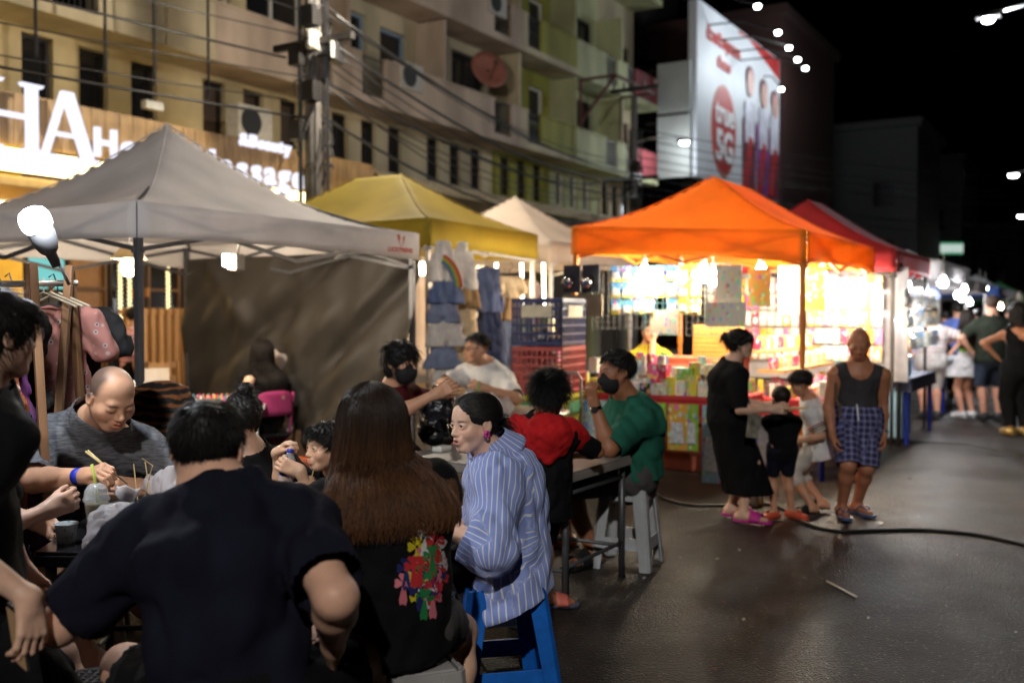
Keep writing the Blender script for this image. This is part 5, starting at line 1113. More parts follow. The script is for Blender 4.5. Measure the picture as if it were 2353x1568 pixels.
# draped striped cloth on a chair
STR = mk('tiger stripe cloth', (.02, .015, .012), .8); nt2 = STR.node_tree; wv = nt2.nodes.new('ShaderNodeTexWave'); wv.inputs['Scale'].default_value = 7; wv.inputs['Distortion'].default_value = 6; wv.inputs['Detail'].default_value = 3; tc2 = nt2.nodes.new('ShaderNodeTexCoord'); nt2.links.new(tc2.outputs['Object'], wv.inputs[0]); wv.bands_direction = 'Z'
cr2 = nt2.nodes.new('ShaderNodeValToRGB'); cr2.color_ramp.elements[0].color = (.010, .008, .007, 1); cr2.color_ramp.elements[0].position = .45; cr2.color_ramp.elements[1].color = (.22, .075, .02, 1); cr2.color_ramp.elements[1].position = .8; nt2.links.new(wv.outputs[0], cr2.inputs[0]); nt2.links.new(cr2.outputs[0], nt2.nodes['Principled BSDF'].inputs['Base Color'])
c0 = W(375, 985, 5.6); o = thing('draped_chair', 'chair draped in a dark cloth with rust stripes', 'chair', Vector((c0.x, c0.y, 0)))
pr = [rc(c0 + Vector((-.08, 0, .12)), c0 + Vector((.02, 0, .12)), .14, .15, .08), rc(c0 + Vector((-.1, 0, 0)), c0 + Vector((-.14, .02, -.55)), .15, .2, .08), rc(c0 + Vector((.1, 0, -.02)), c0 + Vector((.16, .02, -.55)), .13, .2, .08)]
F, ax, lo = polygonize(pr, .014, disp=wrinkle(.014, .2, 4)); V, Fc = nets(F, lo, .014); link('cloth', raw_mesh('cloth', V, Fc), o, STR)
for i, j in ((-.18, -.15), (.18, -.15), (.18, .15), (-.18, .15)):
    mb = MB(); mb.tube([Vector((c0.x + i, c0.y + j, 0)), Vector((c0.x + i, c0.y + j, .5))], .014, 8); mb.build('leg', STEEL, o)
o = thing('wooden_chair', 'light wooden chair behind the clothes rack', 'chair', S(8.2, 8.9)); c = S(7.4, 9.0)
for i in (-1, 1):
    mb = MB(); mb.bar(c + U * .2 * i, c + U * .2 * i + Z * 1.0, .045); mb.build('back_leg', WOODL, o); mb = MB(); mb.bar(c + U * .2 * i - N * .42, c + U * .2 * i - N * .42 + Z * .45, .045); mb.build('front_leg', WOODL, o)
mb = MB(); mb.box(c - N * .2 + Z * .46, (.46, .46, .04), U); mb.build('seat', WOODL, o)
for zz in (.65, .8, .95):
    mb = MB(); mb.box(c + Z * zz, (.38, .025, .07), U); mb.build('back_slat', WOODL, o)
# ------------------------------------------------------------------ clothes stall under the yellow tent
DEN = mk('mid denim', (.10, .14, .27), .85, var=.25, scale=9, stretch=(1, 1, .25)); DENL = mk('light denim', (.20, .24, .36), .85, var=.25, scale=9); DEND = mk('dark denim', (.04, .055, .12), .85, var=.25); WHC = mk('white cotton', (.66, .62, .58), .85); TANC = mk('tan cotton', (.36, .22, .10), .85); CRC = mk('cream cotton', (.58, .45, .28), .85)
fs = FPX
def hang_col(px, z, items, right, tag_):
    for k, (kind, y0, y1, wpx, m, lb) in enumerate(items):
        p = W(px + (4 if k % 2 else -3), y0 - 20, z + .02 * k); l = (y1 - y0) * z / FPX; garment(lb, p + Z * 0, right, wpx * z / FPX * 1.08, l, m, kind, .1, 'garments hung at the yellow stall', seed=20 + k + int(px), hang=(k == 0), hmat=mk('dark red hanger', (.10, .02, .02), .5), thick=.045, h=.015)
RG = Vector((.95, .3, 0))
hang_col(1020, 9.1, [('overalls', 590, 650, 72, WHC, 'white overalls with a rainbow patch hung at the yellow stall'), ('shorts', 640, 700, 84, DEN, 'mid denim shorts hung below the white overalls'), ('shorts', 695, 745, 82, DENL, 'light denim shorts hung third in the first column'), ('shorts', 740, 800, 96, WHC, 'white shorts hung between denim shorts'), ('skirt', 792, 850, 82, DENL, 'light denim skirt hung low in the first column'), ('shorts', 850, 892, 66, WHC, 'white shorts hung lowest in the first column')], RG, 'a')
hang_col(1066, 9.3, [('overalls', 592, 670, 66, WHC, 'white overalls without a patch hung in the second column'), ('shorts', 660, 712, 74, TANC, 'tan shorts hung below white overalls'), ('shorts', 705, 780, 70, CRC, 'cream shorts hung below the tan shorts'), ('skirt', 772, 840, 60, CRC, 'cream skirt hung low in the second column')], RG, 'b')
hang_col(1120, 9.6, [('skirt', 618, 720, 78, DEN, 'flared mid denim skirt hung in the third column'), ('pants', 710, 850, 70, DEND, 'dark denim trousers hung below the flared skirt')], RG, 'c')
hang_col(1174, 9.9, [('shirt', 640, 690, 48, CRC, 'cream sleeveless top hung in the fourth column'), ('shorts', 685, 740, 52, TANC, 'tan shorts hung below the cream top'), ('pants', 735, 900, 50, DENL, 'frayed light denim trousers hung low in the fourth column')], RG, 'd')
# rainbow patch
mb = MB(); cols_r = [(.6, .08, .08), (.65, .25, .05), (.65, .5, .08), (.12, .4, .15), (.15, .2, .5)]; cc = W(1000, 668, 8.98)
for k, c in enumerate(cols_r):
    m2 = MB(); pts = [cc + Vector((.0, 0, 0)) + Vector((math.cos(t) * (.24 - .017 * k), 0, math.sin(t) * (.34 - .017 * k))) for t in np.linspace(.1, 1.25, 12)]; m2.tube(pts, .009, 5); tag(m2.build('rainbow_patch_stripe', mk('rainbow %d' % k, c, .8), None, True), 'curved %s stripe of the rainbow patch on the overalls' % ('red', 'orange', 'yellow', 'green', 'blue')[k], 'patch')
mb = MB(); mb.tube([W(975, 566, 9.05), W(1225, 598, 10.9)], .012, 8); tag(mb.build('hanging_rail', WLEG, None), 'pale rail under the yellow tent holding garments', 'rail')
for k, px in enumerate((1090, 1148, 1198)):
    mb = MB(); mb.tube([W(px + 50, 604, 11.6), W(px + 52, 700, 11.6)], .02, 6); tag(mb.build('fluorescent_tube', emitter('tube warm white', (1, .9, .72), 9), None), 'vertical white tube light at the back of the clothes stall', 'tube light', 'tube lights of the clothes stall')
for p_, w_ in ((S(8.7, 6.4, 2.0), 80), (S(11.4, 7.4, 2.0), 80)): bulb(p_, WARMB, 'warm bulb hanging at the %s clothes stall' % ('yellow' if w_ == 80 and p_.y < 11.5 else 'beige'), w_, (1, .76, .46), None, .05)
# back wall of pale garments in the beige stall
BACKW = dots('pale print cloth', (.55, .44, .36), (.45, .12, .12), (.6, .5, .42), 9)
mb = MB(); mb.grid(lambda u, v: S(10.4 + 2.3 * u, 8.8, 2.1 - 1.5 * v) + N * (.05 * math.sin(u * 30)), 60, 6); tag(mb.build('backdrop_cloth', BACKW, None, True, solid=.004), 'pale printed cloth hung along the back of the beige stall', 'cloth')
for k in range(6):
    garment('pale printed blouse hung under the beige tent', S(10.5 + .35 * k, 6.9 + .15 * (k % 2), 2.05), U + N * .3, .34, .62, (WHC, BACKW, mk('blush cotton', (.55, .36, .30), .8))[k % 3], 'shirt', .15, 'blouses under the beige tent', seed=60 + k, h=.018)
# stacked crates
CR = {}
def crate(c, d, m, label, x=U, band=None):
    o = thing('plastic_crate', label, 'crate', c, 'stacked crates by the orange tent'); x = Vector(x).normalized(); y = Z.cross(x); w, dd, hh = d
    fl = MB(); fl.box(c + Z * .012, (w, dd, .02), x); fl.build('crate_floor', m, o)
    for ax, ln, of in ((x, w, y * (dd / 2)), (x, w, y * (-dd / 2)), (y, dd, x * (w / 2)), (y, dd, x * (-w / 2))):
        mb = MB()
        for zz in np.linspace(.03, hh - .02, 6): mb.box(c + of + Z * zz, (ln, .016, .018 if zz < hh - .05 else .035), ax)
        n = int(ln / .045)
        for t in range(n + 1): mb.box(c + of + ax * (ln * (t / n - .5)) + Z * (hh / 2), (.012, .012, hh - .02), ax)
        mb.build('crate_side', m, o)
    if band:
        mb = MB(); mb.box(c - x * (w / 2 + .014) + Z * (hh * .72), (.006, dd * .6, hh * .25), x); mb.box(c - y * (dd / 2 + .014) + Z * (hh * .72), (w * .6, .006, hh * .25), x); mb.build('crate_label', band, o)
CRX = (U + N * .15).normalized()
cb = Vector((W(1262, 900, 8.9).x, W(1262, 900, 8.9).y, 0))
for z0, hh, c, lb, bd in ((0, .40, (.35, .36, .03), 'green yellow mesh crate at the bottom of the stack', None), (.40, .42, (.38, .33, .03), 'yellow mesh crate second from the ground in the stack', mk('crate green label', (.05, .2, .1), .6)), (.82, .42, (.30, .05, .05), 'red mesh crate below the blue one', None), (1.24, .42, (.015, .025, .10), 'dark blue crate on top of the stack', mk('crate paper', (.5, .45, .35), .7))):
    crate(cb + Z * (z0 + .0), (.62, .46, hh - .006), mk('crate ' + lb[:8], c, .5), lb, CRX, bd)
tr = thing('hand_trolley', 'steel hand trolley standing beside the crates', 'trolley', G(1295, 1050)); q = Vector((W(1290, 900, 8.2).x, W(1290, 900, 8.2).y, 0))
mb = MB(); mb.tube([q + Vector((-.16, 0, .02)), q + Vector((-.16, 0, .98)), q + Vector((-.13, 0, 1.03)), q + Vector((.13, 0, 1.03)), q + Vector((.16, 0, .98)), q + Vector((.16, 0, .02))], .013, 8); mb.build('handle_frame', STEEL, tr, True)
for x in (-.08, 0, .08):
    mb = MB(); mb.tube([q + Vector((x, 0, .1)), q + Vector((x, 0, 1.02))], .007, 6); mb.build('upright_bar', STEEL, tr)
mb = MB(); mb.box(q + Vector((0, .15, .03)), (.36, .34, .02)); mb.build('toe_plate', STEEL, tr)
# ------------------------------------------------------------------ orange stall: counters and goods
REDCL = mk('red table cloth', (.42, .02, .025), .6); rg = random.Random(11)
def counter(label, a0, a1, b0, b1, hz, m=REDCL, skirt_=.12):
    o = thing('stall_counter', label, 'counter', S((a0 + a1) / 2, (b0 + b1) / 2)); mb = MB(); mb.box(S((a0 + a1) / 2, (b0 + b1) / 2, hz - .02), (a1 - a0, b1 - b0, .04), U); mb.build('countertop', m, o, bevel=.008)
    mb = MB()
    for u0, v0, u1, v1 in ((a0, b0, a1, b0), (a1, b0, a1, b1), (a1, b1, a0, b1), (a0, b1, a0, b0)):
        mb.grid(lambda u, v: S(u0 + (u1 - u0) * u, v0 + (v1 - v0) * u, hz - .042 - skirt_ * v) + (S((u0 + u1) / 2, (v0 + v1) / 2) - S((a0 + a1) / 2, (b0 + b1) / 2)).normalized() * (.004 + .010 * math.sin(u * 40) * v), 40, 2)
    mb.build('cloth_skirt', m, o, True)
    for a in (a0 + .06, a1 - .06):
        for b in (b0 + .06, b1 - .06):
            mb = MB(); mb.bar(S(a, b, 0), S(a, b, hz - .04), .04); mb.build('leg', mk('blue steel leg', (.02, .04, .35), .5), o)
    return o
counter('red covered counter in front of the orange stall', 8.15, 9.0, 2.75, 4.35, .80); counter('red covered counter along the street side of the orange stall', 9.1, 11.4, 2.2, 2.95, .74)
PK = [((.62, .52, .05), 'yellow'), ((.45, .03, .08), 'red'), ((.10, .30, .60), 'blue'), ((.62, .58, .50), 'cream'), ((.015, .015, .02), 'black'), ((.25, .45, .05), 'green'), ((.65, .35, .06), 'orange'), ((.55, .12, .28), 'pink'), ((.30, .50, .55), 'pale blue')]
def pack_mat(k):
    c, n = PK[k]; m = mk('pack ' + n, c, .35, var=.0, spec=.5)
    if not m.get('done'):
        nt = m.node_tree; L = nt.links; v = nt.nodes.new('ShaderNodeTexVoronoi'); v.inputs['Scale'].default_value = 26; tc = nt.nodes.new('ShaderNodeTexCoord'); mp = nt.nodes.new('ShaderNodeMapping'); mp.inputs['Scale'].default_value = (1, 1, .7); oi = nt.nodes.new('ShaderNodeObjectInfo'); ad = nt.nodes.new('ShaderNodeVectorMath'); ad.operation = 'ADD'
        L.new(tc.outputs['Object'], ad.inputs[0]); L.new(oi.outputs['Location'], ad.inputs[1]); L.new(ad.outputs[0], mp.inputs[0]); L.new(mp.outputs[0], v.inputs[0]); mx = nt.nodes.new('ShaderNodeMix'); mx.data_type = 'RGBA'; cr = nt.nodes.new('ShaderNodeMapRange'); cr.inputs[1].default_value = .25; cr.inputs[2].default_value = .5; cr.inputs[3].default_value = .75; cr.inputs[4].default_value = 0
        L.new(v.outputs['Distance'], cr.inputs[0]); L.new(cr.outputs[0], mx.inputs[0]); mx.inputs[6].default_value = (*c, 1); L.new(v.outputs['Color'], mx.inputs[7]); L.new(mx.outputs[2], nt.nodes['Principled BSDF'].inputs['Base Color']); m['done'] = 1
    return m
box_me = {}
def pack(p, d, k, label, group, x, name='product_box'):
    key = (round(d[0], 3), round(d[1], 3), round(d[2], 3), k)
    if key not in box_me:
        mb = MB(); mb.box((0, 0, d[2] / 2), d); box_me[key] = mb.mesh(name, pack_mat(k))
    o = link(name, box_me[key]); o.location = p; o.rotation_euler = (0, 0, math.atan2(x.y, x.x)); return tag(o, label, 'box', group)
SZ = [(.10, .06, .13), (.07, .05, .16), (.14, .09, .10), (.06, .06, .18)]
for row in range(4):
    for k in range(15):
        b = 2.82 + .105 * k; hz = .80 + .001; a = 8.22 + .19 * row; c = rg.choice((0, 1, 3, 4, 8, 6, 5, 3) if row < 2 else (3, 6, 0, 2, 3, 8)); d = SZ[rg.randrange(4)]
        pack(S(a + rg.uniform(-.02, .02), b, hz), d, c, '%s product box standing on the front orange stall counter' % PK[c][1], 'product boxes on the orange stall', (-N + U * rg.uniform(-.3, .3)))
for k in range(60):
    a = 9.2 + .155 * (k % 14); b = 2.28 + .14 * (k // 14); c = rg.choice((3, 6, 0, 3, 7, 6)); pack(S(a + rg.uniform(-.03, .03), b, .741), SZ[rg.randrange(3)], c, '%s packet heaped on the street side counter' % PK[c][1], 'packets on the street side counter', (U + N * rg.uniform(-.6, .6)))
for lv, zz in ((0, 1.0), (1, 1.18)):                    # stepped tray of small goods
    mb = MB(); mb.box(S(10.2, 2.75 + .15 * lv, zz - .02), (2.0, .24, .03), U); o = mb.build('display_tray', mk('tray wood', (.42, .22, .08), .6), None); tag(o, '%s wooden display tray of small goods' % ('lower', 'upper')[lv], 'tray')
    for k in range(16): c = rg.choice((6, 3, 0, 3, 1)); pack(S(9.3 + .12 * k, 2.75 + .15 * lv, zz - .004), (.08, .07, .08 + .05 * rg.random()), c, '%s small pack on the %s display tray' % (PK[c][1], ('lower', 'upper')[lv]), 'packs on the display trays', U)
for k in range(34):
    c = rg.choice((0, 1, 3, 2, 8, 6, 5, 7)); a, b = 8.25 + .55 * rg.random(), 2.85 + 1.4 * rg.random(); pack(S(a, b, .80 + .13 + .05 * rg.random()), SZ[rg.randrange(4)], c, '%s product box piled on top of others on the front counter' % PK[c][1], 'product boxes piled on the orange stall', (-N + U * rg.uniform(-1, 1)))
# hanging goods
def card(p, w, h, k, right, label, group, blister=True, name='blister_card'):
    right = Vector(right).normalized(); o = thing(name, label, 'card', p, group); fw = right.cross(Z)
    mb = MB(); mb.box(p - Z * h / 2, (w, .004, h), right); mb.build('backing_card', pack_mat(k), o)
    if blister:
        mb = MB(); mb.box(p - Z * h * .62 + fw * .014, (w * .7, .022, h * .45), right, taper=.8); mb.build('blister', mk('blister plastic', (.6, .62, .64), .12, var=.3, scale=30, spec=.8), o, bevel=.005)
    return o
FR = -N            # the front face of the stall runs across the street
def wire_grid(label, p, right, w, h, m, step=.06):
    o = thing('wire_grid_panel', label, 'wire grid', p); right = Vector(right).normalized()
    for k in range(int(w / step) + 1):
        mb = MB(); mb.tube([p + right * (k * step), p + right * (k * step) - Z * h], .003, 4); mb.build('wire', m, o)
    for k in range(int(h / step) + 1):
        mb = MB(); mb.tube([p - Z * (k * step), p + right * w - Z * (k * step)], .003, 4); mb.build('wire', m, o)
GRID = mk('dark wire', (.08, .10, .11), .5); GRIDT = mk('teal wire', (.10, .30, .32), .5)
wire_grid('dark wire grid hung from the orange tent front', S(8.78, 4.40, 1.98), FR, .56, .62, GRID); wire_grid('teal wire grid hung from the orange tent front', S(8.80, 3.84, 1.98), FR, .36, .66, GRIDT); wire_grid('second dark wire grid by the orange tent post', S(8.78, 3.42, 1.98), FR, .42, .66, GRID)
for r_ in range(3):
    for k in range(8):
        if k == 4 and r_ == 2: continue
        b = 4.12 - .115 * k; card(S(8.74, b, 1.97 - .155 * r_ + rg.uniform(-.01, .01)), .105, .145, 2 if k not in (6, 7) else 6, FR, 'yellow and blue hardware blister card on the wire grid' if k in (6, 7) else 'blue hardware blister card hung on the wire grid', 'blister cards on the wire grids')
        mb = MB(); mb.box(S(8.728, b, 1.97 - .155 * r_ - .118), (.10, .004, .05), FR); tag(mb.build('price_tag', pack_mat(0), None), 'yellow strip along the foot of a hardware card', 'tag', 'yellow strips of the hardware cards')
for k in range(2):
    p = S(8.40, 4.42 - .2 * k, 1.98); o = thing('torch_pack', 'silver torch in a dark pack hung at the stall corner', 'torch', p, 'torch packs'); mb = MB(); mb.box(p - Z * .13, (.18, .01, .26), FR); mb.build('backing_card', mk('dark card', (.03, .03, .045), .4), o); mb = MB(); mb.lathe([(.03, -.06), (.035, .02), (.055, .05), (.055, .07), (.01, .065)], p - Z * .15 - U * .06, 16, -U - Z * .4); mb.build('torch', mk('chrome', (.7, .7, .7), .15, 1), o, True)
mb = MB(); mb.box(S(8.42, 4.32, 1.60), (.42, .02, .20), FR); tag(mb.build('cardboard_sheet', mk('cardboard', (.22, .17, .11), .8), None), 'grey brown cardboard sheet hung at the stall corner', 'cardboard')
for k, (b, a, z, w, h, c) in enumerate(((3.62, 8.72, 1.55, .3, .22, 3), (2.95, 8.6, 1.95, .24, .42, 3), (2.72, 8.75, 1.92, .2, .34, 6), (2.5, 8.95, 1.95, .22, .44, 3), (2.4, 9.3, 1.95, .25, .4, 0), (2.95, 8.52, 1.62, .36, .22, 3))):
    o = card(S(a, b, z), w, h, c, FR + U * .15 * (k % 3 - 1), 'pale %s plastic bag of prints hung in the orange stall, number %s from the post' % (('cream', 'orange', 'yellow')[(3, 6, 0).index(c)], ('one', 'two', 'three', 'four', 'five', 'six')[k]), None, False, 'hung_bag')
# goods hung below the counter edge
DROP = [(4.22, .34, .60, 2, 'blue cartoon stationery sheet'), (3.98, .22, .62, 8, 'pale blue foil sheet'), (3.82, .10, .46, 3, 'narrow white strip'), (3.62, .30, .36, 3, 'plain white board'), (3.40, .14, .26, 5, 'green key ring card'), (3.22, .18, .40, 6, 'orange key ring card'), (3.10, .12, .40, 5, 'green key ring card beside the orange one'), (2.92, .16, .66, 8, 'silver foil pouch strip')]
for k, (b, w, h, c, lb) in enumerate(DROP): card(S(8.10 - .012 * (k % 3), b, .74), w, h, c, FR, lb + ' hung below the red counter edge', None, 'key ring' in lb or 'foil' in lb, 'hung_card')
dm = dots('sticker sheet', (.50, .46, .42), (.10, .07, .20), (.45, .30, .25), 26)
mb = MB(); mb.box(S(8.13, 4.02, .32), (.62, .006, .22), FR); tag(mb.build('sticker_sheet', dm, None), 'dotted sticker sheet hung lowest at the counter', 'sticker sheet')
# goods at the left of the stall: bag, bottles on a rack, stool
mb = MB(); mb.box(S(8.75, 4.95, 1.0), (.55, .5, .04), U); o = thing('goods_rack', 'low rack of bright packets beside the orange post', 'rack', S(8.75, 4.95)); mb.build('shelf', WOODL, o)
for i in (-1, 1):
    for j in (-1, 1):
        mb = MB(); mb.bar(S(8.75 + .24 * i, 4.95 + .22 * j, 0), S(8.75 + .24 * i, 4.95 + .22 * j, 1.35), .03); mb.build('leg', STEEL, o)
mb = MB(); mb.box(S(8.75, 4.95, 1.32), (.55, .5, .03), U); mb.build('shelf', WOODL, o)
for k in range(14): c = rg.choice((0, 5, 7, 8, 1, 3)); pack(S(8.55 + .09 * (k % 5), 4.80 + .14 * (k // 5), 1.022 if k < 9 else 1.337), (.07, .06, .15), c, '%s packet on the low goods rack' % PK[c][1], 'packets on the goods rack', U)
p = S(8.2, 4.62, .95); pr = [rc(p, p + Z * .28, .10, .09, .04, FR, 1.5), rc(p + Z * .3 + FR * .08, p + Z * .42, .015, .015, .02), rc(p + Z * .3 - FR * .08, p + Z * .42, .015, .015, .02)]; F, ax, lo = polygonize(pr, .014, disp=wrinkle(.01, .12, 3)); V, Fc = nets(F, lo, .014); o = link('shoulder_bag', raw_mesh('shoulder_bag', V, Fc), None, mk('black nylon', (.012, .012, .014), .5)); tag(o, 'black shoulder bag hung on the orange tent post', 'bag')
p = S(8.3, 4.35, .62); mb = MB(); mb.box(p, (.32, .3, .5), U); tag(mb.build('red_tub', mk('red plastic', (.45, .02, .025), .45), None, bevel=.03), 'red plastic tub beside the leaning orange post', 'tub')
mb = MB(); mb.bar(S(8.25, 4.4, 0), S(8.25, 4.4, .62), .04); tag(mb.build('blue_post', mk('blue steel leg', (.02, .04, .35), .5), None), 'short blue steel post under the red tub', 'post')
p = S(9.3, 3.5, 0); o = thing('drawer_cabinet', 'salmon coloured cabinet behind the product boxes', 'cabinet', p); mb = MB(); mb.box(p + Z * .55, (.45, .9, 1.1), U); mb.build('carcass', mk('salmon cabinet', (.50, .13, .07), .5), o, bevel=.01)
for k in range(3):
    mb = MB(); mb.box(p + Z * (.3 + .3 * k) - U * .235, (.02, .82, .26), U); mb.build('drawer', mk('salmon drawer', (.55, .16, .09), .5), o, bevel=.006)
for k in range(7):
    mb = MB(); mb.box(S(9.35, 3.3, 1.12 + .045 * k), (.34 - .01 * k, .42, .04), U); tag(mb.build('stacked_tray', mk('amber tray', (.60, .26, .06), .4), None, bevel=.004), 'flat amber tray in a stack on the salmon cabinet', 'tray', 'amber trays')
# lamps of the orange stall: strong and warm, this is what lights the goods
for k, (a, b, pw) in enumerate(((8.64, 3.78, 26), (8.64, 3.20, 26), (9.1, 3.6, 70), (8.9, 2.75, 110), (9.6, 2.55, 120), (10.5, 2.6, 120), (10.0, 3.6, 70))):
    bulb(S(a, b, 1.88), emitter('hot white bulb', (1, .95, .84), 80), 'large glaring bulb hanging under the orange tent', pw, (1, .83, .56), 'bulbs of the orange stall', .06, drop=.2, lr=.07)
def tube_lamp(p, d, label, group, power=0, l=.55, m=None):
    o = thing('tube_light', label, 'tube light', p, group); d = Vector(d).normalized(); mb = MB(); mb.tube([p - d * l / 2, p + d * l / 2], .016, 8); mb.build('tube', m or emitter('hot tube', (1, .97, .90), 45), o, True); mb = MB(); mb.bar(p - d * (l / 2 + .02) + Z * .03, p + d * (l / 2 + .02) + Z * .03, .03, .02); mb.build('holder', PLW, o)
    if power: point('tube glow', p - Z * .09, power, (1, .92, .78), .08, o)
for k in range(7): tube_lamp(S(9.3 + .75 * k, 2.25 + .25 * (k % 2), 1.83 - .02 * (k % 3)), U + N * .5 * (-1) ** k + Z * .12 * (k % 2), 'white tube light strung along the street side of the stalls', 'street side tube lights', 50 if k in (1, 3, 5) else 0)
# ------------------------------------------------------------------ red stall: a wall of hung packs
for row in range(5):
    for k in range(22):
        b = 4.3 - .095 * k; z = 1.95 - .2 * row; c = rg.choice((0, 3, 3, 7, 6, 1, 3)); card(S(11.85 + .02 * (row % 2), b, z), .082, .17, c, FR, '%s toy pack on the hanging wall of the red stall' % PK[c][1], 'toy packs of the red stall', row % 2 == 0, 'toy_pack')
o = thing('pegboard', 'grey board behind the hung toy packs', 'board', S(11.95, 3.2)); mb = MB(); mb.box(S(11.97, 3.2, 1.4), (.03, 2.4, 1.3), U); mb.build('board', mk('grey board', (.25, .24, .26), .7), o)
for b in (2.1, 4.3):
    mb = MB(); mb.bar(S(12.0, b, 0), S(12.0, b, 2.1), .04); mb.build('upright', DKMETAL, o)
counter('dark covered counter of the red stall', 12.2, 14.0, 2.0, 2.8, .78, mk('dark blue cloth', (.03, .035, .07), .7))
for row in range(3):
    for k in range(14): c = rg.choice((3, 6, 8, 3, 2)); card(S(11.9 + .16 * k, 2.02 - .02 * row, 1.8 - .24 * row), .12, .2, c, U, '%s pack hung on the street side of the red stall' % PK[c][1], 'packs on the street side of the red stall', True, 'hung_pack')
for k in range(5): tube_lamp(S(11.9 + .26 * k, 2.1, 1.45 + .12 * math.sin(k * 2)), U * math.cos(k) + Z * math.sin(k) * .6 + N * .3, 'cold white tube light in the fan of the red stall', 'cold tube lights', 26 if k in (1, 3) else 0, .4, emitter('cold tube', (.9, .96, 1), 45))
p = S(14.6, 2.0, 1.95); bulb(p, emitter('cold big bulb', (.93, .97, 1), 60), 'large cold white bulb at the corner of the red stall', 70, (.9, .95, 1), None, .055)
# cold box with a printed side
o = thing('cold_cabinet', 'pale blue cold cabinet with printed side by the red stall', 'cold cabinet', S(12.6, 2.2)); mb = MB(); mb.box(S(12.5, 2.25, .52), (.6, .3, .9), U); mb.build('cabinet_body', dots('blue print', (.25, .45, .62), (.5, .3, .3), (.35, .5, .6), 14), o, bevel=.02)
mb = MB(); mb.box(S(12.5, 2.25, 1.0), (.63, .33, .06), U); mb.build('cabinet_top', PLW, o, bevel=.01)
for i in (-.3, .3):
    for j in (-.2, .2):
        mb = MB(); mb.lathe([(.03, 0), (.03, .06)], S(12.5 + i * .8, 2.25 + j * .5, .01), 8); mb.build('castor', DKMETAL, o)
# far garment stalls
for k, (c, n) in enumerate((((.55, .18, .10), 'orange'), ((.50, .25, .50), 'lilac'), ((.03, .035, .07), 'dark floral'), ((.05, .05, .08), 'black floral'), ((.6, .6, .62), 'white'), ((.25, .3, .5), 'blue'))):
    garment('long %s dress hung on the far garment stall' % n, S(16.35, 4.3 - .36 * k, 2.0), FR, .38, 1.3, dots(n + ' dress', c, (.3, .25, .3), c, 18) if 'floral' in n else mk(n + ' dress', c, .8), 'dress', .1, 'dresses of the far garment stall', seed=80 + k, h=.025)
for k, (a, b, pw) in enumerate(((15.5, 2.6, 60), (16.2, 3.6, 50), (18.5, 2.2, 60), (21.5, 2.6, 60), (24, 3.0, 60), (28, 3.2, 60))): bulb(S(a, b, 1.95 - .1 * (k % 2)), emitter('cold big bulb', (.93, .97, 1), 60), 'white bulb hanging along the far stalls', pw, (.95, .96, 1), 'bulbs of the far stalls', .04 + .004 * k)
for k in range(10):
    a, b = 26 + 4.0 * k, 3.0 + rg.uniform(-1, 1.5); bulb(S(a, b, 2.0 + rg.uniform(-.3, .3)), emitter('far bulb %d' % (k % 3), ((1, .9, .7), (.9, .97, 1), (1, .8, .5))[k % 3], 40), 'tiny lit bulb in the distant market row', 0, (1, 1, 1), 'bulbs of the distant market', .06 + .006 * k)
counter('pale counter of the far garment stall', 16.5, 19.5, 2.2, 3.0, .8, mk('pale cloth', (.5, .5, .52), .7))
# far shop sign with coloured bands
o = thing('convenience_sign', 'small lit green edged shop sign far down the street', 'sign', W(2186, 572, 60)); q = W(2186, 572, 60)
for dz, hh, c, s_ in ((.34, .10, (.1, .5, .25), .5), (.04, .48, (.7, .85, .78), .7), (-.26, .10, (.1, .5, .25), .5)):
    mb = MB(); mb.box(q + Z * dz, (1.3, .2, hh)); mb.build('lit_band', emitter('sign band %d' % int(dz * 100), c, s_), o)
mb = MB(); mb.bar(Vector((q.x, q.y + .2, 0)), q, .15); mb.build('post', DKMETAL, o)
# ------------------------------------------------------------------ furniture
def stool(c, x, label, m, hz=.46, w=.30, foot=.40, group=None, lab=None):
    """moulded plastic stool: slab seat, four flared channel legs, low stretcher panels"""
    o = thing('plastic_stool', label, 'stool', c, group); x = Vector(x).normalized(); y = Z.cross(x); P = lambda a, b, z: c + x * a + y * b + Z * z
    mb = MB(); e = w / 2; mb.box(P(0, 0, hz - .012), (w - .03, w - .03, .024), x); s_ = mb.build('seat', m, o, bevel=.01, seg=3)
    for k in range(5):
        m2 = MB(); m2.box(P(-.1 + .05 * k, 0, hz + .002), (.012, w * .6, .006), x); m2.build('seat_rib', m, s_)
    f = foot / 2; k_ = .075; t = .012
    for i in (-1, 1):
        for j in (-1, 1):
            mb = MB(); tp = (e * i, e * j); ft = (f * i, f * j)
            out = [P(tp[0] - i * k_, tp[1], hz), P(tp[0] - i * .015, tp[1], hz), P(tp[0], tp[1] - j * .015, hz), P(tp[0], tp[1] - j * k_, hz)]
            lo = [P(ft[0] - i * k_ * .8, ft[1], 0), P(ft[0] - i * .015, ft[1], 0), P(ft[0], ft[1] - j * .015, 0), P(ft[0], ft[1] - j * k_ * .8, 0)]
            mb.add(out + lo, [(0, 1, 5, 4), (1, 2, 6, 5), (2, 3, 7, 6)]); mb.build('leg', m, o, solid=.012, bevel=.003)
            mb = MB(); mb.poly([q + Z * .01 for q in lo], Z, .014); mb.build('foot_lip', m, o)
    for ax in (0, 1):
        for sg in (-1, 1):
            def R4(u0, u1, z0, z1, nm):
                def pt(u, z): w_ = e + (f - e) * (1 - z / hz); return P(u * (w_ - .03), sg * (w_ - .004), z) if ax == 0 else P(sg * (w_ - .004), u * (w_ - .03), z)
                mb = MB(); mb.add([pt(u0, z0), pt(u1, z0), pt(u1, z1), pt(u0, z1)], [(0, 1, 2, 3)]); mb.build(nm, m, o, solid=.011, bevel=.002)
            R4(-1, 1, hz - .075, hz - .001, 'apron'); R4(-.92, .92, .12, .19, 'stretcher')
    return o
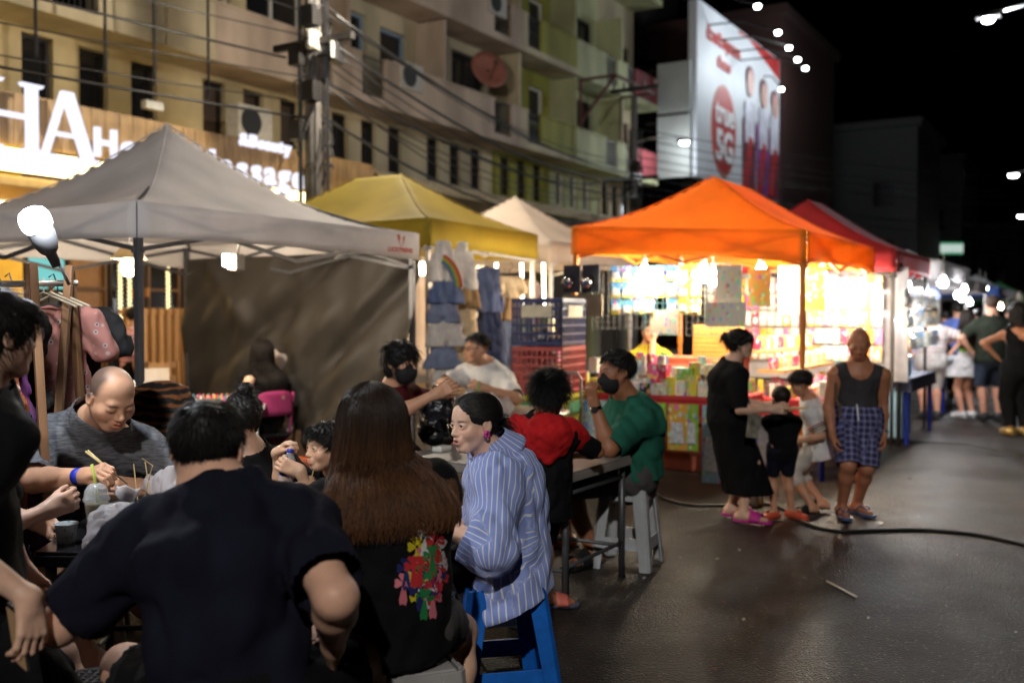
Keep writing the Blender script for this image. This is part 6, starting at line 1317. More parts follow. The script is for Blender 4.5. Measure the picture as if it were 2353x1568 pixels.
BLUEP = mk('blue plastic', (.008, .12, .50), .38, var=.25, scale=14, bump=.08, bscale=30); GREYP = mk('grey plastic', (.30, .29, .285), .32, var=.15, scale=8, bump=.05); SILP = mk('silver grey plastic', (.40, .42, .44), .32, var=.12); BLKP = mk('black plastic', (.010, .010, .012), .4, bump=.4, bscale=45)
bs = Vector((W(1148, 1330, 3.84).x, W(1148, 1330, 3.84).y, 0)); stool(bs, Vector((.96, .22, 0)), 'bright blue plastic stool under the person in the striped shirt', BLUEP, .485, .29, .42)
gs = Vector((W(905, 1500, 2.98).x, W(905, 1500, 2.98).y + .04, 0)); st = stool(gs, Vector((.95, .38, 0)), 'grey plastic stool with a paper price tag under the long haired diner', GREYP, .46, .33, .40)
ss = Vector((W(1442, 1200, 6.02).x, W(1442, 1200, 6.02).y, 0)); stool(ss, Vector((.86, -.35, 0)), 'silver grey plastic stool under the person in the green shirt', SILP, .48, .27, .36)
for k, (px, z, lb) in enumerate(((1135, 4.55, 'silver grey stool hidden behind the blue stool'), (690, 4.45, 'blue stool under the child with the bottle'), (545, 4.35, 'grey stool under the girl with the hair bun'), (190, 4.55, 'grey stool under the person in the grey shirt'))): stool(Vector((W(px, 900, z).x, z, 0)), Vector((1, .3, 0)), lb, (SILP, BLUEP, GREYP, GREYP)[k], .42, .28, .36)
nv = Vector((W(545, 900, 2.42).x, 2.40, 0)); stool(nv, Vector((1, .1, 0)), 'grey plastic stool under the person in the navy shirt', GREYP, .46, .30, .38)
# round black textured stool near the standing person
o = thing('round_stool', 'black round plastic stool with a dimpled seat', 'stool', Vector((-1.13, 2.66, 0))); c = Vector((-1.13, 2.66, 0))
mb = MB(); mb.lathe([(.005, .505), (.15, .505), (.165, .495), (.165, .47), (.14, .46)], c, 32); mb.build('seat', BLKP, o, True)
for k in range(4):
    a = .8 + k * math.pi / 2; mb = MB(); mb.tube([c + Vector((math.cos(a), math.sin(a), 0)) * .12 + Z * .47, c + Vector((math.cos(a), math.sin(a), 0)) * .19], .02, 8); mb.build('leg', BLKP, o, True)
mb = MB()
for i in range(-6, 7):
    for j in range(-6, 7):
        if i * i + j * j < 36: mb.box(c + Vector((i * .022, j * .022, .5065)), (.012, .012, .004))
mb.build('seat_dimples', BLKP, o)
# steel table of the second group
STT = mk('brushed steel', (.36, .33, .30), .30, .35, var=.25, scale=3, bump=.03); TUBEM = mk('grey tube steel', (.10, .105, .11), .42, .5)
def table(label, corners, hz, m, legm, edge=.04, r=.019, leg_inset=.05, stretch=True):
    C4 = [Vector((q[0], q[1], 0)) for q in corners]; ctr = sum(C4, Vector()) / 4; o = thing('dining_table', label, 'table', ctr)
    mb = MB(); mb.poly([q + Z * (hz - .006) for q in C4], Z, .012); mb.build('tabletop', m, o, bevel=.004)
    for k in range(4):
        p, q = C4[k], C4[(k + 1) % 4]; mb = MB(); mb.bar(p + Z * (hz - .032), q + Z * (hz - .032), .016, edge); mb.build('edge_rail', m, o, bevel=.004)
    L = [q + (ctr - q).normalized() * leg_inset for q in C4]
    for q in L:
        mb = MB(); mb.tube([q, q + Z * (hz - .05)], r, 12); mb.build('leg', legm, o, True)
        mb = MB(); mb.lathe([(r * 1.2, 0), (r * 1.2, .02)], q, 10); mb.build('foot_cap', BLKP, o)
    if stretch:
        for k in range(4):
            p, q = L[k], L[(k + 1) % 4]; mb = MB(); mb.tube([p + Z * (.18 if k % 2 else .2), q + Z * (.18 if k % 2 else .2)], r * .62, 8); mb.build('stretcher', legm, o, True)
        for k in range(4):
            p, q = L[k], L[(k + 1) % 4]; mb = MB(); mb.tube([p + Z * (hz - .12), q + Z * (hz - .12)], r * .7, 8); mb.build('apron_tube', legm, o, True)
    return o
k0 = W(1310, 1085, 5.08); kx = (k0.x, k0.y); Ut, Nt = U * .74, N * 1.15
TBH = .70
table('steel topped dining table with tube legs', [(kx[0], kx[1]), (kx[0] + Ut.x, kx[1] + Ut.y), (kx[0] + Ut.x + Nt.x, kx[1] + Ut.y + Nt.y), (kx[0] + Nt.x, kx[1] + Nt.y)], TBH, STT, TUBEM)
# black table of the front group
T1 = [W(60, 1245, 3.36), W(640, 1245, 3.36)]; T2H = .70; BLKT = mk('black table top', (.014, .014, .016), .18, spec=.6, var=.3, scale=4)
tb = [(-1.62, 3.36), (-.42, 3.30), (-.50, 4.18), (-1.72, 4.14)]; table('black topped dining table crowded with takeaway food', tb, T2H, BLKT, TUBEM)
# round steel table behind
c = W(1190, 915, 8.0); c = Vector((c.x, c.y, 0)); o = thing('round_table', 'round steel table in front of the clothes stall', 'table', c); mb = MB(); mb.lathe([(.005, .745), (.40, .745), (.415, .735), (.415, .72), (.40, .715)], c, 40); mb.build('tabletop', STT, o, True); mb = MB(); mb.tube([c + Z * .03, c + Z * .72], .03, 10); mb.lathe([(.25, 0), (.24, .02), (.04, .04)], c, 24); mb.build('pedestal', TUBEM, o, True)
# ------------------------------------------------------------------ food and things on the black table
GL = mk('clear plastic', (.80, .82, .84), .10, var=.02, spec=.9, alpha=.26); LEM = mk('cloudy lemon drink', (.62, .55, .36), .35, var=.1, scale=30, transl=.3); STRAW = mk('lime straw', (.50, .60, .10), .35); BAM = mk('bamboo', (.52, .38, .17), .6, var=.2); FOAM = mk('white foam box', (.66, .65, .66), .55, var=.04); TH_ = T2H
p = W(222, 1195, 3.62); p.z = TH_; o = thing('lemon_drink_cup', 'tall domed plastic cup of cloudy lemon drink', 'cup', p)
mb = MB(); mb.lathe([(.030, .004), (.033, .06), (.040, .118), (.040, .122), (.001, .122)], p, 28); mb.build('drink', LEM, o, True)
mb = MB(); mb.lathe([(.0315, 0), (.0345, .06), (.042, .130), (.045, .134)], p, 28, cap=False); mb.build('cup_wall', GL, o, True, solid=.001)
mb = MB(); mb.lathe([(.0465, .130), (.047, .138), (.043, .144), (.040, .168), (.028, .186), (.012, .193), (.008, .193)], p, 28, cap=False); mb.build('dome_lid', GL, o, True, solid=.001)
mb = MB(); mb.tube([p + Vector((.006, 0, .10)), p + Vector((-.004, .0, .20)), p + Vector((-.014, -.004, .262))], .0055, 10); mb.build('straw', STRAW, o, True)
p = W(152, 1195, 3.52); p.z = TH_; o = thing('paper_ice_cream_cup', 'small paper cup with a bright printed band', 'cup', p); mb = MB(); mb.lathe([(.030, 0), (.0385, .062), (.041, .065), (.041, .0685), (.037, .067), (.036, .05), (.005, .045)], p, 28); mb.build('paper_wall', dots('party print', (.55, .60, .62), (.45, .05, .06), (.12, .25, .50), 60), o, True); mb = MB(); mb.lathe([(.036, .046), (.02, .052), (.002, .054)], p, 20); mb.build('ice_cream', mk('vanilla', (.62, .52, .28), .5), o, True)
# foam box with greens
p = W(318, 1112, 4.0); p.z = TH_; o = thing('foam_food_box', 'open white foam box of greens on the black table', 'food box', p); X_ = Vector((.97, -.2, 0)).normalized(); Y_ = Z.cross(X_)
def tray(P0, w, d, h, flip=1):
    mb = MB(); r = [(-w / 2, -d / 2), (w / 2, -d / 2), (w / 2, d / 2), (-w / 2, d / 2)]; k = .8
    V = [P0 + X_ * x + Y_ * y + Z * h for x, y in r] + [P0 + X_ * x * k + Y_ * y * k for x, y in r]; mb.add(V, [(0, 1, 5, 4), (1, 2, 6, 5), (2, 3, 7, 6), (3, 0, 4, 7), (4, 5, 6, 7)]); return mb
tray(p, .24, .17, .05).build('box_base', FOAM, o, solid=.005, bevel=.006)
mb = MB(); mb.add([p + X_ * -.12 + Y_ * .088 + Z * .052, p + X_ * .12 + Y_ * .088 + Z * .052, p + X_ * .115 + Y_ * .15 + Z * .11, p + X_ * -.115 + Y_ * .15 + Z * .11], [(0, 1, 2, 3)]); mb.build('box_lid', FOAM, o, solid=.008, bevel=.004)
r_ = np.random.RandomState(2); mb = MB()
for k in range(60):
    q = p + X_ * r_.uniform(-.09, .09) + Y_ * r_.uniform(-.06, .06) + Z * r_.uniform(.012, .035); d = Vector(r_.randn(3)).normalized() * .02; e = Vector(r_.randn(3)).normalized() * .008; mb.add([q - d, q + e, q + d, q - e], [(0, 1, 2, 3)])
mb.build('greens', mk('stir fried greens', (.05, .11, .02), .4, var=.6, scale=40), o)
# paper tray, sauce cup, skewers
p = W(300, 1175, 3.78); p.z = TH_; o = thing('paper_food_tray', 'flowered paper tray with skewers in brown sauce', 'food tray', p); tray(p, .18, .13, .035).build('tray_wall', dots('flower paper', (.45, .62, .66), (.5, .35, .08), (.6, .3, .3), 45), o, solid=.002)
mb = MB(); mb.box(p + Z * .014, (.13, .09, .012), X_); mb.build('sauced_meat', mk('brown sauce', (.10, .035, .012), .2, var=.5, scale=40), o, bevel=.005)
p2 = W(325, 1150, 3.88); p2.z = TH_; o2 = thing('foam_plate', 'white scalloped foam plate beside the tray', 'plate', p2); mb = MB(); mb.lathe([(.002, .004), (.06, .005), (.085, .022), (.088, .022)], p2, 26); mb.build('plate', FOAM, o2, True); mb = MB(); mb.lathe([(.002, .02), (.03, .018), (.04, .008)], p2, 14); mb.build('chilli_sauce', mk('chilli sauce', (.12, .02, .012), .2, var=.5, scale=50), o2, True)
p3 = W(360, 1200, 3.66); p3.z = TH_; o3 = thing('sauce_tub', 'clear plastic tub of pink dip on the black table', 'tub', p3); mb = MB(); mb.lathe([(.030, 0), (.042, .055), (.045, .058)], p3, 24, cap=False); mb.build('tub_wall', GL, o3, True, solid=.001); mb = MB(); mb.lathe([(.029, .004), (.036, .038), (.002, .04)], p3, 20); mb.build('dip', mk('pink dip', (.45, .25, .18), .35, var=.3, scale=40), o3, True)
for k, (a, b_) in enumerate((((307, 1065, 3.84), (318, 1165, 3.80)), ((350, 1070, 3.82), (326, 1160, 3.84)), ((333, 1060, 3.84), (348, 1150, 3.8)), ((262, 1158, 3.7), (330, 1183, 3.74)), ((258, 1202, 3.56), (345, 1216, 3.58)), ((326, 1052, 4.0), (352, 1070, 3.98)))):
    mb = MB(); q0, q1 = W(*a), W(*b_)
    mb.tube([q0, q1], .0022, 6); tag(mb.build('bamboo_skewer', BAM, None), 'thin bamboo skewer among the takeaway food', 'skewer', 'bamboo skewers')
# crumpled carrier bags
BAGM = mk('thin carrier bag plastic', (.80, .77, .80), .22, var=.05, spec=.6, transl=.45, alpha=.55)
def crumple(label, pr, seed, amp=.014, wl=.09, h=.006):
    F, ax, lo = polygonize(pr, h, disp=wrinkle(amp, wl, seed, squash=1)); V, Fc = nets(F, lo, h); r = np.random.RandomState(seed)
    # sharp creases: push along a folded ridge pattern
    n = 0
    for i in range(9):
        d = r.randn(3); d /= np.linalg.norm(d); t = (V @ d) / (wl * r.uniform(.5, 1.1)) + r.rand(); n = n + np.abs((t % 1) - .5) * r.uniform(.6, 1.6)
    c = V.mean(0); dr = V - c; dr /= np.linalg.norm(dr, axis=1, keepdims=True); V = V + dr * ((n - n.mean()) * amp * .55)[:, None]
    o = link('carrier_bag', raw_mesh('carrier_bag', V.astype(f4), Fc, False), None, BAGM); return tag(o, label, 'plastic bag')
q = lambda px, py, z: W(px, py, z)
crumple('crumpled clear carrier bag hanging over the table edge', [rc(q(245, 1178, 3.44), q(300, 1190, 3.5), .035, .05, .05), rc(q(240, 1200, 3.36), q(205, 1262, 3.28), .05, .015, .04), rc(q(260, 1215, 3.34), q(300, 1218, 3.36), .04, .03, .04)], 5, .012, .10, .005)
crumple('crumpled clear carrier bag behind the skewers', [rc(q(385, 1110, 3.95), q(420, 1150, 3.9), .045, .06, .05), rc(q(345, 1112, 4.0), q(385, 1120, 3.96), .03, .05, .04), rc(q(400, 1095, 3.95), q(388, 1075, 3.92), .03, .01, .03)], 8, .012, .10, .005)
mb = MB(); a, b_, c_, d_ = q(262, 1135, 3.68), q(268, 1112, 3.7), q(320, 1122, 3.72), q(300, 1168, 3.7); mb.grid(lambda u, v: a.lerp(d_, u).lerp(b_.lerp(c_, u), v) + Vector((0, -.01 * math.sin(u * 5), .006 * math.sin(u * 9 + v * 4))), 12, 8); tag(mb.build('paper_napkin', mk('napkin', (.62, .58, .60), .7, transl=.3), None, True, solid=.001), 'thin pale napkin standing beside the lemon drink', 'napkin')
# things on the steel table
def ht(px, py): return G(px, py, TBH)
p = ht(1005, 1022); pr = [rc(p + Vector((0, .1, .08)), p + Vector((.01, .1, .24)), .10, .075, .05, Vector((1, 0, 0)), 1.35), rc(p + Vector((-.02, .0, .07)), p + Vector((-.01, .0, .13)), .07, .06, .04, Vector((1, 0, 0)), 1.3)]
F, ax, lo = polygonize(pr, .007, disp=wrinkle(.008, .09, 12)); V, Fc = nets(F, lo, .007); o = thing('leather_backpack', 'glossy black leather backpack on the steel table', 'backpack', p); link('bag_body', raw_mesh('bag_body', V, Fc), o, mk('black leather', (.012, .013, .016), .25, var=.2, bump=.1))
for s in (-1, 1):
    mb = MB(); mb.tube([p + Vector((.08 * s, .03, .28)), p + Vector((.10 * s, -.04, .2)), p + Vector((.09 * s, -.05, .06))], .010, 6); mb.build('strap', mk('black leather', (.012, .013, .016), .25), o, True)
mb = MB(); mb.tube([p + Vector((-.05, .08, .31)), p + Vector((-.03, .08, .36)), p + Vector((.03, .08, .36)), p + Vector((.05, .08, .31))], .007, 6); mb.build('handle', mk('black leather', (.012, .013, .016), .25), o, True)
p = ht(1015, 1036); mb = MB(); mb.box(p + Z * .016, (.11, .07, .03), U); tag(mb.build('white_tissue_packet', PLW, None, bevel=.008), 'small white tissue packet on the steel table edge', 'tissue pack')
p = ht(1160, 1045); r_ = np.random.RandomState(8); o = thing('leafy_herb_bunch', 'bunch of green leaves on the steel table', 'herbs', p)
for k in range(40):
    q0 = p + Vector((r_.uniform(-.07, .07), r_.uniform(-.05, .05), .02 + r_.uniform(0, .05))); d = Vector((r_.randn(), r_.randn(), .6 * r_.randn())).normalized(); s_ = d.cross(Vector(r_.randn(3))).normalized(); mb = MB(); L_ = .05 + .03 * r_.rand()
    mb.add([q0, q0 + d * L_ * .5 + s_ * .016 + Z * .006, q0 + d * L_, q0 + d * L_ * .5 - s_ * .016 + Z * .006], [(0, 1, 2, 3)]); mb.build('leaf', mk('herb green', (.07, .20, .03), .5, var=.3), o)
# drinks and bag on the round table
c = Vector((W(1120, 900, 7.7).x, W(1120, 900, 7.7).y, .745)); o = thing('bagged_drink', 'green drink in a knotted clear bag on the round table', 'drink', c + Vector((-.1, 0, 0))); mb = MB(); mb.lathe([(.03, 0), (.04, .12), (.002, .122)], c + Vector((-.06, 0, 0)), 16); mb.build('drink', mk('green drink', (.15, .32, .05), .3), o, True); mb = MB(); mb.tube([c + Vector((-.06, 0, .1)), c + Vector((-.07, 0, .24))], .006, 8); mb.build('straw', mk('green straw', (.10, .40, .08), .4), o)
crumple('crumpled clear bag of food on the round table', [rc(c + Vector((.05, 0, .06)), c + Vector((.14, 0, .05)), .05, .06, .04), rc(c + Vector((.06, 0, .1)), c + Vector((.03, 0, .15)), .03, .01, .03)], 14, .015, .1, .009)
# ------------------------------------------------------------------ things on the ground
HOSE = mk('black rubber cable', (.010, .010, .010), .45)
pts = [(1500, 1128), (1530, 1150), (1590, 1163), (1680, 1163), (1760, 1160), (1810, 1178), (1850, 1205), (1920, 1222), (2020, 1221), (2120, 1220), (2220, 1228), (2300, 1242), (2400, 1268), (2560, 1330)]
P_ = [G(*q) + Z * .012 for q in pts]; fine = []
for i in range(len(P_) - 1):
    p0, p1, p2, p3 = P_[max(i - 1, 0)], P_[i], P_[i + 1], P_[min(i + 2, len(P_) - 1)]
    for t in np.linspace(0, 1, 6, False): fine.append(.5 * ((2 * p1) + (p2 - p0) * t + (2 * p0 - 5 * p1 + 4 * p2 - p3) * t * t + (3 * p1 - p0 - 3 * p2 + p3) * t ** 3))
mb = MB(); mb.tube(fine, .012, 8); tag(mb.build('power_cable', HOSE, None, True), 'black power cable snaking across the asphalt', 'cable')
mb = MB(); mb.tube([G(2030, 1012) + Z * .01, G(2120, 1016) + Z * .01, G(2220, 1022) + Z * .01, G(2380, 1055) + Z * .01], .010, 6); tag(mb.build('far_power_cable', HOSE, None, True), 'second thin cable lying further up the street', 'cable')
for pa, pb in (((1900, 1338), (1967, 1373)),):
    a, b_ = G(*pa) + Z * .008, G(*pb) + Z * .008; mb = MB(); mb.tube([a, b_], .0075, 10); tag(mb.build('clear_straw', mk('clear straw', (.60, .52, .42), .25, spec=.7), None, True), 'pale flattened drinking straw lying on the asphalt', 'straw')
LIT = [((2022, 1203), .06, (.6, .6, .6), 'white paper scrap near the flip flops'), ((1698, 1265), .035, (.45, .42, .38), 'pale torn scrap before the pink sandals'), ((1735, 1190), .02, (.5, .2, .2), 'small pink speck of litter'), ((2090, 1100), .03, (.5, .5, .5), 'pale crumb of litter on the sunless street'), ((1660, 1385), .03, (.35, .12, .12), 'pink petal lying on the asphalt'), ((1350, 1290), .025, (.5, .5, .48), 'white crumb under the steel table'), ((1480, 1330), .028, (.45, .42, .4), 'pale scrap beside the table leg'), ((1640, 1540), .02, (.4, .15, .12), 'reddish petal low on the asphalt')]
for (px, py), s_, c, lb in LIT:
    p = G(px, py) + Z * .006; mb = MB(); a = rg.uniform(0, 3); x = Vector((math.cos(a), math.sin(a), 0)); y = Z.cross(x); mb.add([p - x * s_, p - y * s_ * .4 + Z * .006, p + x * s_ * .9 + Z * .003, p + y * s_ * .35 + Z * .009], [(0, 1, 2), (0, 2, 3)]); tag(mb.build('litter_scrap', mk('litter %d' % px, c, .6), None, solid=.001), lb, 'litter')
for k in range(16):
    p = G(rg.uniform(1550, 2340), rg.uniform(1110, 1540)) + Z * .006; a = rg.uniform(0, 3); x = Vector((math.cos(a), math.sin(a), 0)); y = Z.cross(x); s_ = rg.uniform(.008, .02); mb = MB(); mb.add([p - x * s_, p - y * s_ * .5, p + x * s_ * .9 + Z * .003, p + y * s_ * .4 + Z * .006], [(0, 1, 2), (0, 2, 3)]); tag(mb.build('litter_scrap', mk('pale litter', (.42, .38, .33), .7), None, solid=.001), 'tiny pale scrap of litter on the open asphalt', 'litter', 'tiny litter scraps')
p = G(1738, 1160); mb = MB(); mb.lathe([(.05, 0), (.055, .03), (.05, .14), (.02, .19), (.018, .21)], p, 16); tag(mb.build('milky_jug', mk('milky jug', (.6, .6, .45), .5), None, True), 'milky plastic jug under the orange stall', 'jug')
# ------------------------------------------------------------------ people
def gz(px, py, z): q = G(px, py); return Vector((q.x, q.y, z))
def cot(n, c, **k): return mk(n, c, .9, var=.2, scale=9, bump=.3, bscale=260, spec=.15, **k)
NAVY = cot('navy jersey', (.0075, .0080, .017)); BLK = cot('black jersey', (.0065, .0065, .0072)); WHT = cot('white jersey', (.68, .67, .66)); GREEN = cot('bottle green pique', (.018, .11, .075)); MAR = cot('maroon shirt', (.09, .012, .016)); YEL = cot('mustard shirt', (.40, .32, .03)); CHAR = cot('charcoal jersey', (.045, .043, .045)); KHG = cot('grey shorts', (.075, .070, .070)); DNS = cot('dark navy shorts', (.010, .012, .022)); MASK = mk('black face mask', (.008, .008, .009), .8); REDJ = cot('red jersey', (.42, .012, .014)); OLIVE = cot('dark olive jersey', (.022, .026, .018)); GRYSW = cot('pale grey shorts cloth', (.42, .40, .37))
HEATH = mk('heather grey jersey', (.12, .125, .14), .85, var=.55, scale=28, stretch=(1, 1, 5), bump=.15, bscale=150)
def striped():
    m = mk('blue pinstripe cotton', (.20, .28, .62), .8, var=.06, bump=.12, bscale=90, transl=.12); nt = m.node_tree; L = nt.links; at = nt.nodes.new('ShaderNodeAttribute'); at.attribute_name = 'sv'
    mu = nt.nodes.new('ShaderNodeMath'); mu.operation = 'MULTIPLY'; mu.inputs[1].default_value = 62; fr = nt.nodes.new('ShaderNodeMath'); fr.operation = 'FRACT'; gt = nt.nodes.new('ShaderNodeMath'); gt.operation = 'GREATER_THAN'; gt.inputs[1].default_value = .80
    L.new(at.outputs['Fac'], mu.inputs[0]); L.new(mu.outputs[0], fr.inputs[0]); L.new(fr.outputs[0], gt.inputs[0]); mx = nt.nodes.new('ShaderNodeMix'); mx.data_type = 'RGBA'; L.new(gt.outputs[0], mx.inputs[0]); mx.inputs[6].default_value = (.27, .35, .72, 1); mx.inputs[7].default_value = (.72, .74, .80, 1); L.new(mx.outputs[2], nt.nodes['Principled BSDF'].inputs['Base Color']); 
    return m
def plaid():
    m = mk('navy plaid cotton', (.05, .05, .12), .85, bump=.15); nt = m.node_tree; L = nt.links; last = None
    for an, sc_ in (('sv', 24), ('sl', 22)):
        at = nt.nodes.new('ShaderNodeAttribute'); at.attribute_name = an; mu = nt.nodes.new('ShaderNodeMath'); mu.operation = 'MULTIPLY'; mu.inputs[1].default_value = sc_; fr = nt.nodes.new('ShaderNodeMath'); fr.operation = 'FRACT'; cr = nt.nodes.new('ShaderNodeValToRGB'); cr.color_ramp.interpolation = 'CONSTANT'; e = cr.color_ramp.elements; e[0].color = (.02, .02, .06, 1); e[1].position = .5; e[1].color = (.10, .10, .26, 1); q = e.new(.72); q.color = (.32, .32, .46, 1); q2 = e.new(.86); q2.color = (.10, .10, .26, 1)
        L.new(at.outputs['Fac'], mu.inputs[0]); L.new(mu.outputs[0], fr.inputs[0]); L.new(fr.outputs[0], cr.inputs[0])
        if last is None: last = cr.outputs[0]
        else: mx = nt.nodes.new('ShaderNodeMix'); mx.data_type = 'RGBA'; mx.inputs[0].default_value = .5; L.new(last, mx.inputs[6]); L.new(cr.outputs[0], mx.inputs[7]); L.new(mx.outputs[2], nt.nodes['Principled BSDF'].inputs['Base Color'])
    return m
def hstripes(name, a, b, sc_=34, th=.6):
    m = mk(name, a, .85); nt = m.node_tree; L = nt.links; at = nt.nodes.new('ShaderNodeAttribute'); at.attribute_name = 'sl'; mu = nt.nodes.new('ShaderNodeMath'); mu.operation = 'MULTIPLY'; mu.inputs[1].default_value = sc_; fr = nt.nodes.new('ShaderNodeMath'); fr.operation = 'FRACT'; gt = nt.nodes.new('ShaderNodeMath'); gt.operation = 'GREATER_THAN'; gt.inputs[1].default_value = th; mx = nt.nodes.new('ShaderNodeMix'); mx.data_type = 'RGBA'; mx.inputs[6].default_value = (*a, 1); mx.inputs[7].default_value = (*b, 1)
    L.new(at.outputs['Fac'], mu.inputs[0]); L.new(mu.outputs[0], fr.inputs[0]); L.new(fr.outputs[0], gt.inputs[0]); L.new(gt.outputs[0], mx.inputs[0]); L.new(mx.outputs[2], nt.nodes['Principled BSDF'].inputs['Base Color']); return m
DIN = 'diners at the food tables'; SHOP = 'shoppers by the orange stall'; WALK = 'people further down the street'
def face_mask(c, mat=MASK):
    head, M, hs = c['head'], c['M'], c['hs']; P = lambda x, y, z: head + M @ Vector((x, y, z)) * hs; Mn = np.array([[M[i][j] for j in range(3)] for i in range(3)], f4)
    pr = [el(P(0, .12, -.25), [.325 * hs, .33 * hs, .32 * hs], Mn, .03 * hs), rc(P(0, .36, -.10), P(0, .42, -.24), .06 * hs, .075 * hs, .09 * hs)]
    cloth(c, 'face_mask', [(pr, [(P(0, 0, -.055), c['hz'] * .95 - c['hf'] * .2), (P(0, .06, 0), -c['hf'])])], mat, .02, .006 if hs * 2287 / max(1, head.y) > 80 else .009, None)
    for s in (-1, 1):
        mb = MB(); mb.tube([P(s * .27, .06, -.12), P(s * .345, -.08, .02)], .0022, 5); mb.tube([P(s * .26, .04, -.33), P(s * .35, -.1, -.1)], .0022, 5); mb.build('mask_strap', mat, c['root'])
def decal(c, host, shapes, org, right, up, ray, name, mat, off=.003):
    from mathutils.bvhtree import BVHTree
    me = host.data; bv = BVHTree.FromPolygons([v.co for v in me.vertices], [p.vertices for p in me.polygons]); mb = MB(); ray = Vector(ray).normalized()
    for poly in shapes:
        pts = []
        for x, y in poly:
            p = Vector(org) + right * x + up * y; h_ = bv.ray_cast(p - ray * .5, ray)
            if h_[0] is None: break
            pts.append(h_[0] - ray * off)
        else:
            ce = sum(pts, Vector()) / len(pts); n = len(pts); mb.add(pts + [ce], [(i, (i + 1) % n, n) for i in range(n)])
    if mb.v: return mb.build(name, mat, host, True)
# ---- standing person at the table end, phone in hand
c = person('standing person in a loose black top holding a phone', 1.62, W(-95, 1335, 2.66), W(-62, 902, 2.62), W(-8, 770, 2.58), (.72, .69, 0), (.52, .85, -.08), hand_r=W(66, 1372, 2.40), el_r=(-.6, -.5, -.1), hand_l=W(60, 1330, 2.95), foot_l=(-1.30, 2.75, .08), foot_r=(-1.17, 2.52, .08), hs=.222,
    wear=[top(BLK, 'shirt', .030, 1.02, .05, .012, 2, (.010, .2), sleeve_e=.028, h=.012), bottoms(BLK, 'trousers', .014, 1.95, seed=4), shoes(BLKP, 'sneaker', BLKP)], hands={'r': dict(fine=.0035, d=(W(75, 1500, 2.38) - W(66, 1372, 2.40)), n=(-.8, .45, 0), curl=[38, 34, 30, 30], thumb=24)}, h=.011, hh=.0045, group=DIN,
    hair=lambda c: hair_cap(c, .055, .16, -.30, [((0, -.2, -.05), (.30, .30, .36)), ((.10, .25, .28), (.26, .16, .14))], 5, None, .008, BLACKHAIR, 3200, .20, srad=.0011, up=0), ho=dict(eye=.012))
ph = c['J']['wrr'] + (W(75, 1500, 2.38) - W(66, 1372, 2.40)).normalized() * .10; o = thing('mobile_phone', 'dark mobile phone with a lit screen held at the hip', 'phone', ph); mb = MB(); X_ = Vector((-.2, .1, 1)).normalized(); mb.box(ph + Vector((-.04, .018, 0)), (.15, .072, .009), X_, Vector((-.75, .6, .2))); mb.build('phone_body', BLKP, o, bevel=.004); mb = MB(); mb.box(ph + Vector((-.043, .0125, 0)), (.13, .06, .002), X_, Vector((-.75, .6, .2))); mb.build('screen', emitter('phone picture', (.5, .3, .15), .25), o)
# ---- seated person mostly hidden at the table's left end
person('seated person with bare knees behind the standing one', 1.60, W(-70, 1340, 3.32), W(-62, 985, 3.30), W(-28, 880, 3.28), (.95, .3, 0), hand_r=W(108, 1172, 3.42), hand_l=W(60, 1190, 3.62), foot_l=(-1.22, 3.45, .08), foot_r=(-1.25, 3.12, .08), kn_l=(1, 0, .5), kn_r=(1, -.3, .5), hs=.21, wear=[top(WHT, sleeve=.9), bottoms(BLK, 'shorts', .014, .45), shoes(BLKP, 'slide')], hair=short_hair(strands=300), h=.014, hh=.008, group=DIN, ho=dict(detail=False), hands={'r': dict(fine=.005, curl=45)})
# ---- grey shirt
c = person('balding person in a heather grey shirt eating with chopsticks', 1.74, W(190, 1205, 4.42), W(216, 968, 4.10), W(258, 914, 3.93), (.22, -1, 0), (.66, -.60, -.46), Vector((.36, -.34, .85)), hand_r=W(196, 1092, 3.74), el_r=(-1, .1, -.35), hand_l=W(322, 1118, 4.02), el_l=(.8, .5, -.3), foot_l=(-1.35, 4.2, .08), foot_r=(-1.85, 4.2, .08), build=1.2, sh_w=1.12, hs=.238, neckr=1.2,
    wear=[top(HEATH, 'shirt', .020, .92, .07, .0, 6, (.009, .16), sleeve_e=.022, h=.009, neckline=.40), bottoms(BLK, 'shorts', .014, .8), shoes(BLKP, 'slide')], hands={'r': dict(fine=.003, d=(W(248, 1072, 3.66) - W(196, 1092, 3.74)), n=(.1, .5, -.8), curl=[48, 55, 60, 62], thumb=22), 'l': dict(fine=.004, curl=35)}, h=.011, hh=.0032, skin=rgb(206, 158, 128), group=DIN,
    ho=dict(eye=0, fat=1.08, stubble=.86, bald=True, mouth=.02, brow=.8))
wr = c['J']['wrr']; mb = MB(); dv = (c['J']['ell'] if 0 else c['J']['elr']) - wr; dn = dv.normalized(); s_, d_, u_ = frame_of(dn); mb.grid(lambda u, v: wr + dn * (.012 + .030 * v) + (s_ * math.cos(u * 6.2832) * .034 + u_ * math.sin(u * 6.2832) * .030), 24, 2); mb.build('wristband', mk('cobalt rubber', (.02, .04, .48), .5), c['root'], True, solid=.004)
hp = c['J']['wrr'] + (W(248, 1072, 3.66) - W(196, 1092, 3.74)).normalized() * .085
for k in range(2):
    mb = MB(); mb.tube([W(196 + 5 * k, 1036 - 2 * k, 3.72), W(247, 1075, 3.72 + .01 * k), W(292 - 4 * k, 1110 - 3 * k, 3.86)], [.0042, .004, .0028], 8); tag(mb.build('chopstick', mk('pale chopstick', (.60, .48, .22), .5), None, True), 'pale chopstick held over the foam food box', 'chopstick', 'chopsticks')
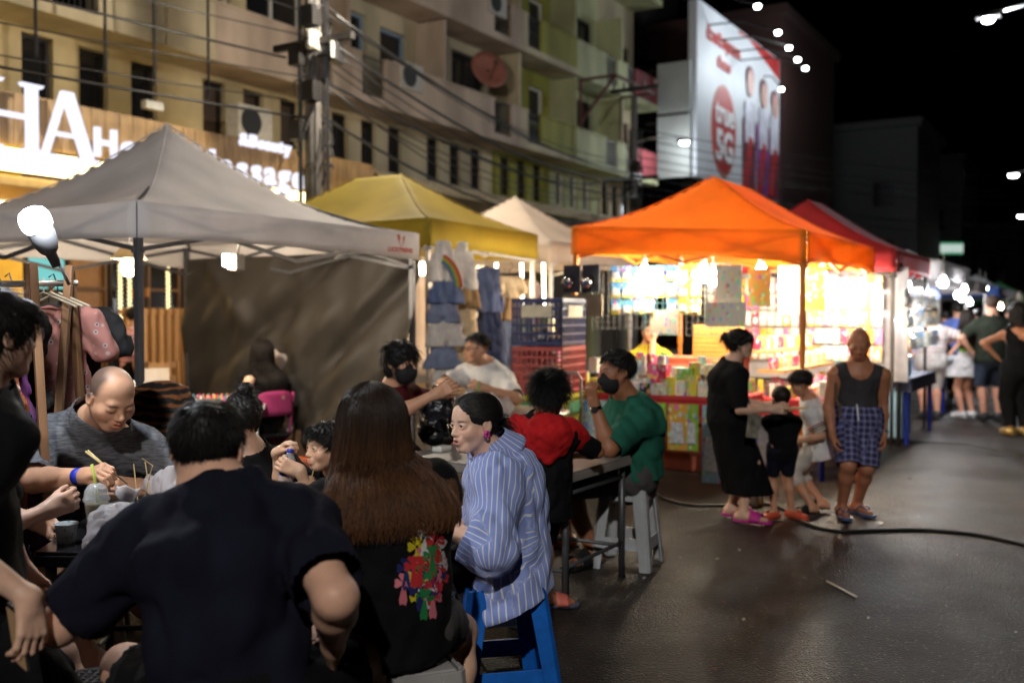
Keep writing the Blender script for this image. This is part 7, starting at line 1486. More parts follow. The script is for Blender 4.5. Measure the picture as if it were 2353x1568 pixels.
# ---- navy shirt, seen from behind
c = person('person in a plain navy shirt sitting with their back turned', 1.78, W(540, 1640, 2.44), W(497, 1132, 2.52), W(480, 1030, 2.60), (-.05, 1, 0), (-.02, 1, -.22), Vector((0, .22, 1)), hand_l=W(345, 1345, 2.72), el_l=(-.85, -.3, -.65), hand_r=W(765, 1480, 2.50), el_r=(.40, -.9, .05), foot_l=(-.98, 2.72, .10), foot_r=(-.36, 2.85, .10), kn_l=(-.9, .8, .9), kn_r=(.2, .9, .9), build=1.04, sh_w=1.02, hs=.238, neckr=1.28, armr=1.15,
    wear=[top(NAVY, 'shirt', .018, .82, .13, .0, 8, (.017, .26), sleeve_e=.03, h=.012, collar=(NAVY, .048, .007)), bottoms(BLK, 'shorts', .022, .72, seed=9), shoes(BLKP, 'slide')], h=.012, hh=.0045, group=DIN, skin=rgb(210, 165, 140), ho=dict(fat=1.12, stubble=.35),
    hair=lambda c: hair_cap(c, .030, .26, -.30, [((0, -.30, .14), (.30, .20, .30))], 9, None, .006, (.009, .008, .008), 11000, .11, srad=.0010, back_r=.02))
mb = MB()
for k in range(2): mb.tube([W(357, 1560, 2.47) + Vector((.018 * (1 - .4 * k) * math.cos(t), 0, .018 * (1 - .4 * k) * math.sin(t))) for t in np.linspace(0, 6.3, 20)], .0016, 5)
mb.build('shorts_logo', mk('lime print', (.30, .36, .04), .6), c['shorts'])
# ---- girl with a bun
person('child with a messy hair bun seen from behind', 1.36, W(585, 1225, 4.28), W(572, 1040, 4.16), W(556, 958, 4.12), (-.45, .9, 0), (-.55, .83, -.15), hand_l=W(480, 1130, 4.15), hand_r=W(620, 1130, 4.0), foot_l=(-1.15, 4.5, .07), foot_r=(-.9, 4.5, .07), hs=.196, wear=[top(BLK, sleeve=.8, seed=3), bottoms(BLK, 'shorts', .014, .8), shoes(BLKP, 'slide')], h=.013, hh=.005, group=DIN,
    hair=lambda c: hair_cap(c, .05, .2, -.36, [((0, -.22, .60), (.17, .17, .15)), ((.02, -.16, .50), (.12, .12, .12)), ((.25, -.1, -.1), (.07, .1, .22))], 12, .005, .015, BLACKHAIR, 900, .17, srad=.0010, up=.0))
# ---- boy with the bottle
c = person('child in black drinking with both hands on a water bottle', 1.16, W(800, 1225, 4.28), W(778, 1088, 4.12), W(748, 1026, 4.02), (-.86, -.5, 0), (-.80, -.58, -.10), hand_l=W(690, 1082, 3.88), el_l=(.1, -.3, -1), hand_r=W(636, 1040, 4.05), el_r=(-.4, .2, -1), foot_l=(-1.0, 3.95, .25), foot_r=(-1.0, 4.3, .25), hs=.190, build=1.1,
    wear=[top(BLK, 'shirt', .014, .8, .06, 0, 5, (.006, .1)), bottoms(DNS, 'shorts', .014, .8), shoes(BLUEP, 'clog')], h=.010, hh=.003, group=DIN, ho=dict(fat=1.14, eye=.018, brow=.5, fem=1), hands={'l': dict(fine=.003, d=(-.85, .0, .35), n=(-.2, .85, .1), curl=[38, 42, 45, 48], scale=1.1, thumb=20), 'r': dict(fine=.003, d=(.62, -.25, .55), n=(.5, -.1, -.9), curl=[50, 55, 58, 60], scale=1.1, thumb=25)}, skin=rgb(216, 172, 142),
    hair=lambda c: hair_cap(c, .05, .24, -.34, [((0, .20, .34), (.25, .17, .14))], 15, .004, .015, BLACKHAIR, 2600, .13, srad=.0009, sdir=(0, .8, -.35)))
b0 = W(653, 1116, 3.93); b1 = W(668, 1030, 3.97); ax = (b1 - b0).normalized(); L_ = (b1 - b0).length; o = thing('water_bottle', 'small clear water bottle with a blue label', 'bottle', b0)
mb = MB(); mb.lathe([(.024, 0), (.029, .006), (.028, .02), (.030, .03), (.030, L_ * .62), (.026, L_ * .72), (.014, L_ * .86), (.0125, L_ * .90)], b0, 24, ax); mb.build('bottle_body', GL, o, True)
mb = MB(); mb.lathe([(.0306, L_ * .27), (.0306, L_ * .60)], b0, 28, ax, cap=False); lab = mb.build('label_band', mk('pale blue label', (.10, .22, .50), .35), o, True); mb = MB(); mb.lathe([(.014, L_ * .88), (.0145, L_ * .98), (.001, L_ * .985)], b0, 18, ax); mb.build('cap', mk('blue cap', (.02, .04, .40), .4), o, True)
fr_ = Vector((-.08, -1, 0)).normalized(); rt2 = Vector((1, -.08, 0)); cc = b0 + ax * L_ * .43 + fr_ * .0318
mb = MB(); mb.poly([cc + rt2 * (.020 * math.cos(t)) + ax * (.019 * math.sin(t)) for t in np.linspace(0, 6.2832, 24, False)], fr_, .002); mb.build('label_disc', mk('deep blue label', (.02, .05, .28), .35), lab)
put_text('label_lettering', 'Nestlé', .0105, cc + ax * .008 + fr_ * .0015, rt2, ax, WPRINT, lab, .0002, .0003); put_text('label_lettering', 'เพียวไลฟ์', .0095, cc - ax * .003 + fr_ * .0015, rt2, ax, WPRINT, lab, .0002, .0003)
# paper bag of snacks between the child and the long-haired diner
p = W(730, 1165, 3.55); o = thing('paper_snack_cone', 'paper cone of snacks with a skewer and a straw', 'snack', p); mb = MB(); mb.lathe([(.01, -.06), (.035, .05), (.038, .052)], p, 16); mb.build('paper_cone', mk('kraft paper', (.42, .28, .12), .7), o); mb = MB(); mb.tube([W(706, 1132, 3.5), W(720, 1080, 3.5)], .0022, 6); mb.build('skewer', BAM, o); mb = MB(); mb.tube([W(742, 1150, 3.5), W(765, 1070, 3.5)], .005, 8); mb.build('straw', mk('mint straw', (.35, .5, .42), .4), o)
mb = MB(); mb.box(p + Z * .05, (.05, .03, .02)); mb.box(p + Z * .06 + Vector((.02, 0, 0)), (.03, .03, .04)); mb.build('snack_piece', mk('fried crust', (.45, .22, .08), .6), o, bevel=.006)
# ---- long brown hair
c = person('diner with long brown hair in a black shirt with a bright cross print', 1.60, W(905, 1432, 2.98), W(872, 1085, 2.93), W(848, 985, 2.98), (-.50, .86, 0), (-.55, .83, -.1), hand_l=W(690, 1190, 3.22), hand_r=W(800, 1230, 3.35), el_r=(.7, -.3, -.6), foot_l=(-.65, 3.35, .07), foot_r=(-.20, 3.20, .07), kn_r=(.2, .8, .3), hs=.225, build=1.08, sh_w=1.0,
    wear=[top(BLK, 'shirt', .022, .95, .055, .0, 11, (.009, .22), h=.010, sleeve_e=.04), bottoms(KHG, 'shorts', .012, .55), shoes(BLKP, 'slide')], h=.012, hh=.006, group=DIN,
    hair=long_hair(3600, .20, (.020, .012, .008), (.095, .040, .016), .2, 2.6, 4, .06, .0014, wave=.045, bulk=.065, nape=-.6))
# cross print on her back
CR5 = [('yellow', (.62, .50, .02)), ('pink', (.60, .16, .20)), ('white', (.62, .60, .60)), ('navy', (.015, .02, .11)), ('red', (.50, .025, .03)), ('green', (.02, .22, .06))]
PR = [(992, 1228, 2), (1012, 1243, 4), (970, 1255, 0), (983, 1280, 1), (1005, 1275, 5), (1028, 1262, 2), (945, 1305, 3), (962, 1300, 4), (1003, 1300, 0), (1018, 1290, 1), (982, 1322, 5), (1000, 1320, 3), (940, 1340, 1), (958, 1333, 0), (973, 1355, 3), (992, 1350, 2), (1008, 1345, 4), (1006, 1372, 1), (988, 1375, 5), (1022, 1325, 4), (978, 1300, 4), (1016, 1318, 3)]
cross = []
def petal(a0, l, w): 
    ca, sa = math.cos(a0), math.sin(a0); return [(ca * x - sa * y, sa * x + ca * y) for x, y in ((.004, -.004), (l * .75, -w), (l, -w * .7), (l * .93, 0), (l, w * .7), (l * .75, w), (.004, .004))]
for ci, (nm, col) in enumerate(CR5):
    for px, py, k in PR:
        if k != ci: continue
        z0 = 2.80; o_ = W(px - 12, py, z0); tl = rg.uniform(-.2, .2)
        shapes = [petal(math.pi / 2 + tl, .030, .017), petal(tl, .027, .014), petal(math.pi + tl, .027, .014), petal(-math.pi / 2 + tl, .062, .012)]
        decal(c, c['shirt'], shapes, o_, Vector((1, 0, 0)), Z, W(px - 12, py, 4) - W(px - 12, py, 2), 'cross_motif', mk('print ' + nm, col, .7), .003 + .0004 * ci)
# price tag on her stool
q = W(842, 1528, 2.80); o = thing('price_tag', 'paper price tag stuck on the grey stool', 'tag', q); mb = MB(); mb.box(q, (.040, .0015, .056), Vector((.93, .36, 0))); mb.build('paper', mk('white paper', (.62, .60, .60), .6), o); mb = MB(); mb.box(q + Z * .021 - Vector((-.001, .0012, 0)), (.040, .0012, .014), Vector((.93, .36, 0))); mb.build('red_band', mk('red print', (.55, .06, .05), .5), o)
# ---- striped shirt
def swept(c):
    head, M, hs = c['head'], c['M'], c['hs']; r = np.random.RandomState(6)
    o = hair_cap(c, .022, .31, -.30, [((0, -.34, -.02), (.20, .16, .24)), ((-.235, -.02, .15), (.10, .25, .21)), ((.235, -.02, .15), (.10, .25, .21))], 21, .0035, .004, BLACKHAIR)
    n = 7000; Mn = np.array([[M[i][j] for j in range(3)] for i in range(3)]); m = 12
    # from the parting and the hairline, back over the temples and ears, gathered at the clip
    key = np.array([(.02, -.25, .97), (.02, .35, .93), (.03, .80, .60), (.42, .86, .36), (.74, .68, .14), (.93, .38, -.06), (.98, .14, -.18)]); u = r.rand(n) * (len(key) - 1); i0 = np.minimum(u.astype(int), len(key) - 2); fr = (u - i0)[:, None]
    d0 = key[i0] * (1 - fr) + key[i0 + 1] * fr + r.randn(n, 3) * .025; side = np.where(r.rand(n) < .5, -1., 1.); d0[:, 0] = np.abs(d0[:, 0]) * side
    d1 = np.stack([side * (.02 + .08 * r.rand(n)), np.full(n, -.99), .02 + r.randn(n) * .10], 1); d0 /= np.linalg.norm(d0, axis=1, keepdims=True); d1 /= np.linalg.norm(d1, axis=1, keepdims=True)
    mid = d0 + d1; mid[:, 0] += side * .55; mid[:, 2] += .35 * (1 - i0 / 6); mid /= np.linalg.norm(mid, axis=1, keepdims=True); paths = np.zeros((n, m, 3)); lift = .024 + .022 * r.rand(n)
    for j in range(m):
        a = j / (m - 1); d = d0 * (1 - a) ** 2 + mid * 2 * a * (1 - a) * 1.15 + d1 * a * a; d /= np.linalg.norm(d, axis=1, keepdims=True)
        l = lift + .016 * np.sin(math.pi * a) + .05 * a ** 3 - .012 * (a == 0); q = np.stack([d[:, 0] * (.335 + l), -.07 + d[:, 1] * (.41 + l), .14 + d[:, 2] * (.36 + l)], 1); paths[:, j] = q * hs @ Mn.T + np.array(head)
    V, F = tubes3(paths, .0009, .0009); me = raw_mesh('strand', V, F); add_col(me, (np.array([BLACKHAIR]) * np.repeat(.6 + 1.3 * r.rand(n) ** 2, m * 3)[:, None]).astype(f4)); link('strand', me, o, HAIR)
    # loose ends below and behind the clip
    n = 260; paths = np.zeros((n, 8, 3)); s0 = np.stack([r.uniform(-.1, .1, n), np.full(n, -.50), r.uniform(-.12, .12, n)], 1); dr = np.stack([r.randn(n) * .25, -.35 - .5 * r.rand(n), r.uniform(-1.0, .15, n)], 1)
    for j in range(8):
        a = j / 7; q = s0 + dr * a * (.28 + .35 * r.rand(1)) ; q[:, 2] -= .22 * a * a; paths[:, j] = q * hs @ Mn.T + np.array(head)
    V, F = tubes3(paths, .0013, .0005); me = raw_mesh('strand', V, F); add_col(me, np.tile(np.array(BLACKHAIR, f4), (len(V), 1))); link('strand', me, o, HAIR)
    P = lambda x, y, z: head + M @ Vector((x, y, z)) * hs
    cl = MB()
    for k in range(5):
        zz = .20 - .10 * k
        for s in (-1, 1): cl.tube([P(.0, -.56, zz), P(s * .09, -.55, zz + .01), P(s * .15, -.47, zz + .015), P(s * .14, -.40, zz)], .0045, 6)
    cl.tube([P(0, -.565, .24), P(0, -.575, 0), P(0, -.565, -.24)], .006, 8); cl.build('claw_clip', mk('black glossy clip', (.01, .008, .008), .12, spec=.8), c['root'], True)
c = person('person in an oversized blue pinstripe shirt looking across the table', 1.66, W(1155, 1252, 3.90), W(1138, 1050, 3.94), W(1088, 972, 3.86), (-.93, -.10, 0), (-.83, -.56, -.02), Vector((-.06, 0, 1)), hand_l=W(1000, 1195, 3.66), el_l=(.6, -.5, -.6), hand_r=W(1010, 1180, 4.05), el_r=(.4, .5, -.6), foot_l=(-.52, 3.75, .07), foot_r=(-.50, 4.0, .07), hs=.222, build=1.02, sh_w=1.0, lips=(.36, .10, .10),
    wear=[bottoms(BLK, 'shorts', .006, .55), shoes(BLKP, 'slide'), top(striped(), 'shirt', .030, 1.42, .13, .018, 21, (.012, .15), h=.008, neckline=.12, sleeve_e=.038, hemn=Vector((.40, 0, -.92)))], h=.010, hh=.0028, group=DIN, skin=rgb(224, 182, 158), ho=dict(mouth=.022, eye=.019, gaze=(-.1, 1, -.05), brow=1, fem=1), hair=swept)
head, M, hs = c['head'], c['M'], c['hs']; P = lambda x, y, z: head + M @ Vector((x, y, z)) * hs
mb = MB()
for k in range(2): mb.tube([P(-.36 - .02 * k, -.03 + .05 * math.cos(t) * (1 - .3 * k), -.17 + .05 * math.sin(t)) for t in np.linspace(0, 6.3, 18)], .0035, 7)
mb.build('earring', mk('pink enamel', (.60, .05, .30), .2), c['root'], True)
# collar stand and folded collar
J = c['J']; nk = J['neck'] + (J['head'] - J['neck']) * .26; axn = ((J['head'] - J['neck']).normalized() * .9 + c['fwd'] * .15 + Z * .3).normalized(); s_, d_, u_ = frame_of(axn, c['fwd'])
def coll(u, v):
    a = (.10 + .80 * u) * 2 * math.pi; fr2 = c['fwd']; f_ = fr2 - axn * fr2.dot(axn); f_.normalize(); sd_ = axn.cross(f_); r_ = .076 + .052 * v + .005 * math.sin(3 * a)
    return nk + (f_ * math.cos(a) + sd_ * math.sin(a)) * r_ + axn * (.048 - .078 * v) + f_ * (.014 * math.cos(a)) - Z * (.03 * max(0, math.cos(a)))
mb = MB(); mb.grid(coll, 40, 6); cm = mb.build('collar', MATS['blue pinstripe cotton'], c['shirt'], True, solid=.003)
me = cm.data; sv_ = np.array([math.atan2((v.co - nk).dot(u_), (v.co - nk).dot(s_)) * .085 for v in me.vertices], f4); me.attributes.new('sv', 'FLOAT', 'POINT').data.foreach_set('value', sv_)
mb = MB(); q = W(1123, 1328, 3.60)
for k in range(2): mb.tube([Vector((q.x, 0, q.z)) + Vector((.010 * math.cos(t) * (1 - .35 * k) + .004 * k, 0, .010 * math.sin(t) - .004 * k)) for t in np.linspace(.6, 5.6, 14)], .0012, 5)
shapes = []
for k in range(2):
    for t in np.linspace(.4, 5.8, 12): 
        r0 = .011 - .004 * k; cx_, cy_ = r0 * math.cos(t) + .003 * k, r0 * math.sin(t) - .006 * k; shapes.append([(cx_ - .0022, cy_ - .0022), (cx_ + .0022, cy_ - .0022), (cx_ + .0022, cy_ + .0022), (cx_ - .0022, cy_ + .0022)])
decal(c, c['shirt'], shapes, W(1123, 1328, 3.6), Vector((1, 0, 0)), Z, W(1123, 1328, 4) - W(1123, 1328, 2), 'embroidered_emblem', WPRINT)
# ---- child with the red hood
c = person('child in black with a plain red hood leaning on the steel table', 1.24, W(1240, 1128, 5.10), W(1252, 962, 5.05), W(1262, 915, 5.05), (-.12, 1, 0), (.12, .98, -.1), hand_l=W(1190, 1040, 5.22), hand_r=W(1310, 1045, 5.3), el_l=(-1, -.2, 0), el_r=(1, -.2, -.2), foot_l=gz(1222, 1388, .065), foot_r=gz(1252, 1398, .065), hs=.196, skin=SK_D, foot_d=((.2, 1, 0), (.9, .1, 0)),
    wear=[bottoms(BLK, 'shorts', .020, .98, seed=2), top(BLK, 'shirt', .022, .92, .10, .02, 31, (.008, .14), h=.011, sleeve_e=.026), shoes(mk('slate rubber', (.07, .08, .13), .6), 'slide', mk('orange strap', (.5, .12, .08), .5))], h=.011, hh=.006, group=DIN, build=1.05,
    hair=lambda c: hair_cap(c, .05, .34, -.10, [], 14, None, .02, (.008, .007, .007), 4200, .22, up=.14, srad=.0011), ho=dict(stubble=.8))
J = c['J']; H_ = 1.22; n_ = J['neck']; bk = -c['fwd']
hood = [el(n_ + bk * .095 - Z * .065, (.125, .055, .11), None, .03), rc(n_ + bk * .105 - Z * .06, n_ + bk * .11 - Z * .185, .06, .018, .05, c['rsh'], 1.3), rc(J['shl'] + Z * .012, J['shr'] + Z * .012, .068, .068, .05), rc(n_ - Z * .02, n_ + Z * .005, .066, .06, .03), rc(J['shl'], J['shl'] + (J['ell'] - J['shl']) * .25, .070, .066, .03), rc(J['shr'], J['shr'] + (J['elr'] - J['shr']) * .25, .070, .066, .03)]
cloth(c, 'hood', [(hood, [])], REDJ, .03, .008, (.009, .10), 5)
for kn, hp in (('knl', 'hl'), ('knr', 'hr')):
    a, b_ = J[hp] + (J[kn] - J[hp]) * .92, J[hp] + (J[kn] - J[hp]) * 1.22; cloth(c, 'red_cuff', [([rc(a, b_, .062, .056, .01)], [(a, a - b_), (b_, b_ - a)])], REDJ, .01, .010, (.004, .07), 6)
# ---- green shirt and mask
c = person('person in a bottle green shirt and black mask resting chin on fist', 1.78, W(1446, 1082, 6.04), W(1447, 922, 6.02), W(1414, 852, 5.96), (-.92, -.25, 0), (-.90, -.35, .06), hand_l=W(1366, 930, 5.70), el_l=(.2, -.35, -1), hand_r=W(1385, 1038, 5.85), el_r=(.2, .5, -.7), foot_l=gz(1362, 1298, .085), foot_r=gz(1300, 1262, .085), kn_l=(-1, 0, .6), kn_r=(-1, 0, .6), foot_d=((-.75, -.7, 0), (-.9, -.2, 0)), hs=.240, build=1.2, fat=1.1, skin=SK_D, neckr=1.2,
    wear=[top(GREEN, 'shirt', .020, .98, .015, 0, 41, (.016, .20), h=.011, collar=(GREEN, .046, .008), sleeve_e=.026), bottoms(KHG, 'shorts', .012, .92, seed=12, waist_up=.0), shoes(BLKP, 'slide'), face_mask], h=.012, hh=.005, group=DIN, ho=dict(fat=1.08, eye=.012, brow=1), hands={'l': dict(fine=.004, d=(-.25, -.1, 1), n=(.6, .6, .1), curl=70, thumb=20)},
    hair=lambda c: hair_cap(c, .05, .36, -.20, [], 16, None, .015, (.010, .009, .009), 2600, .13, srad=.0013))
wr = c['J']['wrl']; dn = (c['J']['ell'] - wr).normalized(); s_, d_, u_ = frame_of(dn); mb = MB(); mb.grid(lambda u, v: wr + dn * (.015 + .022 * v) + (s_ * math.cos(u * 6.2832) + u_ * math.sin(u * 6.2832)) * .033, 24, 2); wo = mb.build('wristwatch', mk('chrome', (.7, .7, .7), .15, 1), c['root'], True, solid=.005)
mb = MB(); q = wr + dn * .026 + Vector((-.3, -.9, 0)).normalized() * .036; mb.lathe([(.019, -.004), (.019, .006), (.016, .008)], q, 16, Vector((-.3, -.9, 0))); mb.build('watch_face', BLKP, wo)
# ---- maroon shirt and mask
person('person in a maroon shirt and black mask reaching over the table', 1.66, W(890, 1035, 6.15), W(902, 888, 6.05), W(922, 832, 5.96), (.85, -.5, 0), (.80, -.58, -.05), hand_l=W(1030, 898, 6.15), el_l=(.3, .9, -.4), hand_r=W(1000, 905, 5.7), el_r=(-.6, -.6, -.5), foot_l=(-.55, 6.15, .08), foot_r=(-.65, 5.9, .08), hs=.232, skin=SK_M, wear=[top(MAR, 'shirt', .016, .85, .06, 0, 51, collar=(MAR, .046, .009)), bottoms(BLK, 'trousers', .014, 1.9), shoes(BLKP, 'slide'), face_mask], h=.013, hh=.006, group=DIN, ho=dict(eye=.012), hands={'l': dict(fine=.005, curl=35), 'r': dict(fine=.005, curl=35)},
    hair=lambda c: hair_cap(c, .075, .10, -.55, [((0, -.24, -.12), (.36, .26, .34)), ((0, .22, .30), (.30, .2, .16))], 18, .006, .012, (.009, .008, .008), 1500, .25, srad=.0015))
# ---- white shirt and glasses
c = person('person in a white shirt and glasses at the round table', 1.72, W(1120, 960, 8.30), W(1118, 838, 8.15), W(1094, 800, 8.05), (-.55, -.8, 0), (-.88, -.42, -.22), hand_l=W(1120, 893, 7.75), hand_r=W(1012, 884, 7.80), el_r=(-.9, .2, -.4), el_l=(.9, .1, -.4), foot_l=(-.2, 7.95, .08), foot_r=(-.5, 7.95, .08), hs=.240, build=1.2, skin=SK_M, wear=[top(WHT, 'shirt', .018, .85, .06, 0, 55, (.008, .16)), bottoms(BLK, 'shorts', .016, .8), shoes(BLKP, 'slide')], h=.015, hh=.007, group=DIN, ho=dict(eye=0, fat=1.08, stubble=.7), hair=lambda c: hair_cap(c, .045, .36, .02, [], 19, .006, .01, BLACKHAIR, 600, .12, srad=.0018))
mb = MB(); head, M, hs = c['head'], c['M'], c['hs']; P = lambda x, y, z: head + M @ Vector((x, y, z)) * hs
for s in (-1, 1):
    mb.tube([P(s * .15 + .10 * math.cos(t), .40, -.01 + .07 * math.sin(t)) for t in np.linspace(0, 6.2832, 18)], .0025, 5); mb.tube([P(s * .25, .39, .01), P(s * .34, -.05, .03)], .0022, 5)
mb.build('glasses', BLKP, c['root'])
# ---- client at the nail table
person('person with very long dark hair sitting at the nail table', 1.62, (CH.x, CH.y, .56), (CH.x + .02, CH.y + .03, 1.02), W(598, 812, 9.0), (-.75, .65, 0), (-.85, .5, -.1), hand_l=NC + XX * .35 + Z * .05, hand_r=NC + XX * .45 + YY * .1 + Z * .07, foot_l=(CH.x - .3, CH.y + .1, .07), foot_r=(CH.x - .2, CH.y + .35, .07), hs=.224, wear=[top(BLK, sleeve=.7), bottoms(BLK, 'trousers', .012, 1.9), shoes(BLKP, 'slide')], h=.017, hh=.010, ho=dict(detail=False), group=DIN, hair=long_hair(600, .52, (.010, .007, .006), (.012, .008, .006), .2, .6, 8, .15, .004, wave=.01))
# ---- vendor
q = S(9.7, 4.2); person('vendor in a mustard shirt sitting inside the orange stall', 1.66, (q.x, q.y, .66), (q.x, q.y - .05, 1.16), (q.x, q.y - .10, 1.34), (.05, -1, 0), hand_r=(q.x + .02, q.y - .2, 1.22), hand_l=(q.x + .25, q.y - .25, .85), el_r=(-.3, -.2, -1), foot_l=(q.x + .15, q.y - .45, .08), foot_r=(q.x - .15, q.y - .45, .08), skin=SK_M, wear=[top(YEL, sleeve=.9, seed=61), bottoms(BLK, 'trousers', .014, 1.9), shoes(BLKP, 'slide')], h=.018, hh=.012, ho=dict(detail=False), group=SHOP, hair=short_hair(strands=0, h=.008)); stool(Vector((q.x, q.y + .02, 0)), U, 'blue stool under the vendor in mustard', BLUEP, .56, .3, .36)
# ---- woman in black dress
c = person('person in a long black dress and pink sandals buying toys', 1.46, W(1672, 960, 7.30), W(1677, 834, 7.28), W(1701, 790, 7.22), (.92, .05, 0), (.88, -.10, -.35), hand_r=W(1772, 940, 7.0), el_r=(-.7, -.2, -.8), hand_l=W(1770, 930, 7.35), el_l=(-.6, .3, -.8), foot_l=gz(1680, 1190, .085), foot_r=gz(1706, 1204, .085), foot_d=((.8, -.1, 0), (.75, -.45, 0)), hs=.205, sh_w=.98,
    wear=[top(BLK, 'dress_bodice', .022, 1.0, .04, 0, 71, (.007, .18), sleeve_e=.03), skirt(BLK, 'dress_skirt', .21, .026, .122, 72), shoes(mk('hot pink foam', (.55, .03, .28), .5), 'slide')], h=.014, hh=.006, group=SHOP, ho=dict(eye=.012), hands={'r': dict(fine=.005, curl=40)},
    hair=lambda c: hair_cap(c, .06, .22, -.34, [((0, -.52, .26), (.17, .17, .15)), ((0, -.36, .16), (.24, .2, .22)), ((.12, .26, .22), (.22, .14, .16))], 24, .006, .02, (.009, .008, .008), 900, .22, srad=.0015))
q = c['J']['wrr'] + Vector((.16, .0, .01)); mb = MB(); mb.box(q, (.17, .09, .012), Vector((1, .1, .03))); tag(mb.build('toy_packet', mk('amber packet', (.55, .40, .2), .4), None, bevel=.003), 'flat toy packet held above the toddler', 'packet')
q = W(1730, 978, 7.0); o = thing('clear_pouch', 'clear plastic phone pouch hanging at the hip of the black dress', 'pouch', q); mb = MB(); mb.box(q, (.09, .015, .17), Vector((1, .1, -.12))); mb.build('pouch_body', mk('clear pouch', (.20, .19, .15), .12, spec=.9, var=.5, scale=20), o, bevel=.006); mb = MB(); mb.tube([q + Z * .08, W(1716, 905, 7.05), W(1700, 860, 7.2)], .004, 5); mb.build('cord', BLKP, o)
# ---- toddler
person('toddler in black with orange clogs seen from behind', 1.0, W(1797, 1030, 7.30), W(1797, 952, 7.30), W(1793, 914, 7.30), (-.05, 1, 0), (-.15, 1, -.3), hand_l=W(1774, 1000, 7.60), hand_r=W(1820, 1000, 7.60), el_l=(-.25, -.3, -1), el_r=(.25, -.3, -1), foot_l=gz(1778, 1194, .055), foot_r=gz(1818, 1192, .055), foot_d=((-.7, -.45, 0), (.5, -.6, 0)), hs=.172, build=1.02, skin=SK_M, wear=[bottoms(DNS, 'shorts', .010, .85), top(BLK, 'shirt', .014, .85, .05, 0, 75, (.005, .1)), shoes(mk('orange clog', (.62, .10, .05), .5), 'clog')], h=.012, hh=.006, group=SHOP, hair=lambda c: hair_cap(c, .04, .28, -.30, [], 26, .006, .01, (.016, .011, .008), 1200, .10, srad=.0013), ho=dict(stubble=.6))
# ---- boy in white
CUFF = hstripes('white tee with bands', (.64, .62, .60), (.62, .60, .58))
c = person('child in a white shirt and grey shorts bending over the toys', 1.16, W(1878, 1020, 7.60), W(1862, 918, 7.56), W(1838, 880, 7.50), (-.8, .35, 0), (-.82, .15, -.5), Vector((-.35, 0, .95)), hand_l=W(1836, 1012, 7.42), hand_r=W(1838, 1008, 7.72), el_l=(.4, -.3, -.9), foot_l=gz(1866, 1186, .075), foot_r=gz(1890, 1176, .075), foot_d=((-.95, -.2, 0), (-.8, .1, 0)), hs=.185, skin=SK_M, wear=[bottoms(GRYSW, 'shorts', .016, 1.35, seed=13, wr=(.008, .1)), top(WHT, 'shirt', .020, .85, .08, .015, 77, (.008, .12)), shoes(BLKP, 'slide', BLKP)], h=.012, hh=.006, group=SHOP, ho=dict(eye=.012, stubble=.4), hair=lambda c: hair_cap(c, .06, .28, -.20, [((0, .22, .36), (.22, .14, .12))], 28, .006, .012, (.012, .009, .008), 1500, .16, srad=.0013))
J = c['J']; dn = (J['ell'] - J['shl']).normalized()
for k, (col) in enumerate(((.5, .08, .06), (.1, .1, .12), (.5, .3, .08))):
    q = J['shl'] + (J['ell'] - J['shl']) * (.55 + .09 * k); s_, d_, u_ = frame_of(dn); mb = MB(); mb.grid(lambda u, v: q + dn * (.008 * v) + (s_ * math.cos(u * 6.2832) + u_ * math.sin(u * 6.2832)) * .062, 20, 1); mb.build('sleeve_band', mk('band %d' % k, col, .8), c['shirt'], True, solid=.004)
# ---- bald man in plaid shorts
c = person('bald older person in a charcoal tank top and plaid shorts', 1.50, W(1968, 960, 7.42), W(1972, 833, 7.42), W(1973, 790, 7.34), (-.12, -1, 0), (-.30, -.90, -.36), Vector((-.12, -.35, .93)), hand_r=W(1912, 1000, 7.34), hand_l=W(2030, 998, 7.36), el_r=(-.3, 1, 0), el_l=(.3, 1, 0), foot_r=gz(1934, 1186, .075), foot_l=gz(1968, 1180, .075), foot_d=((.25, -1, 0), (-.15, -1, 0)), hs=.222, build=1.08, sh_w=1.12, skin=rgb(176, 118, 88), armr=1.08,
    wear=[bottoms(plaid(), 'shorts', .028, .98, seed=15, wr=(.008, .12)), top(CHAR, 'tank_top', .012, 1, .05, 0, 81, (.006, .15), arms=False, deep=(.05, .085)), shoes(mk('slate blue rubber', (.08, .12, .26), .5), 'flip')], h=.012, hh=.0055, group=SHOP, ho=dict(eye=0, brow=.5, browcol=(.12, .1, .09)), hands={'l': dict(fine=.005, curl=30), 'r': dict(fine=.005, curl=30)})
J = c['J']; wr = J['wrl']; dn = (J['ell'] - wr).normalized(); s_, d_, u_ = frame_of(dn); mb = MB(); mb.grid(lambda u, v: wr + dn * (.01 + .018 * v) + (s_ * math.cos(u * 6.2832) + u_ * math.sin(u * 6.2832)) * .031, 20, 1); mb.build('wristwatch', mk('chrome', (.7, .7, .7), .15, 1), c['root'], True, solid=.005)
mb = MB(); mb.tube([J['shr'] + Z * .05, J['shr'] - c['fwd'] * -.09 - Z * .2, W(1930, 930, 7.22), W(1928, 960, 7.22)], .010, 6); mb.build('bag_strap', mk('brown webbing', (.10, .06, .03), .7), c['root'])
mb = MB(); mb.tube([W(1968, 928, 7.18), W(1970, 945, 7.17), W(1972, 965, 7.17)], .006, 6); mb.build('drawstring', WPRINT, c['shorts'])
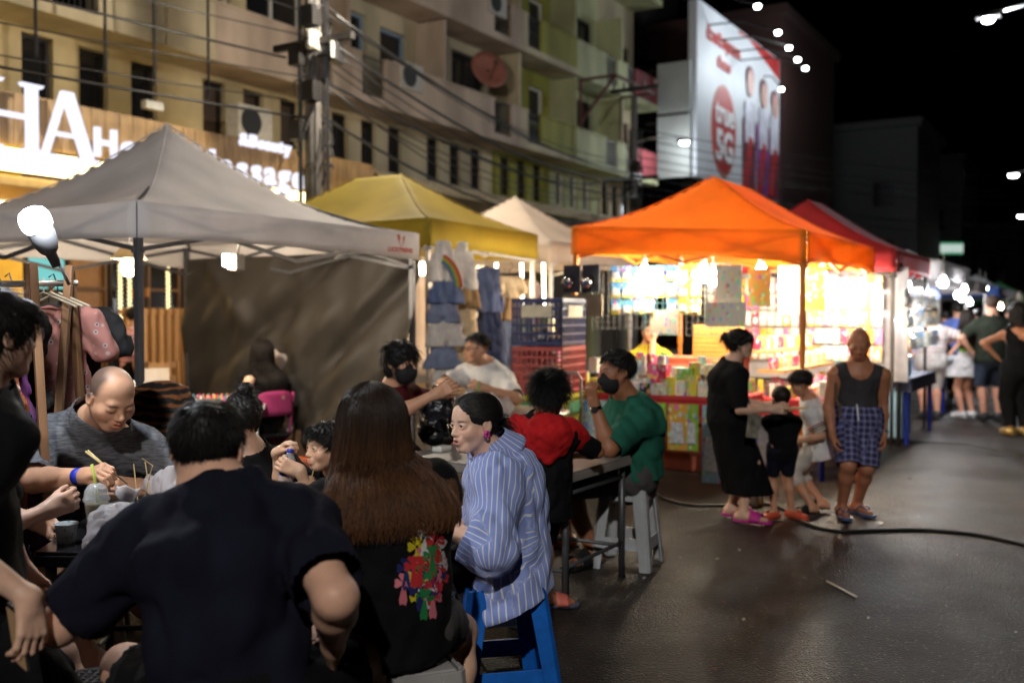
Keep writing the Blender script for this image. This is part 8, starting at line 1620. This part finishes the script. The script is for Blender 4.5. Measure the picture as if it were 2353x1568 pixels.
# ---- people further down the street
def walker(label, H, foot, face, hz_=None, wear=(), hair=None, dx=.13, skin=SK_M, hands=(None, None), els=(None, None), build=1.0, hface=None, h=.02, group=WALK, sp=0):
    f = Vector(face).normalized(); r = f.cross(Z); b = Vector((foot.x, foot.y, 0))
    return person(label, H, b + Z * .52 * H, b + Z * .82 * H + f * .02, b + Z * .925 * H + f * .05, face, hface, foot_l=b - r * (.055 * H + sp) + Z * .055 * H, foot_r=b + r * (.055 * H + sp) + Z * .055 * H, hand_l=hands[0] and b + r * hands[0][0] + f * hands[0][1] + Z * hands[0][2], hand_r=hands[1] and b + r * hands[1][0] + f * hands[1][1] + Z * hands[1][2], el_l=els[0] and r * els[0][0] + f * els[0][1] + Z * els[0][2], el_r=els[1] and r * els[1][0] + f * els[1][1] + Z * els[1][2], wear=wear, hair=hair, skin=skin, build=build, h=h, hh=.014, ho=dict(detail=False), group=group)
SN = mk('dark trainer', (.03, .03, .035), .6); SNW = mk('white trainer', (.55, .55, .57), .6)
walker('person in a pale striped top and white shorts, hand on hip', 1.66, G(2137, 962), (.25, 1, 0), wear=[bottoms(cot('white chino', (.62, .58, .56)), 'shorts', .022, 1.02), top(hstripes('pale striped jersey', (.60, .55, .54), (.50, .30, .28), 17, .75), 'shirt', .020, .9, .02, 0, 91), shoes(SN, 'sneaker', SN)], hair=short_hair(strands=0, h=.010, t=.07, ecol=(.02, .012, .01)), hands=((-.22, .05, .92), (.30, .0, 1.0)), els=((-1, -.2, 0), (1, -.2, 0)), build=1.22, skin=rgb(205, 150, 125))
walker('person with long curly hair, lime top and white pleated skirt', 1.58, G(2222, 962), (-.3, 1, 0), (0, 1, 0), [top(cot('lime knit', (.20, .42, .04)), 'top', .010, .2, .0, 0, 92, arms=False, deep=(.05, .08)), skirt(cot('white pleats', (.60, .58, .60)), 'skirt', .62, .02, .17, 93, (.016, .07), .10), shoes(SNW, 'sneaker', SNW)], long_hair(380, .34, (.016, .010, .008), (.03, .016, .010), .2, 1.2, 7, .15, .006, wave=.08), hands=((-.50, .25, 1.22), None), els=((-.6, 0, -.6), None), skin=rgb(200, 145, 120))
walker('person in a dark olive shirt and denim shorts, hand on hip', 1.80, G(2278, 968), (.1, 1, 0), None, [bottoms(cot('denim shorts cloth', (.055, .075, .12)), 'shorts', .024, .98), top(OLIVE, 'shirt', .022, .85, .05, .01, 94), shoes(SN, 'sneaker', SN)], short_hair(strands=0, h=.010, ecol=(.05, .03, .02)), hands=((-.26, .06, .98), None), els=((-1, -.2, .1), None), build=1.15, skin=rgb(205, 150, 125))
walker('person in a black strappy jumpsuit with gold shoes', 1.66, G(2338, 1002), (.05, 1, 0), None, [top(BLK, 'bodice', .010, .2, .0, 0, 95, arms=False, deep=(-.05, .12)), bottoms(BLK, 'wide_trousers', .032, 1.92, seed=9), shoes(mk('gold leather', (.5, .32, .1), .3, .6), 'sneaker', mk('gold leather', (.5, .32, .1), .3, .6))], long_hair(250, .12, (.012, .009, .008), (.012, .009, .008), .2, 1, 9, .15, .006), hands=((-.26, .05, 1.0), None), els=((-1, -.2, .1), None), skin=rgb(200, 140, 110))
q = G(2198, 915); walker('person in a blue shirt and dark cap walking away', 1.74, q, (.3, 1, 0), None, [bottoms(BLK, 'trousers', .016, 1.9), top(cot('blue shirt cloth', (.10, .15, .42)), 'shirt', .02, 1.3, .05, 0, 96), shoes(SN, 'sneaker', SN)], short_hair(strands=0, h=.012))
for k, (px, py, H_, m, lb) in enumerate(((2345, 925, 1.72, BLK, 'person in black facing the camera beyond the strappy jumpsuit'), (2245, 900, 1.64, WHT, 'person in white in the distant crowd'), (2312, 880, 1.66, REDJ, 'person in red in the distant crowd'), (2170, 890, 1.6, BLK, 'person in black between the far stalls'), (2262, 868, 1.7, DNS, 'person in navy in the distant crowd'), (2330, 862, 1.62, YEL, 'person in mustard in the distant crowd'))):
    walker(lb, H_, G(px, py), (.1, -1 if k in (0, 2) else 1, 0), None, [bottoms(BLK, 'trousers', .016, 1.9), top(m, 'shirt', .02, .9, .05, 0, 97 + k), shoes(SN, 'sneaker', SN)], short_hair(strands=0, h=.014), h=.026)
q = S(12.9, 3.1); walker('vendor in dark clothes inside the red stall', 1.68, Vector((q.x, q.y, 0)), (.3, -1, 0), None, [bottoms(BLK, 'trousers', .016, 1.9), top(DNS, 'shirt', .02, .9, .05, 0, 105), shoes(SN, 'sneaker', SN)], short_hair(strands=0, h=.012), group='vendors')
q = S(8.1, 10.4); walker('person in a pink striped shirt at the salon counter', 1.62, Vector((q.x, q.y, 0)), (.8, .3, 0), None, [bottoms(BLK, 'trousers', .016, 1.9), top(hstripes('pink stripe jersey', (.62, .5, .46), (.5, .10, .14), 20, .5), 'shirt', .02, .9, .05, 0, 106), shoes(SN, 'sneaker', SN)], short_hair(strands=0, h=.012, t=.1), group='people in the salon')
